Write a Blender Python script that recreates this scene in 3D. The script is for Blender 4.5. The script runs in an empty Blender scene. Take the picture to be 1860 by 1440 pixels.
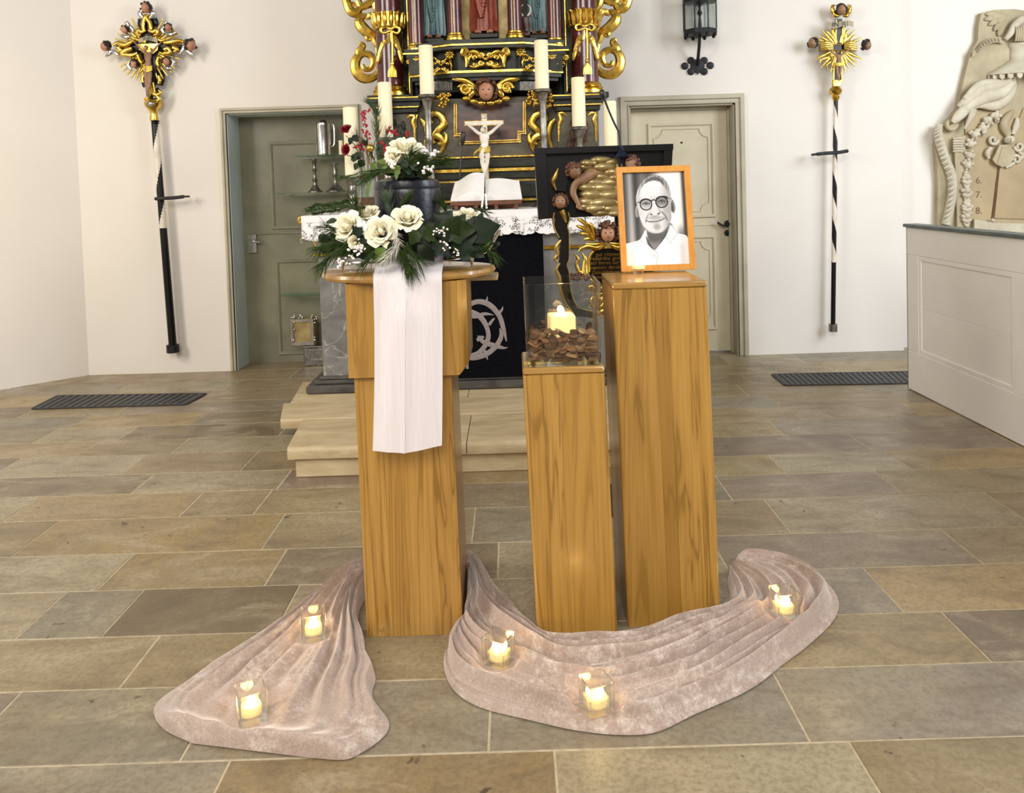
import bpy, bmesh, math, random
import numpy as np
from mathutils import Vector, Matrix, Euler, noise as mnoise

random.seed(11)
SC = bpy.context.scene
COL = SC.collection
PI = math.pi
R = math.radians

# ------------------------------------------------------------------ camera
W, H, FPX = 1860.0, 1440.0, 1450.0
CAM_Z, PITCH, ROLL, SHIFT_Y = 1.41, R(2.2), R(-1.75), -0.1745
cam_data = bpy.data.cameras.new('camera')
cam_data.sensor_width = 36.0
cam_data.lens = FPX / W * 36.0
cam_data.shift_y = SHIFT_Y
cam_data.clip_start = 0.05
cam = bpy.data.objects.new('camera', cam_data)
COL.objects.link(cam)
RC = Matrix.Rotation(PI / 2 - PITCH, 3, 'X') @ Matrix.Rotation(ROLL, 3, 'Z')
cam.matrix_world = Matrix.Translation((0, 0, CAM_Z)) @ RC.to_4x4()
SC.camera = cam

# ------------------------------------------------------------------ world, lights, exposure
world = bpy.data.worlds.new('world')
SC.world = world
world.use_nodes = True
wn = world.node_tree.nodes
wn['Background'].inputs[0].default_value = (1.0, 0.945, 0.87, 1)
wn['Background'].inputs[1].default_value = 0.37
SC.view_settings.view_transform = 'Standard'
SC.view_settings.look = 'None'
SC.view_settings.gamma = 1.0
SC.view_settings.use_curve_mapping = False
SC.view_settings.exposure = -0.05


def area_light(name, loc, target, sx, sy, power, color):
    l = bpy.data.lights.new(name, 'AREA')
    l.shape = 'RECTANGLE'
    l.size, l.size_y, l.energy, l.color = sx, sy, power, color
    o = bpy.data.objects.new(name, l)
    COL.objects.link(o)
    o.location = loc
    o.rotation_euler = (Vector(target) - Vector(loc)).to_track_quat('-Z', 'Y').to_euler()
    return o


# tall nave windows on either side and the choir's daylight from behind the viewer
area_light('window_light_right', (5.3, 1.5, 3.1), (0.6, 5.2, 0.6), 1.6, 2.8, 235, (0.86, 0.92, 1.0))
area_light('window_light_left', (-5.0, 0.9, 3.4), (0.3, 4.8, 0.9), 1.5, 2.6, 200, (1.0, 0.96, 0.90))
area_light('window_light_nave', (-0.6, -3.0, 4.4), (0.1, 3.4, 0.7), 3.0, 2.6, 330, (1.0, 0.95, 0.88))
area_light('window_light_choir', (4.7, 4.3, 2.5), (1.2, 6.25, 0.2), 0.8, 1.5, 34, (0.90, 0.95, 1.0))
area_light('sconce_light_left', (-3.9, 4.2, 1.9), (-4.0, 6.0, 0.9), 0.25, 0.25, 11, (1.0, 0.78, 0.46))

# ------------------------------------------------------------------ geometry of the view, to place things at real depths
def ray(px, py):
    d = Vector(((px - W / 2) / FPX, -(py - H / 2 - SHIFT_Y * W) / FPX, -1.0))
    return RC @ d


def P(px, py, Y):
    d = ray(px, py)
    t = Y / d.y
    return Vector((d.x * t, Y, CAM_Z + d.z * t))


def F(px, py, z=0.0):
    d = ray(px, py)
    t = (z - CAM_Z) / d.z
    return Vector((d.x * t, d.y * t, z))


def S(Y):
    return Y / FPX          # metres per picture pixel at distance Y


# ------------------------------------------------------------------ materials
def lin(c):
    return tuple(((x / 255.0) / 12.92 if x / 255.0 <= 0.04045 else ((x / 255.0 + 0.055) / 1.055) ** 2.4) for x in c)


def rgba(c):
    return (*lin(c), 1.0)


class NT:
    def __init__(s, name):
        s.m = bpy.data.materials.new(name)
        s.m.use_nodes = True
        s.t = s.m.node_tree
        s.b = s.t.nodes['Principled BSDF']

    def n(s, typ, **kw):
        nd = s.t.nodes.new(typ)
        for k, v in kw.items():
            setattr(nd, k, v)
        return nd

    def l(s, a, b):
        s.t.links.new(a, b)

    def coords(s, stretch=(1, 1, 1), rnd=True, rot=(0, 0, 0)):
        tc = s.n('ShaderNodeTexCoord')
        mp = s.n('ShaderNodeMapping')
        mp.inputs['Scale'].default_value = stretch
        mp.inputs['Rotation'].default_value = rot
        s.l(tc.outputs['Object'], mp.inputs['Vector'])
        if rnd:
            oi = s.n('ShaderNodeObjectInfo')
            cb = s.n('ShaderNodeCombineXYZ')
            m = s.n('ShaderNodeMath', operation='MULTIPLY')
            m.inputs[1].default_value = 37.0
            s.l(oi.outputs['Random'], m.inputs[0])
            for i in range(3):
                s.l(m.outputs[0], cb.inputs[i])
            s.l(cb.outputs[0], mp.inputs['Location'])
        return mp.outputs[0]

    def noise(s, vec, scale, detail=5, rough=0.55, dist=0.0):
        nd = s.n('ShaderNodeTexNoise')
        nd.inputs['Scale'].default_value = scale
        nd.inputs['Detail'].default_value = detail
        nd.inputs['Roughness'].default_value = rough
        nd.inputs['Distortion'].default_value = dist
        s.l(vec, nd.inputs['Vector'])
        return nd.outputs[0]

    def ramp(s, fac, stops):
        r = s.n('ShaderNodeValToRGB')
        el = r.color_ramp.elements
        el[0].position, el[0].color = stops[0][0], stops[0][1]
        el[1].position, el[1].color = stops[-1][0], stops[-1][1]
        for p, c in stops[1:-1]:
            e = el.new(p)
            e.color = c
        s.l(fac, r.inputs[0])
        return r.outputs[0]

    def mix(s, fac, a, b, mode='MIX'):
        m = s.n('ShaderNodeMix', data_type='RGBA', blend_type=mode)
        for v, i in ((fac, 0), (a, 6), (b, 7)):
            if isinstance(v, (int, float)):
                m.inputs[i].default_value = v
            elif isinstance(v, tuple):
                m.inputs[i].default_value = v
            else:
                s.l(v, m.inputs[i])
        return m.outputs[2]

    def bump(s, h, strength, dist=0.01):
        b = s.n('ShaderNodeBump')
        b.inputs['Strength'].default_value = strength
        b.inputs['Distance'].default_value = dist
        s.l(h, b.inputs['Height'])
        s.l(b.outputs[0], s.b.inputs['Normal'])

    def set(s, **kw):
        for k, v in kw.items():
            key = {'rough': 'Roughness', 'metal': 'Metallic', 'coat': 'Coat Weight', 'coatr': 'Coat Roughness', 'spec': 'Specular IOR Level',
                   'trans': 'Transmission Weight', 'ior': 'IOR', 'sheen': 'Sheen Weight', 'sheenr': 'Sheen Roughness',
                   'sss': 'Subsurface Weight', 'alpha': 'Alpha', 'emit': 'Emission Strength'}[k]
            if isinstance(v, (int, float)):
                s.b.inputs[key].default_value = v
            else:
                s.l(v, s.b.inputs[key])
        return s


def nmat(name, c1, c2, scale=8, rough=0.5, metal=0.0, bump=0.0, bscale=None, stretch=(1, 1, 1), lo=0.35, hi=0.65, detail=5, dist=0.0, bdist=0.01, **kw):
    t = NT(name)
    v = t.coords(stretch)
    f = t.noise(v, scale, detail, dist=dist)
    t.l(t.ramp(f, [(lo, rgba(c1)), (hi, rgba(c2))]), t.b.inputs['Base Color'])
    t.set(rough=rough, metal=metal, **kw)
    if bump:
        t.bump(f if bscale is None else t.noise(v, bscale, 6), bump, bdist)
    return t.m


def glass_mat(name, color=(1, 1, 1, 1), base=0.10, edge=0.8):
    """clear glass: straight-through seen face on, refracting and reflecting more towards grazing angles; candle light gets out"""
    t = NT(name)
    t.t.nodes.remove(t.b)
    tr = t.n('ShaderNodeBsdfTransparent'); tr.inputs[0].default_value = color
    gl = t.n('ShaderNodeBsdfGlass'); gl.inputs['Roughness'].default_value = 0.0; gl.inputs['IOR'].default_value = 1.45; gl.inputs[0].default_value = color
    lw = t.n('ShaderNodeLayerWeight'); lw.inputs['Blend'].default_value = 0.5
    pw = t.n('ShaderNodeMath', operation='POWER'); pw.inputs[1].default_value = 1.6
    ma = t.n('ShaderNodeMath', operation='MULTIPLY_ADD'); ma.inputs[1].default_value = edge; ma.inputs[2].default_value = base
    mx = t.n('ShaderNodeMixShader')
    t.l(lw.outputs['Facing'], pw.inputs[0]); t.l(pw.outputs[0], ma.inputs[0]); t.l(ma.outputs[0], mx.inputs[0])
    t.l(tr.outputs[0], mx.inputs[1]); t.l(gl.outputs[0], mx.inputs[2])
    t.l(mx.outputs[0], t.t.nodes['Material Output'].inputs['Surface'])
    return t.m


def emit_mat(name, color, strength):
    t = NT(name)
    t.b.inputs['Base Color'].default_value = (0, 0, 0, 1)
    t.b.inputs['Emission Color'].default_value = color
    t.set(emit=strength, rough=1.0)
    return t.m


M = {}
# plaster
def plaster(name, c1, c2):
    t = NT(name)
    v = t.coords(rnd=False)
    f = t.noise(v, 0.9, 4, dist=0.4)
    t.l(t.ramp(f, [(0.3, rgba(c1)), (0.7, rgba(c2))]), t.b.inputs['Base Color'])
    t.set(rough=0.9, spec=0.2)
    t.bump(t.noise(v, 22, 5), 0.12, 0.01)
    return t.m
M['plaster'] = plaster('white_plaster', (216, 210, 202), (222, 217, 209))


def stone_floor():
    t = NT('sandstone_slab')
    oi = t.n('ShaderNodeObjectInfo')
    v = t.coords((1, 1, 1))
    vs = t.coords((1.0, 2.0, 1), rot=(0, 0, 0.4))
    f1 = t.noise(v, 1.9, 5, 0.6, 0.9)
    f2 = t.noise(vs, 3.0, 8, 0.62, 1.1)
    f3 = t.noise(v, 60, 4, 0.7)
    f4 = t.noise(v, 17, 3, 0.55, 0.5)
    c = t.mix(t.ramp(f1, [(0.36, (0, 0, 0, 1)), (0.68, (0.8, 0.8, 0.8, 1))]), oi.outputs['Color'], rgba((146, 130, 100)))
    c = t.mix(t.ramp(f2, [(0.50, (0, 0, 0, 1)), (0.68, (0.5, 0.5, 0.5, 1))]), c, rgba((102, 86, 66)))
    c = t.mix(t.ramp(f2, [(0.32, (0.5, 0.5, 0.5, 1)), (0.46, (0, 0, 0, 1))]), c, rgba((178, 162, 132)))
    c = t.mix(t.ramp(f3, [(0.38, (0.4, 0.4, 0.4, 1)), (0.56, (0, 0, 0, 1))]), c, rgba((100, 86, 66)))
    c = t.mix(t.ramp(f4, [(0.70, (0, 0, 0, 1)), (0.735, (0.8, 0.8, 0.8, 1))]), c, rgba((66, 54, 42)))
    t.l(c, t.b.inputs['Base Color'])
    t.l(t.ramp(f2, [(0.3, (0.24,) * 3 + (1,)), (0.7, (0.42,) * 3 + (1,))]), t.b.inputs['Roughness'])
    hs = t.n('ShaderNodeMath', operation='ADD')
    t.l(f2, hs.inputs[0]); t.l(f3, hs.inputs[1])
    t.bump(hs.outputs[0], 0.25, 0.006)
    return t.m
M['slab'] = stone_floor()
M['grout'] = nmat('pale_mortar', (168, 152, 122), (190, 174, 144), 30, 0.9)
M['step'] = nmat('pale_sandstone_step', (172, 150, 112), (204, 184, 146), 3.5, 0.5, 0, 0.25, 40, (1, 3, 3), 0.3, 0.7, 8, 0.8)


def wood(name, dark, mid, light, ring=26, rough=0.3, coat=0.35):
    t = NT(name)
    v = t.coords((1, 1, 0.055))
    f = t.noise(v, 8, 4, 0.5, 1.2)
    # growth rings: sine of a warped distance field
    m = t.n('ShaderNodeMath', operation='MULTIPLY'); m.inputs[1].default_value = ring
    t.l(f, m.inputs[0])
    sn = t.n('ShaderNodeMath', operation='SINE'); t.l(m.outputs[0], sn.inputs[0])
    mr = t.n('ShaderNodeMapRange'); mr.inputs[1].default_value = -1; mr.inputs[2].default_value = 1
    t.l(sn.outputs[0], mr.inputs[0])
    fine = t.noise(t.coords((1, 1, 0.02)), 130, 3, 0.6)
    c = t.ramp(mr.outputs[0], [(0.0, rgba(dark)), (0.10, rgba(mid)), (1.0, rgba(light))])
    c = t.mix(t.ramp(fine, [(0.35, (0.4, 0.4, 0.4, 1)), (0.55, (0, 0, 0, 1))]), c, rgba(dark))
    big = t.noise(t.coords((1, 1, 0.3)), 2.2, 2)
    c = t.mix(t.ramp(big, [(0.42, (0, 0, 0, 1)), (0.62, (0.5, 0.5, 0.5, 1))]), c, rgba(mid))
    oi = t.n('ShaderNodeObjectInfo')
    c = t.mix(0.85, c, oi.outputs['Color'], 'MULTIPLY')
    t.l(c, t.b.inputs['Base Color'])
    t.set(rough=rough, coat=coat, coatr=0.18)
    t.bump(fine, 0.06, 0.002)
    return t.m
M['oak'] = wood('honey_wood', (136, 98, 40), (166, 124, 54), (178, 136, 66), 46)
M['oak_top'] = nmat('honey_wood_slab', (140, 104, 50), (180, 138, 72), 5, 0.3, 0, 0.05, 60, (0.5, 6, 6), 0.3, 0.7, 6, 1.0, coat=0.4)
M['frame_wood'] = nmat('orange_beech', (204, 136, 50), (216, 152, 66), 14, 0.35, stretch=(6, 6, 0.7), coat=0.2)
M['brown_wood'] = nmat('brown_wood', (84, 46, 26), (112, 66, 38), 12, 0.4, stretch=(1, 6, 6))
M['gold'] = nmat('gilding', (184, 144, 50), (228, 194, 98), 18, 0.27, 1.0, 0.25, 55, bdist=0.004)
M['gold_dull'] = nmat('aged_gilding', (146, 116, 56), (204, 172, 98), 22, 0.38, 1.0, 0.3, 60, bdist=0.004)
M['cloud_gold'] = nmat('pale_bronze_gilding', (158, 138, 92), (190, 170, 122), 14, 0.34, 0.6, 0.15, 50, bdist=0.004)
M['silver'] = nmat('silver', (190, 190, 190), (225, 222, 216), 20, 0.18, 1.0)
M['pewter'] = nmat('pewter', (118, 114, 108), (166, 160, 152), 26, 0.34, 1.0, 0.2, 70, bdist=0.003)
M['chrome'] = nmat('chrome_wire', (200, 196, 190), (220, 216, 210), 20, 0.15, 1.0)
M['green_marble'] = nmat('dark_green_marble_paint', (24, 28, 22), (60, 62, 50), 5, 0.4, 0, 0.1, 40, (1, 1, 2), 0.35, 0.75, 8, 1.5, spec=0.25)
M['olive_marble'] = nmat('olive_grey_marble_paint', (62, 58, 46), (106, 98, 80), 4, 0.42, 0, 0.1, 40, (1, 1, 1.6), 0.3, 0.7, 8, 1.6, spec=0.3)
M['red_marble'] = nmat('dark_red_marble_paint', (58, 20, 20), (98, 42, 40), 7, 0.22, 0, 0.05, 40, (1, 1, 0.6), 0.35, 0.7, 7, 1.4, coat=0.3)
def grey_marble():
    t = NT('grey_veined_marble')
    v = t.coords(rnd=False)
    f = t.noise(v, 2.6, 7, 0.6, 1.2)
    c = t.ramp(f, [(0.3, rgba((84, 82, 80))), (0.7, rgba((136, 134, 130)))])
    vein = t.noise(v, 1.7, 5, 0.5, 2.2)
    k = t.ramp(vein, [(0.493, (0, 0, 0, 1)), (0.5, (0.5, 0.5, 0.5, 1)), (0.507, (0, 0, 0, 1))])
    t.l(t.mix(k, c, rgba((190, 184, 172))), t.b.inputs['Base Color'])
    t.set(rough=0.35)
    return t.m
M['grey_marble'] = grey_marble()
M['dark_marble'] = nmat('dark_base_marble', (52, 50, 48), (92, 88, 82), 4, 0.4, 0, 0.1, 30, (1, 1, 3), 0.3, 0.75, 7, 1.2)
M['skin'] = nmat('painted_flesh', (158, 108, 82), (186, 136, 106), 10, 0.5)
M['skin_brown'] = nmat('aged_painted_flesh', (122, 90, 62), (150, 114, 82), 12, 0.5)
M['hair'] = nmat('brown_carved_hair', (58, 34, 22), (104, 64, 42), 30, 0.55, 0, 0.6, 60)
M['hair_dark'] = nmat('dark_carved_hair', (28, 20, 18), (56, 38, 30), 30, 0.5, 0, 0.5, 60)
M['ivory'] = nmat('ivory_paint', (206, 196, 180), (230, 222, 208), 12, 0.5)
M['wax'] = nmat('cream_wax', (236, 224, 184), (243, 233, 198), 4, 0.45, sss=0.0)
M['black_paint'] = nmat('black_gloss_paint', (7, 7, 8), (13, 12, 13), 10, 0.3, spec=0.3)
M['iron'] = nmat('wrought_iron', (18, 18, 20), (38, 38, 42), 30, 0.55, 0.4, 0.3, 60)
M['dark_cloth'] = nmat('black_velvet_cloth', (5, 5, 9), (10, 10, 16), 40, 0.95, 0, 0.2, 200, spec=0.1)
M['thorn'] = nmat('silver_grey_embroidery', (122, 112, 110), (150, 140, 138), 160, 0.8, 0, 0.5, 300)
M['white_cloth'] = nmat('white_linen', (226, 220, 218), (238, 232, 230), 60, 0.85, 0, 0.1, 300)
M['ribbon'] = nmat('white_moire_ribbon', (216, 208, 210), (226, 220, 222), 60, 0.5, 0, 0.12, 240, (6, 6, 0.05))
M['page'] = nmat('book_paper', (232, 228, 222), (240, 236, 230), 10, 0.8)
M['cream_paint'] = nmat('cream_door_paint', (196, 186, 158), (206, 197, 170), 5, 0.45, 0, 0.05, 60)
M['sage_paint'] = nmat('sage_grey_door_paint', (112, 110, 90), (132, 130, 108), 3, 0.22, 0, 0.04, 30, coat=0.5)
M['sage_frame'] = nmat('sage_frame_paint', (168, 160, 138), (182, 174, 152), 5, 0.5)
M['reveal'] = nmat('daylight_tinted_reveal', (206, 224, 228), (216, 230, 232), 3, 0.6)  # bluish daylight on the reveal is put into this base colour
M['pew_paint'] = nmat('warm_grey_pew_paint', (228, 222, 214), (234, 228, 220), 3, 0.45, 0, 0.04, 60)
M['pew_cap'] = nmat('slate_green_cap_paint', (72, 82, 80), (92, 102, 98), 8, 0.4)
M['grate'] = nmat('dark_iron_grate', (44, 44, 48), (66, 66, 70), 30, 0.5, 0.3)
M['mon_stone'] = nmat('cream_monument_stone', (150, 138, 110), (174, 162, 132), 5, 0.7, 0, 0.2, 50)
M['mon_white'] = nmat('pale_monument_stone', (174, 164, 142), (194, 186, 166), 8, 0.65, 0, 0.2, 60)
M['mon_panel'] = nmat('ochre_monument_panel', (148, 130, 96), (168, 150, 114), 3, 0.6, 0, 0.1, 40)
def leaf_mat():
    t = NT('dark_green_leaf')
    oi = t.n('ShaderNodeObjectInfo')
    v = t.coords()
    f = t.noise(v, 14, 4)
    c = t.ramp(oi.outputs['Random'], [(0.0, rgba((12, 24, 8))), (0.5, rgba((24, 42, 12))), (1.0, rgba((48, 64, 24)))])
    c = t.mix(t.ramp(f, [(0.4, (0.5, 0.5, 0.5, 1)), (0.6, (0, 0, 0, 1))]), c, rgba((16, 30, 8)))
    t.l(c, t.b.inputs['Base Color'])
    t.set(rough=0.42, spec=0.25)
    t.bump(t.noise(v, 60, 4), 0.2, 0.004)
    return t.m
M['leaf'] = leaf_mat()
M['leaf_light'] = nmat('bright_green_leaf', (70, 96, 30), (104, 126, 50), 18, 0.4, 0, 0.2, 80)
M['needle'] = nmat('pine_needle', (34, 50, 18), (62, 80, 36), 40, 0.6, spec=0.15)
M['needle_blue'] = nmat('blue_pine_needle', (62, 80, 58), (96, 110, 84), 40, 0.6, spec=0.15)
M['rose_white'] = nmat('cream_rose_petal', (240, 232, 198), (250, 246, 226), 14, 0.6, 0, 0.1, 60)
M['rose_red'] = nmat('dark_red_rose_petal', (96, 4, 18), (150, 14, 34), 16, 0.5)
M['white_bloom'] = nmat('white_blossom', (238, 232, 226), (250, 246, 242), 20, 0.6)
M['berry'] = nmat('red_berry', (140, 16, 30), (180, 30, 44), 20, 0.4)
M['twig'] = nmat('brown_twig', (92, 62, 40), (126, 92, 62), 40, 0.7)
M['straw'] = nmat('pale_dry_grass', (196, 190, 176), (216, 210, 196), 40, 0.7)
def bark():
    t = NT('bark_chip')
    oi = t.n('ShaderNodeObjectInfo')
    v = t.coords((1, 3, 1))
    f = t.noise(v, 40, 5)
    c = t.ramp(oi.outputs['Random'], [(0.0, rgba((78, 54, 36))), (0.5, rgba((124, 88, 58))), (0.85, rgba((150, 104, 66))), (1.0, rgba((176, 140, 100)))])
    c = t.mix(t.ramp(f, [(0.35, (0.6, 0.6, 0.6, 1)), (0.6, (0, 0, 0, 1))]), c, rgba((62, 42, 30)))
    t.l(c, t.b.inputs['Base Color'])
    t.set(rough=0.85)
    t.bump(f, 0.6, 0.004)
    return t.m
M['bark'] = bark()
M['urn'] = nmat('midnight_blue_urn', (9, 11, 17), (19, 22, 34), 14, 0.32, 0.1, 0.1, 90)
M['plastic_black'] = nmat('black_plastic', (16, 16, 20), (28, 28, 34), 20, 0.35)
M['mic_blue'] = nmat('dark_blue_steel', (24, 32, 52), (48, 60, 86), 20, 0.25, 0.7)
M['wick'] = nmat('black_wick', (20, 16, 14), (34, 28, 24), 40, 0.9)
M['glass'] = glass_mat('clear_glass', (0.97, 0.985, 0.98, 1))
M['glass_thick'] = glass_mat('thick_clear_glass', (0.97, 0.985, 0.98, 1), 0.4, 0.6)
M['glass_green'] = glass_mat('green_edge_glass', (0.80, 0.92, 0.88, 1))
M['flame'] = emit_mat('candle_flame', (1.0, 0.62, 0.22, 1), 28.0)
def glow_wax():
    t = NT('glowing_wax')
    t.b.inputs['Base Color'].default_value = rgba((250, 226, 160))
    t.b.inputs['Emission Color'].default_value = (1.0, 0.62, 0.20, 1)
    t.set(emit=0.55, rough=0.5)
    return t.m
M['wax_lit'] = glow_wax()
M['robe_red'] = nmat('red_brown_robe_paint', (122, 48, 28), (166, 78, 50), 8, 0.35)
M['robe_blue'] = nmat('teal_robe_paint', (52, 84, 88), (92, 126, 126), 8, 0.35)
M['robe_white'] = nmat('white_robe_paint', (196, 194, 186), (220, 218, 210), 8, 0.4)
M['ox'] = nmat('brown_ox_paint', (78, 56, 50), (112, 86, 76), 12, 0.45)
M['gold_panel'] = nmat('worn_gold_leaf_panel', (138, 118, 74), (176, 156, 108), 12, 0.45, 0.5)
M['picture'] = nmat('dark_oil_painting', (30, 22, 18), (112, 70, 52), 7, 0.3, 0, 0.0, None, (1, 1, 1.5), 0.35, 0.75, 5, 1.0)
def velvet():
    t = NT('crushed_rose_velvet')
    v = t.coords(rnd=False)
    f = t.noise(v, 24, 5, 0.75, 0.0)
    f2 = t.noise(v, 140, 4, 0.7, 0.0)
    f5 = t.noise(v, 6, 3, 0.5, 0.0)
    c = t.ramp(f, [(0.40, rgba((162, 140, 126))), (0.50, rgba((182, 162, 148))), (0.62, rgba((208, 193, 181)))])  # lighter flecks put the crushed pile's highlights into the colour
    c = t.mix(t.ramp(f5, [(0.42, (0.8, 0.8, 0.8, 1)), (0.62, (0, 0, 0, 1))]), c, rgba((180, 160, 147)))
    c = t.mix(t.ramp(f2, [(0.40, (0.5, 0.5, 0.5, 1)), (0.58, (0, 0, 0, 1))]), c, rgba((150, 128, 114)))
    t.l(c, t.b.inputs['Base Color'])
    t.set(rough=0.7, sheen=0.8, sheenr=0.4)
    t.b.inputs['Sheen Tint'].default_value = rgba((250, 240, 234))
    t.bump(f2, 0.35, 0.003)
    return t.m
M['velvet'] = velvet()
def lace():
    t = NT('white_lace')
    v = t.coords(rnd=False)
    vo = t.n('ShaderNodeTexVoronoi'); vo.inputs['Scale'].default_value = 150
    t.l(v, vo.inputs['Vector'])
    f = t.noise(v, 17, 2, 0.4)
    hole = t.ramp(vo.outputs['Distance'], [(0.42, (0, 0, 0, 1)), (0.5, (1, 1, 1, 1))])
    solid = t.ramp(f, [(0.5, (0, 0, 0, 1)), (0.53, (1, 1, 1, 1))])
    a = t.mix(1.0, hole, solid, 'LIGHTEN')
    t.b.inputs['Base Color'].default_value = rgba((232, 228, 226))
    t.set(rough=0.85)
    t.l(a, t.b.inputs['Alpha'])
    return t.m
M['lace'] = lace()

# ------------------------------------------------------------------ mesh builder
ORIG = {}


class MB:
    def __init__(s):
        s.v, s.f = [], []

    def add(s, vs, fs):
        o = len(s.v)
        s.v.extend([tuple(p) for p in vs])
        s.f.extend([tuple(i + o for i in f) for f in fs])
        return s

    def box(s, x0, x1, y0, y1, z0, z1):
        vs = [(x, y, z) for z in (z0, z1) for y in (y0, y1) for x in (x0, x1)]
        return s.add(vs, [(0, 2, 3, 1), (4, 5, 7, 6), (0, 1, 5, 4), (2, 6, 7, 3), (0, 4, 6, 2), (1, 3, 7, 5)])

    def bbox(s, x0, x1, y0, y1, z0, z1, b=0.004):
        """box with every edge chamfered by b"""
        X, Y, Z = (x0, x1), (y0, y1), (z0, z1)
        vs, idx = [], {}
        for i in (0, 1):
            for j in (0, 1):
                for k in (0, 1):
                    sx, sy, sz = (1 - 2 * i) * b, (1 - 2 * j) * b, (1 - 2 * k) * b
                    for a, p in enumerate(((X[i], Y[j] + sy, Z[k] + sz), (X[i] + sx, Y[j], Z[k] + sz), (X[i] + sx, Y[j] + sy, Z[k]))):
                        idx[(i, j, k, a)] = len(vs)
                        vs.append(p)
        q = idx
        fs = []
        for i in (0, 1):
            fs.append([q[(i, 0, 0, 0)], q[(i, 1, 0, 0)], q[(i, 1, 1, 0)], q[(i, 0, 1, 0)]][::(-1 if i == 0 else 1)])
            fs.append([q[(0, i, 0, 1)], q[(1, i, 0, 1)], q[(1, i, 1, 1)], q[(0, i, 1, 1)]][::(1 if i == 0 else -1)])
            fs.append([q[(0, 0, i, 2)], q[(1, 0, i, 2)], q[(1, 1, i, 2)], q[(0, 1, i, 2)]][::(-1 if i == 0 else 1)])
        for j in (0, 1):
            for k in (0, 1):
                fs.append([q[(0, j, k, 1)], q[(1, j, k, 1)], q[(1, j, k, 2)], q[(0, j, k, 2)]])
                fs.append([q[(j, 0, k, 0)], q[(j, 1, k, 0)], q[(j, 1, k, 2)], q[(j, 0, k, 2)]])
                fs.append([q[(j, k, 0, 0)], q[(j, k, 1, 0)], q[(j, k, 1, 1)], q[(j, k, 0, 1)]])
                for i in (0, 1):
                    fs.append([q[(i, j, k, 0)], q[(i, j, k, 1)], q[(i, j, k, 2)]])
        return s.add(vs, fs)

    def prism(s, pts, off):
        n = len(pts)
        off = Vector(off)
        vs = [Vector(p) for p in pts] + [Vector(p) + off for p in pts]
        fs = [tuple(range(n - 1, -1, -1)), tuple(range(n, 2 * n))]
        fs += [(i, (i + 1) % n, n + (i + 1) % n, n + i) for i in range(n)]
        return s.add(vs, fs)

    def lathe(s, prof, c=(0, 0, 0), n=24, M4=None, fx=1.0, fy=1.0, wob=None):
        vs, fs = [], []
        m = len(prof)
        for i, (r, z) in enumerate(prof):
            for j in range(n):
                a = 2 * PI * j / n
                rr = r * (wob(a, i / (m - 1)) if wob else 1.0)
                p = Vector((rr * fx * math.cos(a), rr * fy * math.sin(a), z))
                if M4 is not None:
                    p = M4 @ p
                vs.append(p + Vector(c))
        for i in range(m - 1):
            for j in range(n):
                k = (j + 1) % n
                fs.append((i * n + j, i * n + k, (i + 1) * n + k, (i + 1) * n + j))
        fs.append(tuple(range(n - 1, -1, -1)))
        fs.append(tuple((m - 1) * n + j for j in range(n)))
        return s.add(vs, fs)

    def tube(s, pts, rad, n=8, up=None, flat=1.0, cap=True):
        pts = [Vector(p) for p in pts]
        m = len(pts)
        if isinstance(rad, (int, float)):
            rad = [rad] * m
        vs, fs = [], []
        nrm = None
        for i in range(m):
            t = (pts[min(i + 1, m - 1)] - pts[max(i - 1, 0)])
            if t.length < 1e-9:
                t = Vector((0, 0, 1))
            t.normalize()
            if up is not None:
                b = Vector(up)
                nn = t.cross(b)
                if nn.length < 1e-6:
                    nn = nrm or t.orthogonal()
                nn.normalize()
                nrm = nn
            else:
                if nrm is None:
                    nrm = t.orthogonal().normalized()
                nrm = (nrm - t * nrm.dot(t))
                if nrm.length < 1e-6:
                    nrm = t.orthogonal()
                nrm.normalize()
                b = t.cross(nrm)
            for j in range(n):
                a = 2 * PI * j / n
                vs.append(pts[i] + nrm * (rad[i] * math.cos(a)) + b * (rad[i] * flat * math.sin(a)))
        for i in range(m - 1):
            for j in range(n):
                k = (j + 1) % n
                fs.append((i * n + j, i * n + k, (i + 1) * n + k, (i + 1) * n + j))
        if cap:
            fs.append(tuple(range(n - 1, -1, -1)))
            fs.append(tuple((m - 1) * n + j for j in range(n)))
        return s.add(vs, fs)

    def ell(s, c, r, nu=12, nv=8, rot=None, fn=None):
        if isinstance(r, (int, float)):
            r = (r, r, r)
        c = Vector(c)
        vs, fs = [], []
        Rm = Euler(rot).to_matrix() if rot is not None else None
        def pt(th, ph):
            d = Vector((math.sin(th) * math.cos(ph), math.sin(th) * math.sin(ph), math.cos(th)))
            k = fn(d) if fn else 1.0
            p = Vector((d.x * r[0] * k, d.y * r[1] * k, d.z * r[2] * k))
            return c + (Rm @ p if Rm else p)
        vs.append(pt(0, 0))
        for i in range(1, nv):
            for j in range(nu):
                vs.append(pt(PI * i / nv, 2 * PI * j / nu))
        vs.append(pt(PI, 0))
        for j in range(nu):
            fs.append((0, 1 + j, 1 + (j + 1) % nu))
        for i in range(nv - 2):
            for j in range(nu):
                a = 1 + i * nu
                fs.append((a + j, a + nu + j, a + nu + (j + 1) % nu, a + (j + 1) % nu))
        a = 1 + (nv - 2) * nu
        for j in range(nu):
            fs.append((a + j, len(vs) - 1, a + (j + 1) % nu))
        return s.add(vs, fs)

    def grid(s, g, closed_u=False):
        a, b = len(g), len(g[0])
        vs = [p for row in g for p in row]
        fs = []
        for i in range(a - 1):
            for j in range(b if closed_u else b - 1):
                k = (j + 1) % b
                fs.append((i * b + j, i * b + k, (i + 1) * b + k, (i + 1) * b + j))
        return s.add(vs, fs)

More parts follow.
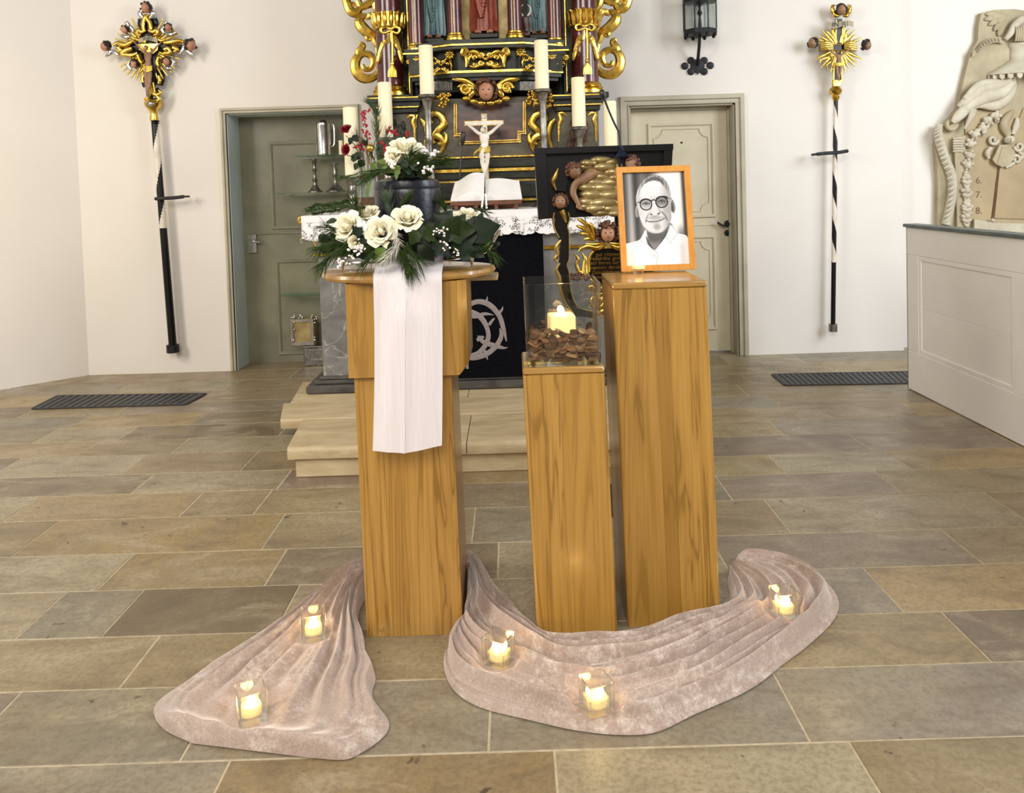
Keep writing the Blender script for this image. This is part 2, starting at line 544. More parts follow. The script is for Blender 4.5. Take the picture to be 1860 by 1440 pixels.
    def xf(s, M4):
        s.v = [tuple(M4 @ Vector(p)) for p in s.v]
        return s

    def data(s, name, mat, origin=(0, 0, 0), smooth=35, recalc=True):
        me = bpy.data.meshes.new(name)
        o = Vector(origin)
        me.from_pydata([tuple(Vector(p) - o) for p in s.v], [], s.f)
        if recalc:
            bm = bmesh.new()
            bm.from_mesh(me)
            bmesh.ops.recalc_face_normals(bm, faces=bm.faces)
            bm.to_mesh(me)
            bm.free()
        if smooth:
            me.polygons.foreach_set('use_smooth', [True] * len(me.polygons))
            me.set_sharp_from_angle(angle=R(smooth))
        if mat is not None:
            me.materials.append(M[mat] if isinstance(mat, str) else mat)
        return me

    def build(s, name, mat, parent=None, origin=None, smooth=35, recalc=True):
        if parent is not None:
            origin = ORIG[parent.name]
        elif origin is None:
            a = np.array(s.v)
            lo, hi = a.min(0), a.max(0)
            origin = ((lo[0] + hi[0]) / 2, (lo[1] + hi[1]) / 2, lo[2])
        me = s.data(name, mat, origin, smooth, recalc)
        ob = bpy.data.objects.new(name, me)
        COL.objects.link(ob)
        if parent is not None:
            ob.parent = parent
        else:
            ob.location = origin
        ORIG[ob.name] = Vector(origin)
        return ob


def tag(o, label=None, cat=None, group=None, kind=None):
    if label: o['label'] = label
    if cat: o['category'] = cat
    if group: o['group'] = group
    if kind: o['kind'] = kind
    return o


def thing(name, label, cat, loc=(0, 0, 0), group=None):
    o = bpy.data.objects.new(name, None)
    o.empty_display_size = 0.05
    COL.objects.link(o)
    o.location = loc
    ORIG[o.name] = Vector(loc)
    return tag(o, label, cat, group)


def place(name, me, parent, mat4):
    """link a part that shares mesh data, at a matrix given in world space"""
    ob = bpy.data.objects.new(name, me)
    COL.objects.link(ob)
    ob.parent = parent
    o = ORIG[parent.name]
    ob.matrix_local = Matrix.Translation(-o) @ mat4
    ORIG[ob.name] = Vector(o)
    return ob


def kids(o):
    return [c for c in bpy.data.objects if c.parent == o]


def dup(root, loc, label=None, rotz=None, kids_of=None):
    r = root.copy(); COL.objects.link(r); r.location = loc
    if rotz is not None: r.rotation_euler = (0, 0, rotz)
    if label: r['label'] = label
    for ch in kids_of[root.name]:
        c = ch.copy(); COL.objects.link(c); c.parent = r
        for g in kids_of.get(ch.name, []):
            d = g.copy(); COL.objects.link(d); d.parent = c
    return r


def remesh(o, voxel, it=3, fac=0.5):
    m = o.modifiers.new('remesh', 'REMESH')
    m.mode = 'VOXEL'; m.voxel_size = voxel; m.use_smooth_shade = True
    if it:
        s = o.modifiers.new('smooth', 'SMOOTH'); s.factor = fac; s.iterations = it
    return o


def crom(pts, sub=6):
    """Catmull-Rom through tuples of any length"""
    p = [np.array(q, float) for q in pts]
    p = [2 * p[0] - p[1]] + p + [2 * p[-1] - p[-2]]
    out = []
    for i in range(1, len(p) - 2):
        for k in range(sub):
            t = k / sub
            a, b, c, d = p[i - 1], p[i], p[i + 1], p[i + 2]
            out.append(0.5 * (2 * b + (c - a) * t + (2 * a - 5 * b + 4 * c - d) * t * t + (3 * b - a - 3 * c + d) * t ** 3))
    out.append(p[-2])
    return out


def stroke(mb, pts, Y, flat=0.7, n=8, sub=5, dy=0.0):
    """carved ornament: a rounded, tapering ridge along a curve; pts are (x, y, half width) measured on the picture, at distance Y"""
    c = crom(pts, sub)
    k = S(Y)
    mb.tube([P(q[0], q[1], Y + dy) for q in c], [max(q[2], 0.15) * k for q in c], n, (0, -1, 0), flat)
    return mb


def spiral(cx, cy, r0, r1, a0, turns, w0, w1, n=14):
    out = []
    for i in range(n):
        t = i / (n - 1)
        a = a0 + turns * 2 * PI * t
        r = r0 + (r1 - r0) * t
        out.append((cx + r * math.cos(a), cy + r * math.sin(a), w0 + (w1 - w0) * t))
    return out


def hedge(*a):
    return random.uniform(*a)
# ================================================================== the room
YW = 6.39
def struct(name, mb, mat, label=None, smooth=35):
    o = mb.build(name, mat, None, (0, 0, 0), smooth)
    o['kind'] = 'structure'
    if label: o['label'] = label
    return o

# floor: mortar bed with sandstone slabs, each slab an own piece
mb = MB().box(-6.5, 6.5, -4.0, 8.2, -0.06, -0.0014)
floor = struct('floor', mb, 'grout', 'brown and grey sandstone slab floor with pale joints')
rows = [0.9, 1.28, 1.62, 1.945, 2.25, 2.525, 2.83, 3.125, 3.475, 3.77, 4.04, 4.35, 4.62, 4.90, 5.175, 5.45, 5.75, 6.06, 6.39, 6.75]
# joints read off the floor: (x, y) points in the picture lying on cross joints
joints_px = [(395, 1428), (1575, 1400), (328, 1378), (1447, 1300), (238, 1222), (1775, 1175), (55, 1135), (207, 1131), (1620, 1087),
             (193, 1054), (1762, 1003), (45, 992), (1420, 946), (1835, 925), (337, 926), (470, 921), (246, 889), (1643, 842), (905, 1010),
             (1010, 1405), (990, 1110), (862, 940), (1318, 890), (1445, 752), (1230, 745)]
PAL = {'tan': (146, 126, 92), 'grey': (134, 125, 108), 'brown': (98, 78, 58), 'ochre': (160, 136, 90), 'pale': (166, 152, 124), 'mauve': (126, 110, 94)}
def row_of(Y):
    for i in range(len(rows) - 1):
        if rows[i] <= Y < rows[i + 1]:
            return i
    return None
rj = {i: [] for i in range(len(rows) - 1)}
for px, py in joints_px:
    q = F(px, py)
    i = row_of(q.y)
    if i is not None:
        rj[i].append(q.x)
tone_px = {(430, 1130): 'brown', (120, 1140): 'grey', (420, 1050): 'ochre', (90, 1060): 'pale', (250, 1000): 'grey', (60, 1000): 'ochre', (200, 935): 'ochre', (130, 890): 'mauve',
           (400, 880): 'pale', (100, 1220): 'tan', (400, 1210): 'tan', (150, 1340): 'grey', (700, 1400): 'tan', (1730, 840): 'ochre', (1450, 840): 'pale', (1690, 747): 'ochre',
           (1400, 880): 'mauve', (1600, 940): 'pale', (1340, 940): 'tan', (1550, 1010): 'mauve', (1830, 1010): 'tan', (1540, 1090): 'grey', (1740, 1090): 'ochre',
           (1830, 1170): 'mauve', (1560, 1180): 'tan', (1700, 1300): 'grey', (1300, 1290): 'grey', (1750, 1420): 'tan', (200, 730): 'mauve', (280, 790): 'brown', (450, 720): 'tan'}
tones = [(F(*k), v) for k, v in tone_px.items()]
rng = random.Random(5)
for i in range(len(rows) - 1):
    y0, y1 = rows[i], rows[i + 1]
    xs = sorted(rj[i])
    allx = []
    edges = [-5.2 - rng.uniform(0, .5)] + xs + [5.2 + rng.uniform(0, .5)]
    for a, b in zip(edges[:-1], edges[1:]):
        allx.append(a)
        n = max(1, int(round((b - a) / 0.78)))
        if n > 1:
            cuts = [a + (b - a) * (k + rng.uniform(-.22, .22)) / n for k in range(1, n)]
            allx += cuts
    allx.append(edges[-1])
    for a, b in zip(allx[:-1], allx[1:]):
        if b < -0.72 * y1 - 0.3 or a > 0.72 * y1 + 0.3:
            continue
        g = 0.0022
        m2 = MB().bbox(a + g, b - g, y0 + g, y1 - g, -0.03, rng.uniform(-0.0012, 0.0006), 0.002)
        o = m2.build('floor_slab', 'slab', floor, smooth=0)
        tone = rng.choice(['tan', 'grey', 'tan', 'mauve', 'pale', 'ochre', 'grey'])
        for q, v in tones:
            if a < q.x < b and y0 < q.y < y1:
                tone = v
        k = rng.uniform(-10, 10)
        c = [max(0, min(255, x + k + rng.uniform(-2, 2))) for x in PAL[tone]]
        o.color = (*lin(c), 1)

# back wall with two door openings
D1 = dict(x0=P(428, 600, YW).x, x1=P(650, 400, YW).x, z1=P(540, 203, YW).z)
D2 = dict(x0=P(1147, 400, YW).x, x1=P(1338, 400, YW).x, z1=P(1240, 190, YW).z)
XL, XR = P(162, 685, YW).x, P(1639, 400, YW).x
ZT = 4.6
mb = MB()
DW = 0.42
mb.box(XL, D1['x0'], YW, YW + DW, -0.05, ZT)
mb.box(D1['x0'], D1['x1'], YW, YW + DW, D1['z1'], ZT)
mb.box(D1['x1'], D2['x0'], YW, YW + DW, -0.05, ZT)
mb.box(D2['x0'], D2['x1'], YW, YW + DW, D2['z1'], ZT)
mb.box(D2['x1'], XR, YW, YW + DW, -0.05, ZT)
struct('wall_back', mb, 'plaster', 'cream white plaster wall behind the altar', 0)
# chamfered apse wall on the left, recessed wall on the right
q = F(0, 708)
d = (Vector((q.x, q.y, 0)) - Vector((XL, YW, 0))).normalized()
e = Vector((XL, YW, 0)) + d * 3.4
nrm = Vector((d.y, -d.x, 0)) * -0.3
nrm = nrm if nrm.x < 0 else -nrm
mb = MB().prism([(XL, YW, -0.05), (e.x, e.y, -0.05), (e.x + nrm.x, e.y + nrm.y, -0.05), (XL + nrm.x, YW + 0.42, -0.05)], (0, 0, ZT + 0.05))
struct('wall_left', mb, 'plaster', 'slanting plaster wall at the left edge', 0)
YR = YW + 0.10
mb = MB().box(XR, 6.4, YR, YR + 0.3, -0.05, ZT)
struct('wall_right', mb, 'plaster', 'recessed plaster wall carrying the stone monument', 0)

# ---- door 1 (sage green, in a deep niche)
YD1 = YW + 0.27
x0, x1, z1 = D1['x0'], D1['x1'], D1['z1']
dr = thing('door_1', 'sage green panelled door in the niche behind the glass shelves', None, ((x0 + x1) / 2, YD1, 0)); dr['kind'] = 'structure'
MB().box(x0, x1, YD1, YD1 + 0.04, 0.0, z1).build('leaf', 'sage_paint', dr, smooth=0)
def panel_frame(mb, xa, xb, za, zb, y, w=0.022, h=0.014):
    for k, (a, hh) in enumerate(((0, h), (w * 0.75, h * 0.55))):
        ww = w if k == 0 else w * 0.6
        mb.bbox(xa + a + 0.0006, xb - a - 0.0006, y - hh - 0.001, y + 0.002, zb - a - ww, zb - a - 0.0006, 0.003)
        mb.bbox(xa + a + 0.0006, xb - a - 0.0006, y - hh - 0.001, y + 0.002, za + a + 0.0006, za + a + ww, 0.003)
        mb.bbox(xa + a, xa + a + ww, y - hh, y + 0.001, za + a, zb - a, 0.003)
        mb.bbox(xb - a - ww, xb - a, y - hh, y + 0.001, za + a, zb - a, 0.003)
def dp(px, py, Y):
    return P(px, py, Y)
for (pa, pb) in (((488, 258), (640, 412)), ((500, 472), (640, 640))):
    a, b = dp(*pa, YD1), dp(*pb, YD1)
    mb = MB(); panel_frame(mb, a.x, b.x, b.z, a.z, YD1)
    mb.build('panel_moulding', 'sage_paint', dr)
a = dp(450, 425, YD1); b = dp(640, 428, YD1)
MB().bbox(a.x, b.x, YD1 - 0.012, YD1 + 0.001, a.z - 0.006, a.z + 0.006, 0.002).build('rail_bead', 'sage_paint', dr)
c = dp(458, 444, YD1)
mb = MB()
mb.bbox(c.x - 0.03, c.x + 0.045, YD1 - 0.02, YD1, c.z - 0.07, c.z + 0.085, 0.004)
lk = mb.build('lock_plate', 'chrome', dr)
mb = MB().tube([(c.x + 0.01, YD1 - 0.02, c.z + 0.03), (c.x + 0.01, YD1 - 0.06, c.z + 0.03), (c.x + 0.05, YD1 - 0.065, c.z + 0.03), (c.x + 0.085, YD1 - 0.06, c.z + 0.02)], 0.010, 8)
mb.build('handle', 'chrome', lk)
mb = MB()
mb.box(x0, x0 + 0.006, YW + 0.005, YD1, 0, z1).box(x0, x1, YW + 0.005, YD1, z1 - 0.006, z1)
tag(mb.build('trim_1', 'reveal', None, (0, 0, 0), 0), 'reveal of the left niche with its bluish daylight put into the colour', None, None, 'structure')
def architrave(name, x0, x1, z1, w, mat, label, y=YW, side0=True):
    mb = MB()
    for k, (t, ww, off) in enumerate(((0.018, w, 0), (0.034, w * 0.45, w * 0.5), (0.026, w * 0.16, 0.0))):
        if side0:
            mb.bbox(x0 - off - ww, x0 - off, y - t, y + 0.01, 0, z1 + off + ww, 0.003)
        mb.bbox(x1 + off, x1 + off + ww, y - t, y + 0.01, 0, z1 + off + ww, 0.003)
        mb.bbox(x0 - off - ww + 0.0007, x1 + off + ww - 0.0007, y - t - 0.0012, y + 0.012, z1 + off, z1 + off + ww - 0.0007, 0.003)
    o = mb.build(name, mat, None, (0, 0, 0))
    return tag(o, label, None, None, 'structure')
architrave('trim_2', x0, x1, z1, 0.045, 'sage_frame', 'thin painted moulding around the left niche')
# ---- door 2 (cream)
YD2 = YW + 0.14
x0, x1, z1 = D2['x0'], D2['x1'], D2['z1']
architrave('trim_3', x0, x1, z1, 0.075, 'sage_frame', 'cream moulded frame around the right door')
mb = MB()
mb.box(x1 - 0.012, x1 + 0.001, YW, YD2 + 0.05, 0, z1).box(x0 - 0.001, x0 + 0.012, YW, YD2 + 0.05, 0, z1).box(x0, x1, YW, YD2 + 0.05, z1 - 0.012, z1 + 0.001)
mb.bbox(x0 + 0.012, x0 + 0.03, YD2 - 0.03, YD2, 0, z1 - 0.012, 0.003).bbox(x1 - 0.03, x1 - 0.012, YD2 - 0.03, YD2, 0, z1 - 0.012, 0.003).bbox(x0 + 0.02, x1 - 0.02, YD2 - 0.03, YD2, z1 - 0.035, z1 - 0.012, 0.003)
tag(mb.build('trim_4', 'sage_frame', None, (0, 0, 0)), 'cream reveal and stop of the right door', None, None, 'structure')
dr = thing('door_2', 'cream panelled door right of the altar', None, ((x0 + x1) / 2, YD2, 0)); dr['kind'] = 'structure'
MB().box(x0 + 0.02, x1 - 0.02, YD2, YD2 + 0.04, 0.012, z1 - 0.02).build('leaf', 'cream_paint', dr, smooth=0)
for (pa, pb) in (((1176, 225), (1300, 394)), ((1176, 430), (1303, 598))):
    a, b = P(*pa, YD2), P(*pb, YD2)
    mb = MB(); panel_frame(mb, a.x, b.x, b.z, a.z, YD2, 0.02, 0.016)
    # inner field with quarter-round corners
    w = 0.05
    xa, xb, za, zb = a.x + w, b.x - w, b.z + w, a.z - w
    r = 0.07
    pts = []
    for cx, cz, a0 in ((xb, zb, PI), (xb, za, PI / 2), (xa, za, 0), (xa, zb, -PI / 2)):
        for k in range(7):
            t = a0 + (PI / 2) * k / 6 * (1)
            pts.append((cx + r * math.cos(t + (PI / 2 if False else 0)), 0, cz + r * math.sin(t)))
    # order the corners so that the concave quarter circles run round the field
    pts = []
    for cx, cz, a0, a1 in ((xb, zb, PI, 1.5 * PI), (xb, za, PI / 2, PI), (xa, za, 0, PI / 2), (xa, zb, -PI / 2, 0)):
        for k in range(7):
            t = a1 + (a0 - a1) * k / 6
            t = a0 + (a1 - a0) * k / 6
            pts.append((cx + r * math.cos(t), YD2 - 0.004, cz + r * math.sin(t)))
    pts2 = []
    for c4 in ((xb, zb, PI, 1.5 * PI), (xb, za, PI / 2, PI), (xa, za, 0, PI / 2), (xa, zb, -PI / 2, 0)):
        cx, cz, a0, a1 = c4
        for k in range(7):
            t = a0 + (a1 - a0) * k / 6
            pts2.append(Vector((cx + r * math.cos(t), YD2 - 0.003, cz + r * math.sin(t))))
    mb.tube(pts2 + [pts2[0]], 0.006, 6, (0, -1, 0))
    mb.build('panel_moulding', 'cream_paint', dr)
a = P(1240, 410, YD2)
MB().bbox(x0 + 0.03, x1 - 0.03, YD2 - 0.006, YD2 + 0.001, a.z - 0.004, a.z + 0.004, 0.0015).build('rail_bead', 'cream_paint', dr)
c = P(1321, 406, YD2)
mb = MB().lathe([(0.0, 0), (0.027, 0), (0.027, 0.008), (0.018, 0.014), (0.0, 0.016)], c, 20, Matrix.Rotation(PI / 2, 4, 'X'))
mb.tube(crom([(c.x, c.y - 0.01, c.z), (c.x, c.y - 0.05, c.z), (c.x - 0.035, c.y - 0.055, c.z - 0.016), (c.x - 0.075, c.y - 0.055, c.z + 0.002), (c.x - 0.093, c.y - 0.055, c.z + 0.016)], 5), 0.0085, 8)
mb.build('handle', 'iron', dr)
c = P(1321, 423, YD2)
mb = MB().lathe([(0.0, 0), (0.026, 0), (0.026, 0.006), (0.0, 0.009)], c, 20, Matrix.Rotation(PI / 2, 4, 'X'))
kp = mb.build('keyhole_plate', 'iron', dr)
MB().bbox(c.x - 0.005, c.x + 0.005, c.y - 0.012, c.y - 0.008, c.z - 0.012, c.z + 0.008, 0.001).build('keyhole', 'black_paint', kp)
c = P(1238, 259, YD2)
MB().lathe([(0.0, 0), (0.009, 0), (0.008, 0.006), (0.0, 0.007)], c, 14, Matrix.Rotation(PI / 2, 4, 'X')).build('peephole', 'iron', dr)

# ---- floor grates
def grate(name, corners, label, bars, slant=0.0):
    qs = [F(*c) for c in corners]
    t = thing(name, label, None, tuple(qs[0])); t['kind'] = 'structure'
    ztop = 0.006
    MB().prism([(p.x, p.y, 0.0012) for p in qs], (0, 0, 0.0015)).build('grate_bed', 'black_paint', t, smooth=0)
    mb = MB()
    for i in range(4):
        a, b = qs[i], qs[(i + 1) % 4]
        d = (b - a).normalized() * 0.0
        n = Vector((-(b - a).y, (b - a).x, 0)).normalized() * 0.012
        mb.prism([(a.x, a.y, 0.002), (b.x, b.y, 0.002), (b.x + n.x, b.y + n.y, 0.002), (a.x + n.x, a.y + n.y, 0.002)], (0, 0, 0.006))
    mb.build('grate_frame', 'grate', t, smooth=0)
    for k in range(bars):
        u = (k + 0.5) / bars
        a = qs[0].lerp(qs[1], u); b = qs[3].lerp(qs[2], u)
        w = (qs[1] - qs[0]).length / bars * 0.39
        MB().box(-w, w, 0, 1, 0, 1)
        MB().prism([(a.x - w, a.y, 0.002), (a.x + w, a.y, 0.002), (b.x + w, b.y, 0.002), (b.x - w, b.y, 0.002)], (0, 0, 0.005)).build('grate_bar', 'grate', t, smooth=0)
    return t
grate('floor_grate', [(1404, 681), (1668, 676), (1690, 696), (1427, 700)], 'dark barred heating grate in the floor beside the pew front', 26)
grate('floor_grate', [(105, 720), (373, 716), (336, 735), (60, 743)], 'dark heating grate in the floor below the left processional cross', 20)

# ---- stone step in front of the altar
ZS = 0.16
def stp(px, py, z=ZS):
    return F(px, py, z)
t = thing('altar_step', 'pale worn sandstone step in front of the altar', 'step', (-0.1, 4.0, 0))
yF = stp(700, 808).y
yM = stp(700, 757).y
yB = stp(640, 716).y + 0.35
xl, xr = stp(520, 815).x, 0.92
def rounded_slab(x0, x1, y0, y1, z0, z1, r=0.02, x0b=None):
    """slab with a rounded front nosing; x0b is the left edge at the back"""
    prof = [(y1, z0), (y0 + 0.002, z0), (y0, z0 + r * 0.4)] + [(y0 + r - r * math.cos(a), z1 - r + r * math.sin(a)) for a in (0.0, 0.4, 0.8, 1.2, 1.57)] + [(y1, z1)]
    n = len(prof)
    m = MB()
    L, Rr = [], []
    for (y, z) in prof:
        u = (y - y0) / (y1 - y0)
        L.append((x0 + ((x0b if x0b is not None else x0) - x0) * u, y, z))
        Rr.append((x1, y, z))
    fs = [tuple(range(n)), tuple(range(2 * n - 1, n - 1, -1))] + [(i, (i + 1) % n, n + (i + 1) % n, n + i) for i in range(n)]
    return m.add(L + Rr, fs)
for a, b in ((xl, -0.26), (-0.256, 0.36), (0.364, xr)):
    rounded_slab(a, b, yF, yM - 0.003, ZS - 0.06, ZS + 0.0, 0.022, a - (0.05 if a == xl else 0)).build('tread_slab', 'step', t)
xb = stp(522, 750).x
for a, b in ((xb, -0.62), (-0.616, 0.12), (0.124, xr)):
    rounded_slab(a, b, yM, yM + 0.34, ZS - 0.05, ZS + 0.003, 0.012, a - (0.08 if a == xb else 0)).build('tread_slab', 'step', t)
for a, b in ((stp(530, 730).x, -0.3), (-0.296, 0.5), (0.504, xr)):
    rounded_slab(a, b, yM + 0.343, yB, ZS - 0.05, ZS + 0.001, 0.006, a - (0.06 if a < -1 else 0)).build('tread_slab', 'step', t)
for a, b in ((xl + 0.03, -0.5), (-0.496, 0.2), (0.204, xr - 0.03)):
    MB().bbox(a, b, yF + 0.03, yB, 0.0, ZS - 0.06, 0.004).build('riser_stone', 'step', t)
# ================================================================== plinths
def shear_box(x0, x1, y0, y1, z0, z1, sh, b=0.004, cx=0.0):
    m = MB().bbox(x0, x1, y0, y1, z0, z1, b)
    m.v = [(x + sh * (z1ref - z), y, z) for (x, y, z) in m.v] if False else [(x - sh * z, y, z) for (x, y, z) in m.v]
    return m

def plinth(name, label, px_l, px_r, py_base, h, w_boards, depth, sh, top_over=0.0, top_t=0.022, tints=None, rot=0.0):
    """honey wood plinth: front staves, core, top plate; the sides lean a touch, as the old plinths do"""
    a, b = F(px_l, py_base), F(px_r, py_base - 0.03 * (px_r - px_l))
    y0 = (a.y + b.y) / 2
    x0, x1 = a.x, b.x
    cx, cy = (x0 + x1) / 2, y0 + depth / 2
    t = thing(name, label, 'plinth', (cx, cy, 0))
    hb = h - top_t
    n = len(w_boards)
    tot = sum(w_boards)
    xs = [x0]
    for w in w_boards:
        xs.append(xs[-1] + (x1 - x0) * w / tot)
    tints = tints or [1.0] * n
    for i in range(n):
        m = MB().bbox(xs[i] + (0.0001 if i else 0.0085), xs[i + 1] - (0.0001 if i < n - 1 else 0.0085), y0, y0 + 0.024, 0.0, hb, 0.0005)
        m.v = [(x - sh * z, y, z) for x, y, z in m.v]
        o = m.build('front_board', 'oak', t)
        o.color = (tints[i], tints[i] ** 1.25, tints[i] ** 1.6, 1)
    for xc in (x0 + 0.0085, x1 - 0.0085):
        m = MB().lathe([(0.0085, 0.0005), (0.0085, hb)], (xc, y0 + 0.0085, 0), 20)
        m.v = [(x - sh * z, y, z) for x, y, z in m.v]
        m.build('rounded_edge', 'oak', t).color = (tints[0 if xc < (x0 + x1) / 2 else -1],) * 3 + (1,)
    for sx in (0, 1):
        xa = x0 if sx == 0 else x1 - 0.024
        for k in range(2):
            ya = (y0 + 0.0086 if k == 0 else y0 + 0.0242 + (depth - 0.0484) / 2)
            m = MB().bbox(xa, xa + (0.0084 if k == 0 else 0.024), ya, y0 + 0.0242 + (depth - 0.0484) * (k + 1) / 2, 0.0, hb, 0.0006)
            m.v = [(x - sh * z, y, z) for x, y, z in m.v]
            m.build('side_board', 'oak', t)
    m = MB().bbox(x0, x1, y0 + depth - 0.024, y0 + depth, 0, hb, 0.003)
    m.v = [(x - sh * z, y, z) for x, y, z in m.v]
    m.build('back_board', 'oak', t)
    m = MB().bbox(x0 - top_over, x1 + top_over, y0 - top_over, y0 + depth + top_over, hb + 0.0004, h, 0.005)
    m.v = [(x - sh * z, y, z) for x, y, z in m.v]
    m.build('top_plate', 'oak_top', t)
    return t, x0, x1, y0

P3H = 1.10
p3, p3x0, p3x1, p3y = plinth('tall_plinth', 'tallest honey wood plinth carrying the framed portrait', 1141, 1310, 1139, P3H, (1.0, 0.32, 0.95), 0.30, 0.020, 0.0, tints=[0.98, 0.80, 1.05])
P2H = 0.855
p2, p2x0, p2x1, p2y = plinth('short_plinth', 'shorter honey wood plinth carrying the square glass vase', 976, 1123, 1166, P2H, (1.0, 1.3), 0.25, 0.024, 0.0, tints=[1.02, 1.04])

# ---- the left column: narrow shaft, wider head and a round slab top
a, b = F(667, 1157), F(841, 1152)
lx0, lx1, ly = a.x, b.x, (a.y + b.y) / 2
LD = 0.30
lcx, lcy = (lx0 + lx1) / 2, ly + LD / 2
t = thing('lectern_column', 'honey wood column with wider head and round slab top under the wreath', 'plinth', (lcx, lcy, 0))
zhead0 = P(735, 683, ly - 0.01).z
zhead1 = P(735, 512, ly - 0.01).z
for i, (u0, u1, tn) in enumerate(((0, .27, 1.0), (.27, .5, .93), (.5, .78, 1.0), (.78, 1, .9))):
    m = MB().bbox(lx0 + (lx1 - lx0) * u0 + 0.0001, lx0 + (lx1 - lx0) * u1 - 0.0001, ly, ly + 0.026, 0, zhead0 + 0.02, 0.0006)
    m.v = [(x - 0.012 * z, y, z) for x, y, z in m.v]
    o = m.build('front_board', 'oak', t); o.color = (tn, tn ** 1.25, tn ** 1.6, 1)
for xa in (lx0, lx1 - 0.026):
    m = MB().bbox(xa, xa + 0.026, ly + 0.0264, ly + LD, 0, zhead0 + 0.02, 0.004)
    m.v = [(x - 0.012 * z, y, z) for x, y, z in m.v]
    m.build('side_board', 'oak', t)
m = MB().bbox(lx0 + 0.027, lx1 - 0.027, ly + LD - 0.026, ly + LD, 0, zhead0 + 0.02, 0.004)
m.v = [(x - 0.012 * z, y, z) for x, y, z in m.v]
m.build('back_board', 'oak', t)
hx0, hx1 = P(630, 600, ly - 0.02).x, P(832, 600, ly - 0.02).x
yh0 = ly - 0.02
ch = 0.035
for i, (u0, u1, tn) in enumerate(((0, .38, 1.03), (.38, .66, .97), (.66, 1, 1.05))):
    xa, xb2 = hx0 + (hx1 - hx0) * u0, hx0 + (hx1 - hx0) * u1
    o = MB().bbox(xa + 0.0001, xb2 - 0.0001, yh0, yh0 + 0.03, zhead0, zhead1, 0.0008).build('head_board', 'oak', t)
    o.color = (tn, tn ** 1.25, tn ** 1.6, 1)
# chamfered right cheek and the two side cheeks
pts = [(hx1, yh0 + 0.003, zhead0 + 0.0), (hx1 + ch * 0.75, yh0 + ch, zhead0 + 0.03), (hx1 + ch * 0.75, yh0 + LD + 0.02, zhead0 + 0.03), (hx1, yh0 + LD + 0.02, zhead0)]
m = MB(); m.add([(hx1 + 0.0003, yh0 + 0.003, zhead0), (hx1 + ch * 0.8, yh0 + ch, zhead0 + 0.03), (hx1 + ch * 0.8, yh0 + LD, zhead0 + 0.03), (hx1 + 0.0003, yh0 + LD, zhead0),
                 (hx1 + 0.0003, yh0 + 0.003, zhead1), (hx1 + ch * 0.8, yh0 + ch, zhead1), (hx1 + ch * 0.8, yh0 + LD, zhead1), (hx1 + 0.0003, yh0 + LD, zhead1)],
                [(0, 1, 5, 4), (1, 2, 6, 5), (2, 3, 7, 6), (0, 3, 2, 1), (4, 5, 6, 7), (0, 4, 7, 3)])
m.build('head_cheek', 'oak', t, smooth=0)
MB().bbox(hx0, hx1, yh0 + 0.0303, yh0 + LD, zhead0, zhead1, 0.004).build('head_core', 'oak', t)
# round slab top with a natural edge
ztop = P(740, 492, ly).z
zr0 = zhead1 + 0.0005
cxr = (P(582, 500, lcy).x + P(897, 490, lcy).x) / 2
rr = (P(897, 490, lcy).x - P(582, 500, lcy).x) / 2
def edge(a, i):
    return 1 + 0.018 * math.sin(3 * a + 1.0) + 0.012 * math.sin(7 * a)
th = 0.028
m = MB().lathe([(0.001, zr0), (rr - 0.02, zr0), (rr - 0.004, zr0 + 0.006), (rr, zr0 + th * 0.5), (rr - 0.004, zr0 + th - 0.004), (rr - 0.012, zr0 + th), (0.001, zr0 + th)],
               (cxr, lcy, 0), 64, None, 1.0, 0.78, edge)
m.build('round_top', 'oak_top', t)
LTOP = zr0 + th
# small grey ledge sticking out behind the round top
q0, q1 = P(840, 506, lcy + 0.12), P(905, 501, lcy + 0.12)
MB().bbox(q0.x, q1.x, lcy + 0.03, lcy + 0.16, zr0 - 0.026, zr0 - 0.012, 0.003).build('side_ledge', M['pewter'] if False else 'mon_panel', t)
c = F(690, 1140, 0)
MB().lathe([(0.0, 0), (0.008, 0), (0.007, 0.003), (0, 0.004)], (P(692, 1142, ly).x, ly, P(692, 1142, ly).z), 12, Matrix.Rotation(PI / 2, 4, 'X')).build('dowel_plug', 'oak_top', t)

# ================================================================== portrait
FT = 0.018
FRY = F(1195, 494, 1.10).y + 0.012
fx0, fx1 = P(1128, 490, FRY).x, P(1264, 485, FRY).x
fz0 = P3H
fz1 = P(1128, 305, FRY + 0.03).z
fw, fh = fx1 - fx0, fz1 - fz0
FR = thing('picture_frame', 'orange wooden picture frame with a black and white portrait on the tallest plinth', 'picture frame', ((fx0 + fx1) / 2, FRY, P3H + 0.001))
def frame_xf(m):
    # lean back about the lower edge, turn slightly
    T = Matrix.Translation(((fx0 + fx1) / 2, FRY, P3H + 0.0015)) @ Matrix.Rotation(R(2.0), 4, 'Z') @ Matrix.Translation((0, 0, 0.0018)) @ Matrix.Rotation(R(-9), 4, 'X')
    return m.xf(T)
bw = 0.0205
hw = fw / 2
fhh = fh / math.cos(R(9)) - 0.001
def mitre(p):
    # p: outer a, outer b, inner b, inner a in (x,z)
    m = MB()
    fr = [(x, -FT / 2, z) for x, z in p]
    m.prism(fr, (0, FT, 0))
    return m
O = [(-hw, 0), (hw, 0), (hw, fhh), (-hw, fhh)]
I = [(-hw + bw, bw), (hw - bw, bw), (hw - bw, fhh - bw), (-hw + bw, fhh - bw)]
for i in range(4):
    j = (i + 1) % 4
    g = 0.0002
    frame_xf(mitre([O[i], O[j], I[j], I[i]])).build('frame_strip', 'frame_wood', FR, smooth=0)
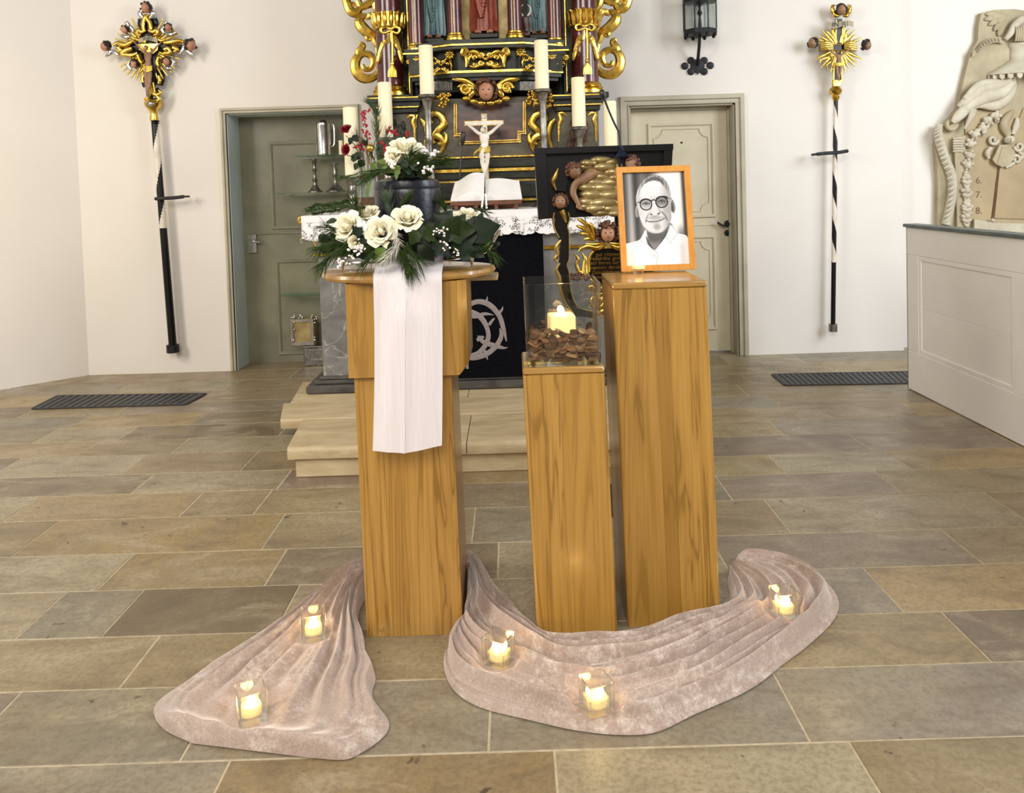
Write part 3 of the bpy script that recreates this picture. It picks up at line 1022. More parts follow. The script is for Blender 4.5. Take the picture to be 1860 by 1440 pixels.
frame_xf(MB().box(-hw + bw - 0.006, hw - bw + 0.006, 0.004, 0.007, bw - 0.006, fhh - bw + 0.006)).build('backing_board', 'brown_wood', FR, smooth=0)
m = MB().prism([(-0.03, 0.009, 0.3 * fhh + .05), (0.03, 0.009, 0.3 * fhh + .05), (0.03, 0.075, 0.004), (-0.03, 0.075, 0.004)], (0, 0.003, 0.0))
frame_xf(m).build('easel_strut', 'brown_wood', FR, smooth=0)

# the print: a fine grid of vertices, each carrying the grey of the photograph at that spot
def smooth(a, b, x):
    t = np.clip((x - a) / (b - a), 0, 1)
    return t * t * (3 - 2 * t)
def portrait(U, V):
    """U,V in picture units of a 770 x 1110 print (x right, y down)"""
    x, y = U, V
    g = np.full(x.shape, 0.5)
    # blurred room behind
    bgv = 0.30 + 0.30 * np.exp(-((x - 90) / 38) ** 2) - 0.16 * np.exp(-((x - 160) / 30) ** 2) + 0.10 * np.exp(-((x - 250) / 45) ** 2) - 0.10 * np.exp(-((x - 15) / 30) ** 2)
    bgv += 0.12 * smooth(0, 1100, y)
    bright = smooth(250, 420, x + 0.25 * (y - 200) * (y < 400) - 20)
    g = bgv * (1 - bright) + 0.95 * bright
    g = g * (1 - smooth(705, 755, x)) + 0.22 * smooth(705, 755, x)
    g = g * (1 - 0.6 * smooth(600, 700, x) * smooth(600, 760, y)) + 0.25 * 0.6 * smooth(600, 700, x) * smooth(600, 760, y)
    def put(mask, val):
        nonlocal g
        g = g * (1 - mask) + val * mask
    def ell(cx, cy, rx, ry, soft=0.05, rot=0.0):
        c, s = math.cos(rot), math.sin(rot)
        dx, dy = (x - cx) * c + (y - cy) * s, -(x - cx) * s + (y - cy) * c
        return 1 - smooth(1 - soft, 1 + soft, np.sqrt((dx / rx) ** 2 + (dy / ry) ** 2))
    def poly(pts, soft=4.0):
        d = np.full(x.shape, -1e9)
        n = len(pts)
        inside = np.zeros(x.shape, bool)
        dist = np.full(x.shape, 1e9)
        for i in range(n):
            x0, y0 = pts[i]; x1, y1 = pts[(i + 1) % n]
            cond = ((y0 > y) != (y1 > y)) & (x < (x1 - x0) * (y - y0) / (y1 - y0 + 1e-9) + x0)
            inside ^= cond
            t = np.clip(((x - x0) * (x1 - x0) + (y - y0) * (y1 - y0)) / ((x1 - x0) ** 2 + (y1 - y0) ** 2 + 1e-9), 0, 1)
            dist = np.minimum(dist, np.hypot(x - x0 - t * (x1 - x0), y - y0 - t * (y1 - y0)))
        sd = np.where(inside, dist, -dist)
        return smooth(-soft, soft, sd)
    def line(pts, w, soft=2.0):
        dist = np.full(x.shape, 1e9)
        for (x0, y0), (x1, y1) in zip(pts[:-1], pts[1:]):
            t = np.clip(((x - x0) * (x1 - x0) + (y - y0) * (y1 - y0)) / ((x1 - x0) ** 2 + (y1 - y0) ** 2 + 1e-9), 0, 1)
            dist = np.minimum(dist, np.hypot(x - x0 - t * (x1 - x0), y - y0 - t * (y1 - y0)))
        return 1 - smooth(w - soft, w + soft, dist)
    def cr(pts, sub=8):
        return [tuple(q) for q in crom(pts, sub)]
    rngp = np.random.RandomState(3)
    # neck
    put(poly(cr([(262, 690), (255, 800), (270, 900), (345, 960), (420, 900), (560, 760), (575, 620), (400, 640), (262, 690)]), 5), 0.50)
    put(0.8 * ell(370, 770, 130, 70, 0.5), 0.30)
    put(0.55 * ell(545, 730, 60, 90, 0.6), 0.20)
    # shirt
    sh = poly(cr([(0, 1110), (0, 872), (60, 836), (180, 800), (255, 690), (275, 760), (300, 870), (352, 932), (420, 868), (500, 770), (560, 640), (600, 690), (640, 740), (770, 800), (770, 1110)], 6), 4)
    put(sh, 0.95)
    put(sh * 0.35 * np.exp(-((x - 60) / 60) ** 2) * smooth(860, 980, y), 0.70)
    put(sh * 0.30 * np.exp(-((x - 690) / 50) ** 2) * smooth(830, 900, y), 0.72)
    put(sh * line(cr([(352, 932), (385, 985), (375, 1050), (362, 1110)]), 4, 5), 0.70)
    put(sh * line(cr([(180, 800), (225, 835), (262, 852), (300, 872)]), 4, 6) * 0.7, 0.62)
    put(sh * line(cr([(500, 770), (540, 850), (560, 842), (640, 745)]), 4, 6) * 0.7, 0.62)
    put(sh * line(cr([(560, 640), (520, 740), (440, 840), (352, 932)]), 5, 7) * 0.6, 0.66)
    put(sh * ell(350, 1000, 11, 9, 0.3), 0.72)
    # collar shadow inside
    put(poly(cr([(255, 760), (275, 860), (340, 925), (300, 850), (270, 770)]), 6) * 0.8, 0.16)
    put(poly(cr([(560, 660), (500, 765), (420, 865), (480, 770), (548, 690)]), 6) * 0.8, 0.20)
    # ears
    put(ell(172, 460, 27, 78, 0.12, 0.12), 0.62); put(ell(178, 470, 14, 50, 0.4, 0.12), 0.42)
    put(ell(603, 415, 32, 84, 0.12, -0.12), 0.46); put(ell(598, 425, 15, 55, 0.4, -0.12), 0.24)
    # head
    head = poly(cr([(175, 420), (168, 330), (190, 220), (250, 120), (330, 62), (400, 45), (480, 62), (545, 130), (580, 220), (590, 330), (588, 430), (570, 560), (530, 640), (455, 700), (370, 712), (300, 690), (240, 630), (195, 540), (175, 420)], 8), 4)
    shade = 0.86 - 0.20 * smooth(420, 590, x) - 0.08 * (1 - smooth(180, 260, x)) + 0.05 * ell(360, 190, 150, 90, 0.6)
    put(head, shade)
    nz = np.zeros(x.shape)
    # short grey hair, receding at the temples
    hair = poly(cr([(172, 400), (160, 320), (185, 215), (245, 115), (325, 55), (400, 38), (485, 55), (552, 125), (588, 215), (598, 320), (592, 360), (570, 300), (545, 225), (500, 165), (455, 118), (380, 106), (300, 128), (235, 190), (205, 270), (200, 350)], 8), 5)
    streak = 0.5 + 0.5 * np.sin(0.16 * x + 0.05 * y + 3 * np.sin(0.02 * y) + 2 * np.sin(0.011 * x * 3))
    put(hair, 0.46 + 0.18 * streak + 0.22 * (1 - smooth(170, 260, x)) + 0.16 * smooth(545, 590, x))
    put(poly(cr([(270, 140), (330, 78), (410, 60), (480, 85), (520, 150), (455, 112), (380, 98), (310, 120)]), 8) * 0.75, 0.26)
    # forehead lines
    for yy, a in ((190, .10), (222, .10), (252, .08)):
        put(line(cr([(270, yy + 12), (330, yy), (420, yy + 2), (500, yy + 8)]), 3, 6) * a * 4, 0.60)
    put(line(cr([(352, 290), (358, 330)]), 3, 5) * .7, 0.42); put(line(cr([(388, 282), (384, 325)]), 3, 5) * .7, 0.42)
    # eye region
    put(ell(278, 372, 62, 34, 0.6) * .6, 0.46); put(ell(478, 352, 62, 34, 0.6) * .7, 0.36)
    for ex, ey, s in ((282, 378, 1), (474, 356, -1)):
        put(line(cr([(ex - 42, ey + 6), (ex - 10, ey - 12), (ex + 22, ey - 8), (ex + 44, ey + 6)]), 5, 4), 0.16)
        put(ell(ex, ey + 3, 30, 10, 0.3), 0.60)
        put(ell(ex + 2, ey + 1, 13, 11, 0.2), 0.10)
        put(ell(ex + 6, ey - 3, 3, 3, 0.4), 0.9)
        put(line(cr([(ex - 40, ey + 32), (ex, ey + 42), (ex + 40, ey + 30)]), 3, 6) * .5, 0.42)
        put(line(cr([(ex - 64, ey - 38), (ex - 20, ey - 56), (ex + 30, ey - 50), (ex + 62, ey - 34)]), 8, 7) * .75, 0.34)
    # nose, cheeks, folds
    put(line(cr([(352, 350), (340, 430), (325, 485)]), 5, 12) * .45, 0.50)
    put(line(cr([(420, 345), (430, 420), (448, 480)]), 8, 14) * .6, 0.40)
    put(ell(385, 470, 40, 34, 0.7) * .6, 0.84)
    put(ell(336, 506, 16, 8, 0.5) * .9, 0.20); put(ell(428, 500, 18, 8, 0.5) * .9, 0.16)
    put(line(cr([(325, 492), (340, 520), (385, 528), (432, 512), (446, 480)]), 4, 5) * .6, 0.34)
    put(line(cr([(305, 500), (278, 550), (262, 600)]), 6, 9) * .8, 0.36)
    put(line(cr([(470, 482), (510, 530), (528, 580)]), 7, 10) * .8, 0.28)
    put(ell(255, 480, 50, 60, 0.8) * .5, 0.82); put(ell(525, 450, 40, 50, 0.8) * .4, 0.56)
    # beard
    beard = poly(cr([(200, 520), (235, 560), (262, 612), (300, 556), (350, 532), (385, 540), (430, 528), (490, 545), (530, 600), (560, 560), (580, 480), (582, 560), (535, 655), (455, 722), (370, 735), (300, 712), (235, 650), (205, 580)], 8), 10)
    st2 = 0.5 + 0.5 * np.sin(0.45 * x + 0.10 * y + 4 * np.sin(0.03 * x + 0.02 * y))
    bt = 0.78 + 0.16 * st2 - 0.26 * smooth(440, 580, x)
    put(beard * 0.9, bt)
    put(ell(388, 548, 95, 20, 0.7) * .45, 0.42)
    put(ell(400, 655, 40, 40, 0.7) * .45, 0.36)
    # smile
    put(line(cr([(276, 580), (310, 594), (385, 596), (455, 580), (500, 556)]), 4.5, 3.5), 0.16)
    put(line(cr([(320, 586), (385, 582), (450, 572)]), 5, 6) * .5, 0.40)
    put(line(cr([(320, 610), (385, 614), (450, 598)]), 8, 8) * .5, 0.72)
    # glasses
    def ring(cx, cy, rx, ry, w):
        d = np.sqrt(((x - cx) / rx) ** 2 + ((y - cy) / ry) ** 2)
        r_ = np.hypot(x - cx, y - cy)
        return 1 - smooth(w - 2.2, w + 2.2, np.abs(d - 1) * (rx + ry) / 2)
    put(ell(280, 388, 66, 62, 0.1) * .12, 0.2); put(ell(472, 366, 68, 62, 0.1) * .25, 0.2)
    put(ring(280, 388, 70, 65, 7), 0.08); put(ring(474, 364, 72, 65, 7), 0.07)
    put(line(cr([(212, 360), (240, 334), (290, 325), (335, 340)]), 9, 3), 0.07)
    put(line(cr([(412, 330), (460, 302), (520, 300), (552, 318)]), 9, 3), 0.07)
    put(line(cr([(342, 352), (375, 334), (408, 345)]), 7, 3), 0.08)
    put(line([(212, 362), (182, 356)], 6, 3), 0.10); put(line([(548, 318), (590, 330)], 6, 3), 0.12)
    put(line([(556, 318), (588, 332)], 2, 2), 0.85)
    return np.clip(g, 0.02, 0.98)
PW, PH = 770.0, 1110.0
nx, nz_ = 250, 360
U, V = np.meshgrid(np.linspace(0, PW, nx), np.linspace(0, PH, nz_))
G = portrait(U, V)
w_in, h_in = 2 * (hw - bw) + 0.002, fhh - 2 * bw + 0.002
X = (U / PW - 0.5) * w_in
Z = (fhh / 2) + (0.5 - V / PH) * h_in
m = MB()
m.v = [(float(a), 0.0025, float(b)) for a, b in zip(X.ravel(), Z.ravel())]
m.f = [(i * nx + j, i * nx + j + 1, (i + 1) * nx + j + 1, (i + 1) * nx + j) for i in range(nz_ - 1) for j in range(nx - 1)]
frame_xf(m)
tp = NT('portrait_print')
at_ = tp.n('ShaderNodeAttribute', attribute_name='tone')
tp.l(at_.outputs['Color'], tp.b.inputs['Base Color'])
tp.set(rough=0.35)
pr = m.build('portrait_print', tp.m, FR, smooth=0, recalc=False)
pr['label'] = 'black and white portrait photograph of a man in round glasses and white shirt'
ca = pr.data.color_attributes.new('tone', 'FLOAT_COLOR', 'POINT')
gl = np.where(G <= 0.04045, G / 12.92, ((G + 0.055) / 1.055) ** 2.4).ravel()
buf = np.ones((gl.size, 4)); buf[:, 0] = gl; buf[:, 1] = gl; buf[:, 2] = gl * 1.01
ca.data.foreach_set('color', buf.ravel())

# ================================================================== glass vase with candle and bark
def open_glass_box(m, x0, x1, y0, y1, z0, z1, t, tb, r=0.006, flare=0.0):
    """square vessel with wall thickness t and base thickness tb, slightly rounded corners"""
    def ring(d, z, k):
        pts = []
        rr2 = max(r - d, 0.0015)
        for cx, cy, a0 in ((x1, y1, 0), (x0, y1, PI / 2), (x0, y0, PI), (x1, y0, 1.5 * PI)):
            sx, sy = (1 if cx == x1 else -1), (1 if cy == y1 else -1)
            ox, oy = cx - sx * (d + rr2) + sx * k, cy - sy * (d + rr2) + sy * k
            for q in range(4):
                a = a0 + PI / 2 * q / 3
                pts.append((ox + rr2 * math.cos(a), oy + rr2 * math.sin(a), z))
        return pts
    rings = [ring(0.003, z0, 0), ring(0, z0 + 0.003, 0), ring(0, z1 - 0.0015, flare), ring(0.0012, z1, flare), ring(t - 0.0012, z1, flare), ring(t, z1 - 0.0015, flare), ring(t, z0 + tb + 0.002, 0), ring(t + 0.002, z0 + tb, 0)]
    g0 = len(m.v)
    n = 16
    vs = [p for rg in rings for p in rg]
    fs = []
    for i in range(len(rings) - 1):
        for j in range(n):
            k = (j + 1) % n
            fs.append((i * n + j, i * n + k, (i + 1) * n + k, (i + 1) * n + j))
    fs.append(tuple(range(n - 1, -1, -1)))
    fs.append(tuple((len(rings) - 1) * n + j for j in range(n)))
    return m.add(vs, fs)

def flame(parent, c, h, w, power=0.0, name='flame'):
    m = MB().lathe([(0.0002, 0), (w * 0.7, h * 0.14), (w, h * 0.32), (w * 0.72, h * 0.6), (w * 0.3, h * 0.85), (0.0002, h)], c, 12)
    o = m.build(name, 'flame', parent)
    o['label'] = 'small burning flame'
    if power:
        l = bpy.data.lights.new('candle_light', 'POINT')
        l.energy, l.color, l.shadow_soft_size = power, (1.0, 0.60, 0.24), 0.012
        lo = bpy.data.objects.new('candle_light', l)
        COL.objects.link(lo)
        lo.parent = parent
        lo.location = Vector(c) + Vector((0, 0, h * 0.9)) - ORIG[parent.name]
    return o

VB = 0.0006
vh = P(960, 517, p2y + 0.012).z - P2H
vx0, vx1 = P(957, 640, p2y + 0.012).x, P(1092, 640, p2y + 0.012).x
vy0 = p2y + 0.012
vy1 = vy0 + (vx1 - vx0) * 0.93
vz = P2H + VB
vt = thing('square_glass_vase', 'large square clear glass vase on the shorter plinth', 'vase', ((vx0 + vx1) / 2, (vy0 + vy1) / 2, vz))
open_glass_box(MB(), vx0, vx1, vy0, vy1, vz, vz + vh, 0.005, 0.012, 0.009, 0.004).build('vessel', 'glass', vt)
cx, cy = P(1020, 600, vy0 + 0.11).x, vy0 + 0.11
cw = P(1043, 590, cy).x - P(997, 590, cy).x
cz0 = P(1020, 612, cy).z - 0.012
cz1 = P(1020, 570, cy).z
pc = thing('square_pillar_candle', 'glowing square cream candle bedded in bark chips inside the glass vase', 'candle', (cx, cy, cz0))
def candle_block(m, cx, cy, w, z0, z1, dip=0.006):
    n = 8
    g = []
    m.bbox(cx - w / 2, cx + w / 2, cy - w / 2, cy + w / 2, z0, z1, 0.003)
    return m
m = MB()
N = 14
top = []
hw2 = cw / 2
# wax block with a melted hollow in the top
prof_r = [(hw2, cz0), (hw2, cz1 - 0.004), (hw2 - 0.003, cz1), (hw2 - 0.010, cz1 - 0.003), (hw2 * 0.5, cz1 - 0.011), (0.0008, cz1 - 0.012)]
def sq(a, i):
    c, s_ = abs(math.cos(a)), abs(math.sin(a))
    k = 1.0 / max(c, s_)
    return min(k, 1.36) if i < 0.62 else min(1 + (k - 1) * 0.4, 1.2)
m.lathe(prof_r, (cx, cy, 0), 48, Matrix.Rotation(R(6), 4, 'Z'), 1, 1, sq)
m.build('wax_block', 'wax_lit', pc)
MB().tube([(cx, cy, cz1 - 0.012), (cx + 0.001, cy, cz1 + 0.002)], 0.0012, 6).build('wick', 'wick', pc)
flame(pc, (cx + 0.001, cy, cz1 - 0.003), 0.010, 0.0024, 0.55)

chips = []
for k in range(6):
    L, Wd, T = hedge(.026, .046), hedge(.012, .024), hedge(.003, .007)
    m = MB()
    n = 7
    pts = []
    for i in range(n):
        a = 2 * PI * i / n
        pts.append((L / 2 * math.cos(a) * hedge(.75, 1.1), Wd / 2 * math.sin(a) * hedge(.7, 1.15), hedge(-.002, .002)))
    m.prism(pts, (0, 0, T))
    m.v = [(x, y, z + 0.25 * x * x / L * (1 if k % 2 else -1) * 4 * .3) for x, y, z in m.v]
    chips.append(m.data('bark_chip', 'bark', smooth=25))
rc = random.Random(8)
layer_top = P(1020, 603, vy0 + 0.02).z
nchip = 0
def chip(x, y, z, rot):
    o = bpy.data.objects.new('bark_chip', rc.choice(chips))
    COL.objects.link(o)
    o.location = (x, y, z)
    o.rotation_euler = rot
    return tag(o, 'small brown bark chip in the bed of chips inside the square glass vase', 'bark chip', 'bark chips in the square glass vase')
zz = vz + 0.019
inx0, inx1, iny0, iny1 = vx0 + 0.026, vx1 - 0.026, vy0 + 0.022, vy1 - 0.026
lay = 0
while zz < layer_top + 0.004:
    cells = [(i, j) for i in range(7) for j in range(7)]
    for i, j in cells:
        # only the ring of chips that can be seen: against the panes and on top
        edge_cell = j in (0, 1) or i in (0, 6)
        is_top = zz > layer_top - 0.016
        if not (edge_cell or is_top) or (i in (0, 6) and zz > layer_top - 0.012):
            continue
        x = inx0 + (inx1 - inx0) * (i + rc.uniform(.2, .8)) / 7 if i not in (0, 6) else (inx0 - 0.004 if i == 0 else inx1 + 0.004)
        y = iny0 + (iny1 - iny0) * (j + rc.uniform(.2, .8)) / 7
        if j == 0: y = iny0 - rc.uniform(0, .006)
        if zz > cz0 - 0.012 and abs(x - cx) < hw2 + 0.016 and abs(y - cy) < hw2 + 0.016:
            continue
        tilt = rc.uniform(-.5, .5)
        if j == 0:
            rot = (R(62) + rc.uniform(-.3, .3), rc.uniform(-.5, .5), rc.uniform(-.25, .25))
        elif i in (0, 6):
            rot = (rc.uniform(-.3, .3), R(62), rc.uniform(1.2, 1.9))
        else:
            rot = (rc.uniform(-.45, .45), rc.uniform(-.45, .45), rc.uniform(0, 6.28))
        chip(x, y, zz + rc.uniform(-.002, .004) + (0.006 * math.sin(i * 1.7 + j) if is_top else 0), rot)
        nchip += 1
    for fx_ in (0.0, 0.06, 0.94, 1.0, rc.uniform(.1, .9), rc.uniform(.1, .9)):
        chip(inx0 + (inx1 - inx0) * fx_, iny0 - 0.002 + rc.uniform(0, .012), zz + rc.uniform(-.003, .003), (R(60) + rc.uniform(-.4, .4), rc.uniform(-.6, .6), rc.uniform(-.4, .4)))
    zz += 0.0115
    lay += 1
print('chips', nchip)

# ================================================================== votive glasses
def votive(label, loc, rotz, power=1.0):
    t = thing('votive_glass', label, 'candle', (0, 0, 0), 'small square candle glasses on the velvet cloth')
    w, h = 0.0355, 0.081
    open_glass_box(MB(), -w, w, -w, w, 0, h, 0.0055, 0.014, 0.005, 0.0025).build('glass_cube', 'glass_thick', t)
    m = MB().lathe([(0.0008, 0.0135), (0.022, 0.0135), (0.0255, 0.016), (0.026, 0.036), (0.025, 0.038), (0.015, 0.0365), (0.0008, 0.036)], (0, 0, 0), 24)
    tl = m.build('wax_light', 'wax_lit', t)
    MB().tube([(0, 0, 0.036), (0.0006, 0, 0.0415)], 0.0009, 6).build('wick', 'wick', tl)
    flame(t, (0.0006, 0, 0.0395), 0.017, 0.0042, power)
    t.location = loc
    t.rotation_euler = (0, 0, rotz)
    return t
# ================================================================== velvet cloth on the floor
def resample(pts, n):
    c = np.array([np.array(q) for q in crom(pts, 8)])
    d = np.r_[0, np.cumsum(np.hypot(*(np.diff(c, axis=0).T)))]
    t = np.linspace(0, d[-1], n)
    return np.c_[np.interp(t, d, c[:, 0]), np.interp(t, d, c[:, 1])]

VOT = [((570, 1158), 'burning square candle glass on velvet cloth beside the column', 0.25, 0.030),
       ((457, 1306), 'burning square candle glass on velvet cloth, the leftmost and frontmost', 0.45, 0.022),
       ((906, 1205), 'burning square candle glass on velvet cloth between column and shorter plinth', -0.5, 0.022),
       ((1085, 1290), 'burning square candle glass on velvet cloth in front of the shorter plinth', 0.35, 0.024),
       ((1425, 1119), 'burning square candle glass on velvet cloth right of the tallest plinth', 0.1, 0.030)]
vpos = [(F(*p, z=h), h) for p, _, _, h in VOT]

def fl(pts):
    return [tuple(F(*p))[:2] for p in pts]

def billow(x):
    return abs(math.sin(PI * x)) ** 0.6

def clear(x, y):
    # keep the cloth outside the feet of the three wooden plinths
    if ly - .006 < y < ly + LD + .006 and lx0 - .006 < x < lx1 + .006:
        return (lx0 - .006, y) if x < (lx0 + lx1) / 2 else (lx1 + .006, y)
    if p2y - .006 < y < p2y + .25 and p2x0 - .004 < x < p2x1 + .004:
        return x, p2y - .006
    if p3y - .006 < y < p3y + .30 and p3x0 - .004 < x < p3x1 + .006:
        return (p3x1 + .006, y) if x > p3x1 - .05 and y > p3y + .03 else (x, p3y - .006)
    return x, y

def ridge(x):
    return (0.5 + 0.5 * math.cos(2 * PI * x)) ** 2.4

def cloth_strip(m, A, B, nu, nv, hfun, drop):
    g = []
    for i in range(nu):
        u = i / (nu - 1)
        row = []
        for j in range(nv):
            v = j / (nv - 1)
            # crowd the columns towards the hems so that they roll under
            vv = v + 0.06 * math.sin(2 * PI * v) * -0.5
            wv = 0.020 * mnoise.noise(Vector((u * 9, 7.7 + round(v), 0.0))) * (abs(2 * v - 1) ** 3) * (1 if v > 0.5 else 0.0)
            vv += wv * 4
            x = A[i, 0] * (1 - vv) + B[i, 0] * vv
            y = A[i, 1] * (1 - vv) + B[i, 1] * vv
            x, y = clear(x, y)
            e = min(v, 1 - v)
            eu = drop(u)
            edge = (0.35 * (1 - (1 - min(1, e / 0.03)) ** 2) ** 0.5 + 0.65 * (1 - (1 - min(1, e / 0.15)) ** 2)) * eu
            n1 = mnoise.noise(Vector((x * 5, y * 5, 1.3)))
            n2 = mnoise.noise(Vector((x * 13, y * 13, 4.1)))
            h = hfun(u, v, x, y, n1, n2)
            for q, h0 in vpos:
                d = math.hypot(x - q.x, y - q.y)
                k = min(1, max(0, (0.085 - d) / 0.040))
                k = k * k * (3 - 2 * k)
                h = h * (1 - k) + h0 * k
            row.append((x, y, max(0.0015, 0.003 + h * edge)))
        g.append(row)
    m.grid(g)

m = MB()
# left fan: gathered behind the column, spreading to the viewer
A1 = resample(fl([(770, 1030), (700, 1036), (662, 1046), (600, 1085), (520, 1135), (420, 1195), (330, 1248), (288, 1275), (280, 1300), (300, 1328), (350, 1352)]), 130)
B1 = resample(fl([(770, 1055), (700, 1060), (656, 1100), (650, 1135), (658, 1165), (676, 1215), (684, 1280), (690, 1325), (668, 1360), (625, 1380), (560, 1378)]), 130)
def folds(seed, n, v0, v1, drift):
    """long folds as ridges v_k(u): base place, drift along the cloth, width, height and where each fades in and out"""
    rg = random.Random(seed)
    out = []
    for k in range(n):
        b = v0 + (v1 - v0) * (k + .5 + rg.uniform(-.28, .28)) / n
        out.append((b, rg.uniform(-drift, drift), rg.uniform(0, 6.3), rg.uniform(.30, .52) * (v1 - v0) / n, rg.uniform(.6, 1.15), rg.uniform(-.3, .22), rg.uniform(.80, 1.35)))
    return out
def fold_height(fs, u, v, warp):
    s = 0.0
    for b, dr, ph, w, a, u0, u1 in fs:
        fade = min(1, max(0, (u - u0) / .14)) * min(1, max(0, (u1 - u) / .14))
        if fade <= 0:
            continue
        vk = b + dr * (u - .5) + .018 * math.sin(5.5 * u + ph) + warp
        d = (v - vk) / w
        if abs(d) > 4:
            continue
        p = math.exp(-(d / 1.15) ** 2) if d < 0 else math.exp(-(d / .70) ** 2)
        s += (a * fade * p) ** 2.5
    return s ** .4
FL = [folds(3, 8, .02, .98, .08), folds(8, 15, .0, 1.0, .14)]
def h_left(u, v, x, y, n1, n2):
    gat = math.exp(-((u - 0.26) / 0.16) ** 2)
    hem = math.exp(-((u - 0.925) / 0.055) ** 2)
    flat = min(1, max(0, (0.90 - u) / 0.22))
    f = fold_height(FL[0], u, v, .02 * n1)
    f2 = fold_height(FL[1], u, v, .03 * n1)
    return 0.012 + 0.030 * gat + (0.040 * f + 0.020 * f2) * (0.15 + 0.85 * flat) * (0.8 + 0.35 * gat) + 0.036 * hem * (1 + 0.5 * n1) + 0.010 * n1 + 0.004 * n2
cloth_strip(m, A1, B1, 130, 150, h_left, lambda u: (1 - (1 - min(1, (1 - u) / 0.05)) ** 2) ** 0.5)
# right swag, from behind the column round the two plinths
A2 = resample(fl([(770, 1030), (815, 1028), (850, 1032), (880, 1058), (920, 1102), (952, 1138), (985, 1174), (1050, 1178), (1125, 1178), (1200, 1158), (1262, 1148), (1318, 1118), (1326, 1085), (1322, 1060), (1326, 1040)]), 250)
B2 = resample(fl([(770, 1055), (815, 1056), (850, 1072), (849, 1112), (843, 1154), (822, 1178), (808, 1204), (826, 1244), (875, 1278), (950, 1306), (1030, 1326), (1120, 1333), (1195, 1331), (1265, 1304), (1335, 1268), (1405, 1222), (1465, 1180), (1508, 1125), (1516, 1090), (1498, 1058), (1462, 1034), (1412, 1018), (1365, 1013), (1335, 1022)]), 250)
FR_ = [folds(33, 11, .03, .92, .18), folds(41, 17, .0, .95, .28)]
def h_right(u, v, x, y, n1, n2):
    gat = math.exp(-((u - 0.10) / 0.10) ** 2)
    gat2 = math.exp(-((u - 0.74) / 0.10) ** 2)
    amp = 1 - 0.5 * math.exp(-((u - 0.93) / 0.08) ** 2)
    f = fold_height(FR_[0], u, v, .025 * n1)
    f2 = fold_height(FR_[1], u, v, .03 * n1)
    return 0.014 + 0.028 * gat + (0.046 * f + 0.022 * f2) * amp * (0.85 + 0.25 * gat2) + 0.008 * n1 + 0.003 * n2
cloth_strip(m, A2, B2, 250, 150, h_right, lambda u: (1 - (1 - min(1, (1 - u) / 0.03)) ** 2) ** 0.5)
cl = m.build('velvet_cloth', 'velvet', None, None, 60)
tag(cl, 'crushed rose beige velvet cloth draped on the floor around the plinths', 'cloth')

for (p, lab, rz, h), (q, h0) in zip(VOT, vpos):
    votive(lab, (q.x, q.y, h + 0.0045), rz, 0.5)

# round tea light on the tallest plinth
c = F(1160, 498, P3H + 0.0005)
c.y = min(c.y, FRY - 0.040)
tl = thing('tea_light', 'small round tea light in a clear glass cup before the portrait', 'candle', tuple(c))
k = 0.9
MB().lathe([(0.0008, 0), (0.015, 0), (0.0165, 0.003), (0.0165, 0.014), (0.024, 0.018), (0.0245, 0.032), (0.0232, 0.032), (0.0226, 0.0195), (0.015, 0.0165), (0.0008, 0.016)], c, 28).build('glass_cup', 'glass', tl)
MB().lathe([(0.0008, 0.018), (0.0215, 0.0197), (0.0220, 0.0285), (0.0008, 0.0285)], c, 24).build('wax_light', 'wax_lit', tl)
MB().tube([c + Vector((0, 0, 0.028)), c + Vector((0, 0, 0.032))], 0.0009, 6).build('wick', 'wick', tl)
flame(tl, (c.x, c.y, c.z + 0.031), 0.010, 0.0026, 0.06)
# ================================================================== carving helpers
def face_fn(d):
    x, y, z = d
    k = 1.0
    if y < 0.2:
        k += 0.17 * math.exp(-((x / .13) ** 2 + ((z + .14) / .17) ** 2))
        k += 0.05 * math.exp(-((x / .10) ** 2 + ((z - .06) / .2) ** 2))
        for s in (-1, 1):
            k -= 0.07 * math.exp(-(((x - s * .33) / .17) ** 2 + ((z - .10) / .12) ** 2))
            k += 0.06 * math.exp(-(((x - s * .42) / .22) ** 2 + ((z + .28) / .2) ** 2))
        k -= 0.05 * math.exp(-((x / .25) ** 2 + ((z + .47) / .04) ** 2))
        k += 0.05 * math.exp(-((x / .2) ** 2 + ((z + .40) / .05) ** 2))
        k += 0.04 * math.exp(-((x / .2) ** 2 + ((z + .54) / .05) ** 2))
        k += 0.06 * math.exp(-((x / .22) ** 2 + ((z + .72) / .14) ** 2))
    return k

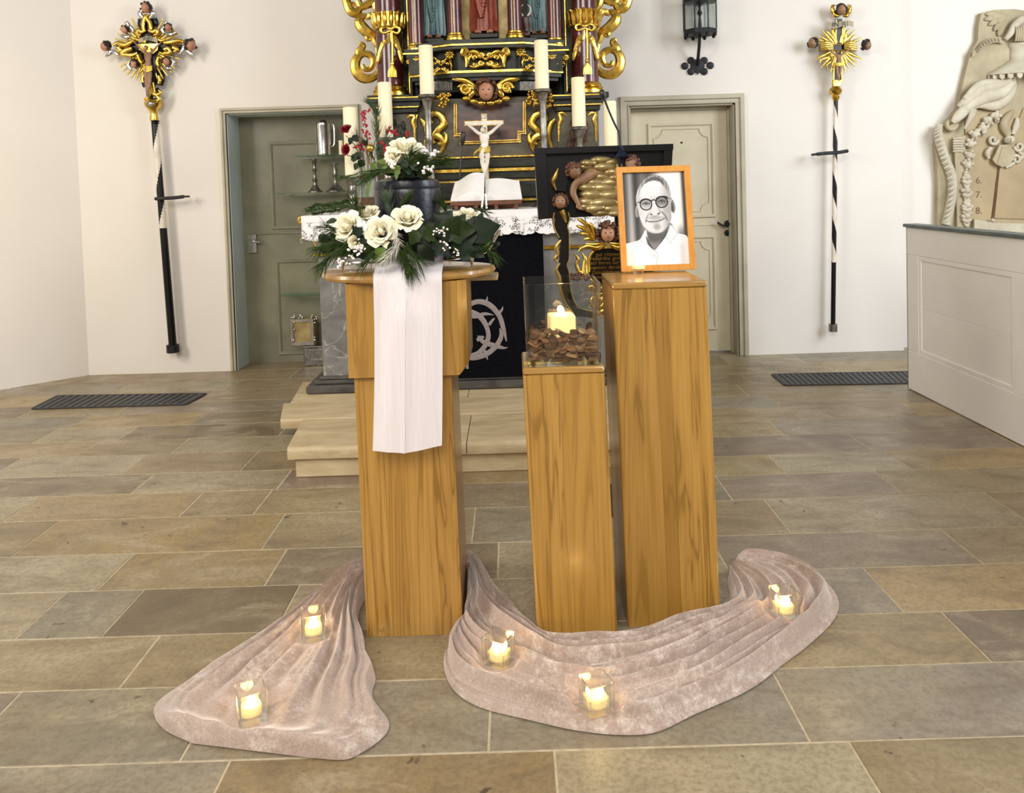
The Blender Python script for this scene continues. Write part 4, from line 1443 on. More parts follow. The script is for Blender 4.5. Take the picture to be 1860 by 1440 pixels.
def carved_head(parent, c, r, yaw=0.0, pitch=0.0, roll=0.0, skin='skin', hair='hair', curls=70, hs=1.0, seed=1, low=False, eyes=False):
    """small carved head looking towards the viewer: face with nose, sockets and chin; curled hair round it"""
    T = Matrix.Translation(c) @ Matrix.Rotation(yaw, 4, 'Z') @ Matrix.Rotation(pitch, 4, 'X') @ Matrix.Rotation(roll, 4, 'Y')
    m = MB().ell((0, 0, 0), (r * .86, r * .92, r * 1.06), 18 if low else 28, 14 if low else 22, None, face_fn)
    m.xf(T)
    f = m.build('face', skin, parent, smooth=80)
    if eyes:
        for s in (-1, 1):
            e = MB().ell((s * r * .30, -r * .80, r * .11), (r * .15, r * .07, r * .08), 10, 6).xf(T)
            e.build('eye', 'hair_dark', f)
        MB().ell((0, -r * .86, -r * .47), (r * .20, r * .06, r * .05), 10, 6).xf(T).build('lips', 'berry', f)
    rg = random.Random(seed)
    h = MB()
    n = 0
    h.ell((0, r * .18, r * .22), (r * .98, r * .92, r * .98), 12, 9)
    while n < curls:
        d = Vector((rg.gauss(0, 1), rg.gauss(0, 1), rg.gauss(0, 1))).normalized()
        if d.y < -0.15 and d.z < 0.52 and abs(d.x) < 0.86:
            continue
        if d.z < -0.75:
            continue
        q = Vector((d.x * r * 1.05 * hs, d.y * r * 1.0 * hs + r * .1, d.z * r * 1.12 * hs + r * .05))
        h.ell(q, (r * rg.uniform(.17, .27), r * rg.uniform(.17, .27), r * rg.uniform(.15, .24)), 7, 5, (rg.uniform(0, 3), rg.uniform(0, 3), 0))
        n += 1
    h.xf(T)
    h.build('hair', hair, parent, smooth=60)
    return f

def feathers(m, root, tips, w, Y, flat=0.5, dy=0.0, bow=0.15):
    """a carved wing: one ridge per feather from the root fanning to the tips, all measured on the picture"""
    for i, tp_ in enumerate(tips):
        mx, my = (root[0] + tp_[0]) / 2, (root[1] + tp_[1]) / 2
        nx_, ny_ = -(tp_[1] - root[1]), tp_[0] - root[0]
        stroke(m, [(root[0], root[1], w * .7), (mx + nx_ * bow, my + ny_ * bow, w), (tp_[0] * .85 + root[0] * .15 + nx_ * bow * .5, tp_[1] * .85 + root[1] * .15 + ny_ * bow * .5, w * .8), (tp_[0], tp_[1], w * .15)], Y, flat, 7, 4, dy - 0.002 * i)
    return m

def mir(pts, ax):
    return [(2 * ax - p[0], *p[1:]) for p in pts]

def hbar(m, px0, px1, py, h, Y, depth, skew=-0.0305, b=0.0015):
    """moulding running along the wall: picture height py at px0, half height h in pixels"""
    a, q = P(px0, py, Y), P(px1, py + skew * (px1 - px0), Y)
    z = (a.z + q.z) / 2
    k = S(Y) * h
    m.bbox(a.x, q.x, Y - depth, Y, z - k, z + k, b)

# ================================================================== altar block
YA = F(600, 715, ZS).y + 0.03
ZA = P(900, 382, YA - 0.03).z
alx0, alx1 = P(582, 560, YA).x, P(1182, 560, YA).x
YB = YA + 0.62
t = thing('altar', 'grey marble block altar behind the wooden plinths', 'altar', ((alx0 + alx1) / 2, (YA + YB) / 2, ZS + 0.002))
zb1 = P(600, 684, YA).z
MB().bbox(alx0, alx1, YA, YB, zb1, ZA - 0.05, 0.006).build('block', 'grey_marble', t)
m = MB().bbox(alx0 - 0.10, alx1 + 0.10, YA - 0.05, YB, ZS + 0.0035, zb1 - 0.045, 0.01)
m.build('base_course', 'dark_marble', t)
m = MB().bbox(alx0 - 0.05, alx1 + 0.05, YA - 0.028, YB, zb1 - 0.045, zb1 - 0.018, 0.008)
m.bbox(alx0 - 0.02, alx1 + 0.02, YA - 0.014, YB, zb1 - 0.018, zb1 + 0.004, 0.006)
m.build('base_moulding', 'dark_marble', t)
m = MB(); hbar(m, 570, 1190, 462, 3.2, YA, 0.02)
m.build('gilt_moulding', 'gold', t)
mx0, mx1 = P(548, 392, YA - 0.06).x, P(1205, 380, YA - 0.06).x
MB().bbox(mx0, mx1, YA - 0.05, YB, ZA - 0.055, ZA - 0.004, 0.008).build('mensa_slab', 'grey_marble', t)
# altar cloth with lace fall
ac = thing('altar_cloth', 'white altar cloth with lace hem on the altar', 'altar cloth', ((mx0 + mx1) / 2, YA, ZA))
MB().bbox(mx0 - 0.004, mx1 + 0.004, YA - 0.056, YB - 0.02, ZA - 0.003, ZA + 0.002, 0.001).build('top_sheet', 'white_cloth', ac)
g = []
nxl = 260
drop_z = ZA - P(900, 429, YA - 0.06).z + 0.0
drop_z = ZA - P(920, 428, YA - 0.06).z
for i in range(7):
    row = []
    for j in range(nxl):
        u = j / (nxl - 1)
        x = mx0 - 0.004 + (mx1 - mx0 + 0.008) * u
        sc = 0.014 * abs(math.sin(x * 22)) + 0.006 * abs(math.sin(x * 66))
        z = ZA + 0.001 - (drop_z - 0.02 + sc) * i / 6
        y = YA - 0.058 - 0.006 * (i / 6) * (1 + math.sin(x * 17)) - 0.002
        row.append((x, y, z))
    g.append(row)
m = MB().grid(g)
m.build('lace_fall', 'lace', ac, smooth=60)
g = []
for i in range(3):
    g.append([(mx0 - 0.005 + (mx1 - mx0 + 0.01) * j / 60, YA - 0.0605 - 0.001 * i, ZA + 0.001 - 0.042 * i / 2) for j in range(61)])
MB().grid(g).build('linen_band', 'white_cloth', ac, smooth=60)
g = []
for i in range(7):
    row = []
    for j in range(40):
        u = j / 39
        y = YA - 0.056 + (YB - 0.02 - YA + 0.056) * u
        row.append((mx0 - 0.006 - 0.008 * i / 6, y, ZA + 0.001 - (drop_z + 0.01 * abs(math.sin(y * 22))) * i / 6))
    g.append(row)
MB().grid(g).build('lace_fall', 'lace', ac, smooth=60)
# little woven cross in the lace
c = P(948, 405, YA - 0.075)
def lace_cross(px, py):
    c = P(px, py, YA - 0.078)
    mm = MB().bbox(c.x - .008, c.x + .008, c.y - .002, c.y + .0, c.z - .055, c.z + .03, .001).bbox(c.x - .026, c.x + .026, c.y - .0026, c.y, c.z - .006, c.z + .01, .001)
    mm.build('woven_cross', 'white_cloth', ac)
lace_cross(947, 404)
lace_cross(600, 416)
# black antependium with the crown of thorns
an = thing('antependium', 'black cloth hanging on the altar front with silver crown of thorns', 'antependium', (P(900, 600, YA).x, YA - 0.03, P(900, 686, YA).z))
ax0, ax1 = P(700, 560, YA - 0.02).x, P(990, 560, YA - 0.02).x
az0 = P(860, 686, YA - 0.02).z
MB().bbox(ax0, ax1, YA - 0.032, YA - 0.026, az0, ZA - 0.06, 0.002).build('cloth_panel', 'dark_cloth', an)
YT = YA - 0.035
m = MB()
def th(pts):
    stroke(m, pts, YT, 0.12, 6, 5)
th([(835, 563, 1.5), (853, 565, 4), (874, 577, 5), (886, 600, 4), (885, 620, 4.5), (870, 640, 4), (850, 645, 3), (834, 640, 1)])
th([(828, 580, 2), (843, 560, 4), (866, 548, 4.5), (888, 553, 5), (906, 572, 4.5), (914, 595, 4), (920, 620, 1)])
th([(820, 625, 3), (848, 648, 4.5), (876, 646, 5), (898, 632, 4.5), (910, 612, 4), (908, 596, 1)])
th([(868, 612, 3), (880, 622, 4), (900, 628, 4.5), (916, 632, 2), (922, 630, .4)])
th([(846, 556, .5), (858, 575, 3), (880, 570, 3), (897, 572, .4)])
th([(876, 552, 3), (884, 545, 2), (885, 538, .3)]); th([(905, 570, 3), (912, 562, 2), (913, 556, .3)])
th([(880, 636, 3), (884, 648, 2), (886, 654, .3)]); th([(866, 618, 3), (878, 612, 2), (866, 610, .3)])
th([(888, 590, 3), (896, 580, 2), (899, 578, .3)]); th([(815, 590, 4), (812, 610, 4), (822, 630, 4)]); th([(828, 580, 4), (816, 596, 4), (815, 600, 4)])
m.build('crown_of_thorns', 'thorn', an)
m = MB().bbox(ax1 - 0.0, ax1 + 0.002, YA - 0.033, YA - 0.025, az0, ZA - 0.06, 0.0005)
xx = P(846, 580, YT).x
m.bbox(xx - 0.008, xx + 0.008, YT - 0.003, YT + 0.001, P(846, 670, YT).z, P(846, 500, YT).z, 0.001)
m.build('silver_braid', 'thorn', an)

# ================================================================== retable
YP = YB - 0.02        # predella face
AXC = 884.0
rt = thing('altar_retable', 'carved baroque altarpiece with dark red columns and gilded ornament', 'altarpiece', (P(AXC, 300, YP).x, YP + 0.3, ZS + 0.002))
rx0, rx1 = P(672, 300, YP).x, P(1098, 300, YP).x
zt_p = P(AXC, 176, YP).z
MB().bbox(P(690, 300, YP).x, P(1090, 300, YP).x, YP + 0.03, YP + 0.60, ZS + 0.004, zt_p, 0.005).build('predella_body', 'olive_marble', rt)
for py, h, d in ((287, 1.6, .028), (296, 1.2, .02), (311, 3.0, .045), (331, 1.6, .03), (366, 2.0, .05)):
    m = MB(); hbar(m, 690, 1096, py + 4, h, YP + 0.03, d)
    m.build('gilt_moulding', 'gold', rt)
m = MB(); hbar(m, 690, 1096, 303, 6.5, YP + 0.03, .03); hbar(m, 690, 1096, 322, 8, YP + 0.03, .026); hbar(m, 690, 1096, 350, 14, YP + 0.03, .04)
m.build('predella_course', 'green_marble', rt)
# painting with notched gilt frame
YPA = YP + 0.02
outl = [(829, 190), (829, 243), (840, 243), (840, 258), (941, 254), (941, 239), (951, 239), (951, 186)]
m = MB().prism([P(x, y, YPA) for x, y in outl], (0, 0.012, 0))
m.build('painting', 'picture', rt, smooth=0)
def mould(m, pts, Y, w, flat=.7):
    ps = [P(x, y, Y) for x, y in pts]
    m.tube(ps, w * S(Y), 8, (0, -1, 0), flat)
m = MB()
for k, (dw, dd) in enumerate(((0, 0), (3.6, .008))):
    o2 = [(829 - dw, 190), (829 - dw, 243 + dw), (840 - dw, 243 + dw), (840 - dw, 258 + dw), (941 + dw, 254 + dw), (941 + dw, 239 + dw), (951 + dw, 239 + dw), (951 + dw, 186)]
    for a, b in zip(o2[:-1], o2[1:]):
        d = Vector((b[0] - a[0], b[1] - a[1])).normalized() * 1.6
        mould(m, [(a[0] - d.x, a[1] - d.y), (b[0] + d.x, b[1] + d.y)], YPA - 0.006 + dd, 1.9)
m.build('painting_frame', 'gold_dull', rt)
# dim figures in the painting (flat print of the panel)
m = MB()
# side acanthus scrolls
def acanthus(parent, ax, flip, Y):
    f = (lambda pts: pts) if not flip else (lambda pts: mir(pts, ax))
    m = MB()
    stroke(m, f([(800, 278, 2.7), (806, 262, 5.4), (800, 250, 6.75), (790, 246, 6.75), (784, 254, 5.4), (790, 260, 3.375)]), Y)
    stroke(m, f([(784, 250, 4.05), (796, 236, 6.75), (806, 224, 6.75), (800, 210, 6.75), (788, 206, 6.075), (780, 216, 4.725), (786, 224, 2.7)]), Y)
    stroke(m, f([(800, 236, 4.05), (808, 226, 5.4), (809, 216, 1.35)]), Y)
    stroke(m, f([(796, 262, 4.05), (808, 258, 5.4), (811, 246, 2.7), (807, 240, 0.675)]), Y)
    stroke(m, f([(770, 268, 2.7), (776, 246, 5.4), (772, 226, 5.4), (764, 216, 2.7)]), Y)
    stroke(m, f([(756, 232, 2.7), (754, 218, 4.05), (758, 208, 2.7)]), Y)
    m.build('acanthus_scroll', 'gold', parent)
acanthus(rt, AXC, False, YP + 0.005)
acanthus(rt, AXC + 2, True, YP + 0.005)
# pedestals under the big columns
for sd in (0, 1):
    fx = (lambda v: v) if sd == 0 else (lambda v: 2 * AXC - v)
    dyp = 0 if sd == 0 else -5
    x_a, x_b = sorted((fx(682), fx(756)))
    a, b = P(x_a, 230 + dyp, YP - 0.02), P(x_b, 230 + dyp, YP - 0.02)
    zt, zb_ = P((x_a + x_b) / 2, 206 + dyp, YP - 0.02).z, ZA + 0.003
    MB().bbox(a.x, b.x, YP - 0.02, YP + 0.3, zb_, zt, 0.004).build('pedestal', 'olive_marble', rt)
    m = MB()
    for py, ex, h, d in ((202, 3, 5, .03), (192, 8, 5, .05), (184, 13, 4, .075)):
        x1_, x2_ = x_a - ex, x_b + ex
        hbar(m, x1_, x2_, py + dyp - 0.0305 * 0, h, YP - 0.02, d)
        q = P((x1_ + x2_) / 2, py + dyp - 1, YP - 0.02)
        k = S(YP) * h
        m.bbox(P(x1_, py, YP).x, P(x2_, py, YP).x, YP - 0.021, YP + 0.3, q.z - k, q.z + k, .002)
    m.build('pedestal_cornice', 'green_marble', rt)
    m = MB()
    hbar(m, x_a - 12, x_b + 12, 181 + dyp, 1.3, YP - 0.02, .079); hbar(m, x_a - 6, x_b + 6, 197.5 + dyp, 1.3, YP - 0.02, .056)
    m.build('gilt_moulding', 'gold', rt)
    # carved head of hair / mask in the pedestal field, gilt corner leaves
    cx_ = (x_a + x_b) / 2
    c = P(cx_, 245 + dyp, YP - 0.03)
    m = MB()
    rg = random.Random(3 + sd)
    for k in range(46):
        an_ = rg.uniform(0, 2 * PI); rad = rg.uniform(10, 24)
        px_, py_ = cx_ + rad * 0.8 * math.cos(an_), 243 + dyp + rad * 1.2 * math.sin(an_)
        stroke(m, [(px_, py_, 2.0), (px_ + rg.uniform(-3, 3), py_ + 6, 3.2), (px_ + rg.uniform(-4, 4), py_ + 13, 1.6)], YP - 0.022, .9, 6, 3)
    m.build('carved_mask_hair', 'hair' if sd else 'green_marble', rt)
    m = MB()
    for sx in (-1, 1):
        stroke(m, [(cx_ + sx * 34, 212 + dyp, 3), (cx_ + sx * 30, 222 + dyp, 4), (cx_ + sx * 33, 234 + dyp, 3), (cx_ + sx * 34, 262 + dyp, 1.5)], YP - 0.022, .6)
        stroke(m, [(cx_ + sx * 34, 211 + dyp, 3), (cx_ + sx * 26, 210 + dyp, 3), (cx_ + sx * 20, 215 + dyp, 2)], YP - 0.022, .6)
    m.build('gilt_corner_leaf', 'gold', rt)
    # big column
    colx = 708 if sd == 0 else 1062
    Yc = YP + 0.14
    cc = P(colx, 100, Yc)
    rcol = 24 * S(Yc)
    zb0 = P(colx, 174 + dyp, Yc).z
    z_b = P(colx, 156 + dyp, Yc).z
    ztc = 3.35
    colm = MB().lathe([(rcol * 1.02, z_b), (rcol * 1.0, z_b + 0.05), (rcol * .96, ztc)], (cc.x, Yc, 0), 32).build('column', 'red_marble', rt)
    hgt = z_b - zb0
    MB().lathe([(rcol * 1.42, zb0 - 0.012), (rcol * 1.42, zb0 + hgt * .18), (rcol * 1.28, zb0 + hgt * .30), (rcol * 1.34, zb0 + hgt * .48), (rcol * 1.18, zb0 + hgt * .62), (rcol * 1.22, zb0 + hgt * .8), (rcol * 1.04, zb0 + hgt)], (cc.x, Yc, 0), 32).build('column_base', 'gold', colm)
    bx = MB().bbox(cc.x - rcol * 1.55, cc.x + rcol * 1.55, Yc - rcol * 1.55, Yc + rcol * 1.5, zb0 - 0.05, zb0 - 0.011, .003)
    bx.build('column_plinth', 'green_marble', colm)
    # leafed collar
    zc0, zc1 = P(colx, 52 + dyp, Yc).z, P(colx, 26 + dyp, Yc).z
    m = MB()
    m.lathe([(rcol * 1.02, zc0 - .015), (rcol * 1.16, zc0 - .012), (rcol * 1.12, zc0), (rcol * 1.06, zc0 + .004), (rcol * 1.06, zc1), (rcol * .99, zc1)], (cc.x, Yc, 0), 32)
    for k in range(15):
        a = 2 * PI * k / 15
        pts = []
        for u in np.linspace(0, 1, 7):
            r_ = rcol * (1.08 + .14 * u + (.16 * (u - .75) / .25 if u > .75 else 0))
            pts.append((cc.x + r_ * math.cos(a), Yc + r_ * math.sin(a), zc0 + (zc1 - zc0) * u * 1.12 - (.012 if u == 1 else 0)))
        m.tube(pts, [rcol * w for w in (.10, .16, .19, .18, .14, .16, .06)], 7)
    m.build('leaf_collar', 'gold', colm)
    # bow, hanging folds and tassel
    m = MB()
    fz = Yc - rcol * 1.02
    f = (lambda pts: pts) if sd == 0 else (lambda pts: [(p[0] + 354, p[1] - 5, p[2]) for p in pts])
    for s_ in (-1, 1):
        stroke(m, f([(709, 53, 2.5), (709 + s_ * 9, 49, 3), (709 + s_ * 17, 53, 3), (709 + s_ * 13, 60, 2.5), (709, 56, 2)]), fz)
        for k, (dx, yy) in enumerate(((21, 116), (15, 96), (19, 106), (9, 84))):
            stroke(m, f([(709 + s_ * 1, 57, 2), (709 + s_ * dx * .55, 75, 5.0), (709 + s_ * (dx), yy - 8, 4.6), (709 + s_ * (dx + 1), yy, 1.2)]), fz + abs(dx) * .0012, .8)
    stroke(m, f([(712, 57, 2), (713, 90, 2), (713, 113, 2)]), fz)
    m.build('swag', 'gold', colm)
    m = MB()
    stroke(m, f([(713, 112, 3), (713, 116, 4), (713, 119, 3)]), fz)
    for k in range(7):
        stroke(m, f([(713, 118, 2), (713 + (k - 3) * 2.0, 128, 2), (713 + (k - 3) * 2.5, 140, 1.6)]), fz, .9)
    m.build('tassel', 'gold', colm)
    # pilaster behind the column with gilt edge
    xa, xb = sorted((P(fx(690), 60, Yc + .2).x, P(fx(748), 60, Yc + .2).x))
    MB().bbox(xa, xb, Yc + .16, Yc + .4, zb0, ztc, .004).build('pilaster', 'green_marble', colm)
    m = MB(); xe = P(fx(741), 60, Yc + .16).x
    m.bbox(xe - .004, xe + .004, Yc + .15, Yc + .161, zb0, ztc, .001)
    m.build('gilt_moulding', 'gold', rt)
    # gilded scroll wing outside the column
    m = MB()
    fw_ = (lambda pts: [(p[0], p[1] * 1.0, p[2]) for p in pts]) if sd == 0 else (lambda pts: [(2 * 886 - p[0], p[1] - 7, p[2]) for p in pts])
    Ys = Yc + .16
    wing = []
    stroke(m, fw_([(684, 74, 3.9), (686, 92, 4.55), (690, 110, 5.2), (688, 130, 6.5), (676, 141, 7.8), (660, 142, 9.1), (648, 132, 9.1), (645, 116, 9.1), (651, 102, 7.8), (663, 97, 6.5), (674, 102, 6.5), (678, 113, 5.85), (673, 124, 5.2), (663, 126, 4.55), (658, 118, 3.9)]), Ys, .8)
    stroke(m, fw_([(650, 108, 6.5), (652, 94, 7.15), (659, 84, 5.85), (656, 78, 3.25), (652, 82, 1.3)]), Ys, .8)
    stroke(m, fw_([(690, 94, 3.9), (684, 80, 6.5), (678, 66, 8.45), (664, 56, 10.4), (654, 44, 10.4), (655, 32, 7.8), (664, 29, 5.2), (668, 36, 2.6)]), Ys, .8)
    stroke(m, fw_([(666, 62, 5.2), (668, 72, 3.9), (674, 72, 1.3)]), Ys, .8)
    stroke(m, fw_([(690, 100, 3.25), (690, 80, 3.9), (686, 54, 3.9), (682, 36, 5.2), (674, 28, 6.5), (667, 33, 3.9)]), Ys, .7)
    stroke(m, fw_([(691, 28, 5.2), (684, 14, 7.8), (680, 4, 7.8), (668, 8, 7.8), (656, 12, 6.5), (650, 2, 6.5)]), Ys, .8)
    stroke(m, fw_([(656, 10, 5.2), (648, 22, 7.8), (638, 20, 7.8), (633, 10, 6.5), (640, 6, 3.9), (644, 12, 2.6)]), Ys, .8)
    stroke(m, fw_([(626, -10, 5.2), (630, 4, 7.8), (636, 20, 7.8), (645, 27, 5.2), (652, 22, 2.6)]), Ys, .8)
    stroke(m, fw_([(690, 20, 5.2), (676, -20, 7.8), (650, -30, 9.1), (628, -14, 7.8), (622, -30, 5.2)]), Ys, .8)
    stroke(m, fw_([(688, 134, 3.9), (691, 137, 5.2), (693, 133, 2.6)]), Ys, .8)
    m.build('scroll_wing', 'gold', rt)
    # small wall strip tying the wing to the pilaster
    m = MB(); x_ = P(fx(690), 60, Ys).x
    m.bbox(x_ - .01, x_ + .01, Ys - .01, Ys + .05, zb0, ztc, .002)
    m.build('wing_backing', 'olive_marble', rt)

# ---- middle cornice, bulging forward in the centre
def cornice(px_pts, py_pts, h, depth_pts, mat, name, yback=YP + .45, rtn=True):
    """polygonal moulding: plan points (px) each with its own picture height and distance"""
    m = MB()
    fr = [P(x, y, d) for x, y, d in zip(px_pts, py_pts, depth_pts)]
    z = sum(p.z for p in fr) / len(fr)
    k = S(depth_pts[1]) * h
    pts = [(p.x, p.y, z - k) for p in fr] + [(fr[-1].x, yback, z - k), (fr[0].x, yback, z - k)]
    m.prism(pts, (0, 0, 2 * k))
    return m.build(name, mat, rt, smooth=0)
YC0, YC1 = YP - 0.13, YP + 0.02       # centre and side distances
def band(py, h, ex, mat, name, wide=1.0):
    cornice([AXC - 134 * wide - ex, AXC - 62 - ex * .6, AXC + 62 + ex * .6, AXC + 134 * wide + ex], [py + 10, py + 1, py - 2, py + 4], h, [YC1 - ex * .004, YC0 - ex * .004, YC0 - ex * .004, YC1 - ex * .004], mat, name)
band(150, 14, -24, 'green_marble', 'frieze')
band(141, 4, -4, 'green_marble', 'cornice_step')
band(134, 4, 2, 'green_marble', 'cornice_step')
band(128.5, 2.0, 5, 'gold', 'gilt_moulding')
band(106, 20, -16, 'green_marble', 'frieze')
band(84, 3, 2, 'green_marble', 'cornice_step')
band(79.5, 1.4, 5, 'gold', 'gilt_moulding')
band(74, 3.4, 7, 'green_marble', 'cornice_step')
# wings of the cornice under the outer small columns
for sd in (0, 1):
    cx_ = 757 if sd == 0 else 1009
    dy_ = 0 if sd == 0 else -6
    for py, h, w, mt in ((96, 3, 24, 'green_marble'), (100.5, 1.2, 26, 'gold'), (105, 3, 20, 'green_marble'), (122, 15, 15, 'green_marble')):
        a, b = P(cx_ - w, py + dy_, YC1), P(cx_ + w, py + dy_, YC1)
        k = S(YC1) * h
        z = (a.z + b.z) / 2
        q = .012
        MB().prism([(a.x, YC1 + .05, z - k), (a.x + q, YC1 - .05 - w * .001, z - k), (b.x - q, YC1 - .05 - w * .001, z - k), (b.x, YC1 + .05, z - k), (b.x, YC1 + .3, z - k), (a.x, YC1 + .3, z - k)], (0, 0, 2 * k)).build('cornice_step' if mt != 'gold' else 'gilt_moulding', mt, rt, smooth=0)
# back panels of the upper storey
zt2 = P(AXC, 68, YC1).z
pan = MB()
pan.bbox(P(745, 0, YP + .40).x, P(1028, 0, YP + .40).x, YP + .40, YP + .6, zt2 - .4, 3.3, .004)
pan.build('upper_back_panel', 'green_marble', rt)
for x_a, x_b in ((838, 862), (905, 936), (785, 800), (968, 982)):
    a, b = P(x_a, 30, YP + .39), P(x_b, 30, YP + .39)
    MB().bbox(a.x, b.x, YP + .385, YP + .401, zt2 - .02, 3.3, .003).build('gilt_strip', 'gold_panel', rt)
# small columns of the upper storey
for colx, zy, Yc, rr_ in ((757, 92, YP + .03, 13.5), (827, 73, YP - .02, 13), (936, 69, YP - .02, 13), (1008, 82, YP + .03, 13)):
    z0 = P(colx, zy, Yc).z
    cc = P(colx, zy, Yc)
    r_ = rr_ * S(Yc)
    sc_ = MB().lathe([(r_, z0 + .035), (r_ * .98, z0 + .3), (r_ * .93, 3.2)], (cc.x, Yc, 0), 24).build('small_column', 'red_marble', rt)
    MB().lathe([(r_ * 1.35, z0 - .005), (r_ * 1.35, z0 + .008), (r_ * 1.22, z0 + .014), (r_ * 1.26, z0 + .024), (r_ * 1.06, z0 + .034), (r_ * 1.08, z0 + .042), (r_ * .98, z0 + .048)], (cc.x, Yc, 0), 24).build('column_base', 'gold', sc_)
    MB().tube([(cc.x - r_ * .1, Yc - r_ * .99, z0 + .05), (cc.x - r_ * .1, Yc - r_ * .97, 3.2)], .0022, 6).build('gilt_line', 'gold_dull', sc_)
# gilded ornaments of the frieze
def foliage(px, py, w, h, Y, seed, name='gilt_foliage', n=9):
    """symmetric clump of gilded leaves and curls"""
    rg = random.Random(seed)
    m = MB()
    for sd in (-1, 1):
        for (dx, dy_, r0, tr, w0) in ((.26, -.18, .18, .9, .115), (.26, .22, .18, -.9, .115), (.62, -.05, .15, .8, .10), (.60, .30, .12, -.8, .09)):
            sp = spiral(px + sd * dx * w, py + dy_ * h, r0 * w, r0 * w * .15, PI if sd > 0 else 0, tr * sd, w0 * w, w0 * w * .7, 9)
            stroke(m, sp, Y, .8, 7, 3)
        stroke(m, [(px + sd * .05 * w, py, .06 * w), (px + sd * .5 * w, py - .42 * h, .14 * w), (px + sd * .85 * w, py - .42 * h, .10 * w), (px + sd * .95 * w, py - .2 * h, .02 * w)], Y, .8, 7, 4)
        stroke(m, [(px + sd * .1 * w, py + .2 * h, .06 * w), (px + sd * .55 * w, py + .48 * h, .13 * w), (px + sd * .9 * w, py + .42 * h, .03 * w)], Y, .8, 7, 4)
        stroke(m, [(px + sd * .75 * w, py - .3 * h, .05 * w), (px + sd * .95 * w, py, .11 * w), (px + sd * .92 * w, py + .35 * h, .02 * w)], Y, .8, 7, 4)
    m.ell(P(px, py, Y - .006), S(Y) * w * .11, 10, 7)
    return m.build(name, 'gold', rt, smooth=60)
def rosette(px, py, r, Y):
    m = MB()
    for k in range(8):
        a = 2 * PI * k / 8
        stroke(m, [(px, py, r * .15), (px + r * .6 * math.cos(a), py + r * .6 * math.sin(a), r * .36), (px + r * .95 * math.cos(a), py + r * .95 * math.sin(a), r * .12)], Y, .6, 7, 3)
    m.ell(P(px, py, Y - .004), S(Y) * r * .3, 10, 7)
    m.build('gilt_rosette', 'gold', rt, smooth=60)
foliage(882, 107, 33, 30, YC0 + .005, 1)
foliage(801, 118, 20, 28, YC1 - .07, 2)
foliage(968, 112, 20, 28, YC1 - .07, 3)
rosette(817, 99, 10, YC1 - .085); rosette(945, 94, 10.5, YC1 - .085)
rosette(756, 104, 9, YC1 - .06); rosette(1003, 101, 9, YC1 - .06); rosette(743, 112, 6, YC1 - .03); rosette(1027, 104, 7, YC1 - .03)
foliage(756, 122, 11, 12, YC1 - .055, 5); foliage(1013, 116, 13, 10, YC1 - .055, 6)
for sx, cx_ in ((-1, 846), (1, 917)):
    m = MB()
    stroke(m, [(cx_ - sx * 4, 96, 5), (cx_ + sx * 2, 90, 6), (cx_ + sx * 6, 97, 5), (cx_, 102, 4), (cx_ + sx * -2, 112, 3.5), (cx_ - sx * 1, 122, 2)], YC0 + .0, .8)
    m.build('gilt_volute', 'gold', rt)
# cherub on the predella cornice
ch_c = P(883, 165, YC0 - .02)
chb = MB(); YH = YC0 + .02
for s_ in (-1, 1):
    feathers(chb, (883 + s_ * 14, 162), [(883 + s_ * 62, 144), (883 + s_ * 52, 158), (883 + s_ * 46, 168), (883 + s_ * 30, 178)], 5.5, YH, .55, 0, -.14 * s_)
    stroke(chb, spiral(883 + s_ * 38, 160, 11, 2, 0, -s_ * 1.3, 3.4, 2.2, 12), YH - .012, .8, 7, 3)
    for k, (dx, yy) in enumerate(((36, 179), (22, 184), (8, 187))):
        chb.ell(P(883 + s_ * dx, yy, YH), (S(YH) * 8.5, .02, S(YH) * 5.5), 12, 8)
chb.build('cherub_wings', 'gold', rt, smooth=60)
carved_head(rt, ch_c, 16 * S(YC0), 0, R(4), 0, 'skin', 'hair', 90, 1.18, 4, eyes=True)
for gx, gy in ((806, 181), (967, 178), (997, 184)):
    m = MB(); rg = random.Random(gx)
    for k in range(34 if gx != 997 else 16):
        sc_ = 1 if gx != 997 else .5
        dx, dyy = rg.gauss(0, 8 * sc_), rg.uniform(-13, 14)
        if abs(dx) > 16 - abs(dyy) * .5: continue
        m.ell(P(gx + dx, gy + dyy, YC0 + .03 - rg.uniform(0, .02)), S(YP) * rg.uniform(2.6, 3.6), 9, 6)
    m.build('gilt_grapes', 'gold', rt, smooth=60)
# fluted blind panels beside the cherub
for xa_, xb_ in ((788, 822), (944, 975)):
    for k in range(12):
        x_ = xa_ + (xb_ - xa_) * (k + .5) / 12
        a = P(x_, 148, YC0 + .045); b = P(x_, 164, YC0 + .045)
        MB().tube([a, b], S(YP) * 1.1, 6).build('flute', 'pewter', rt)

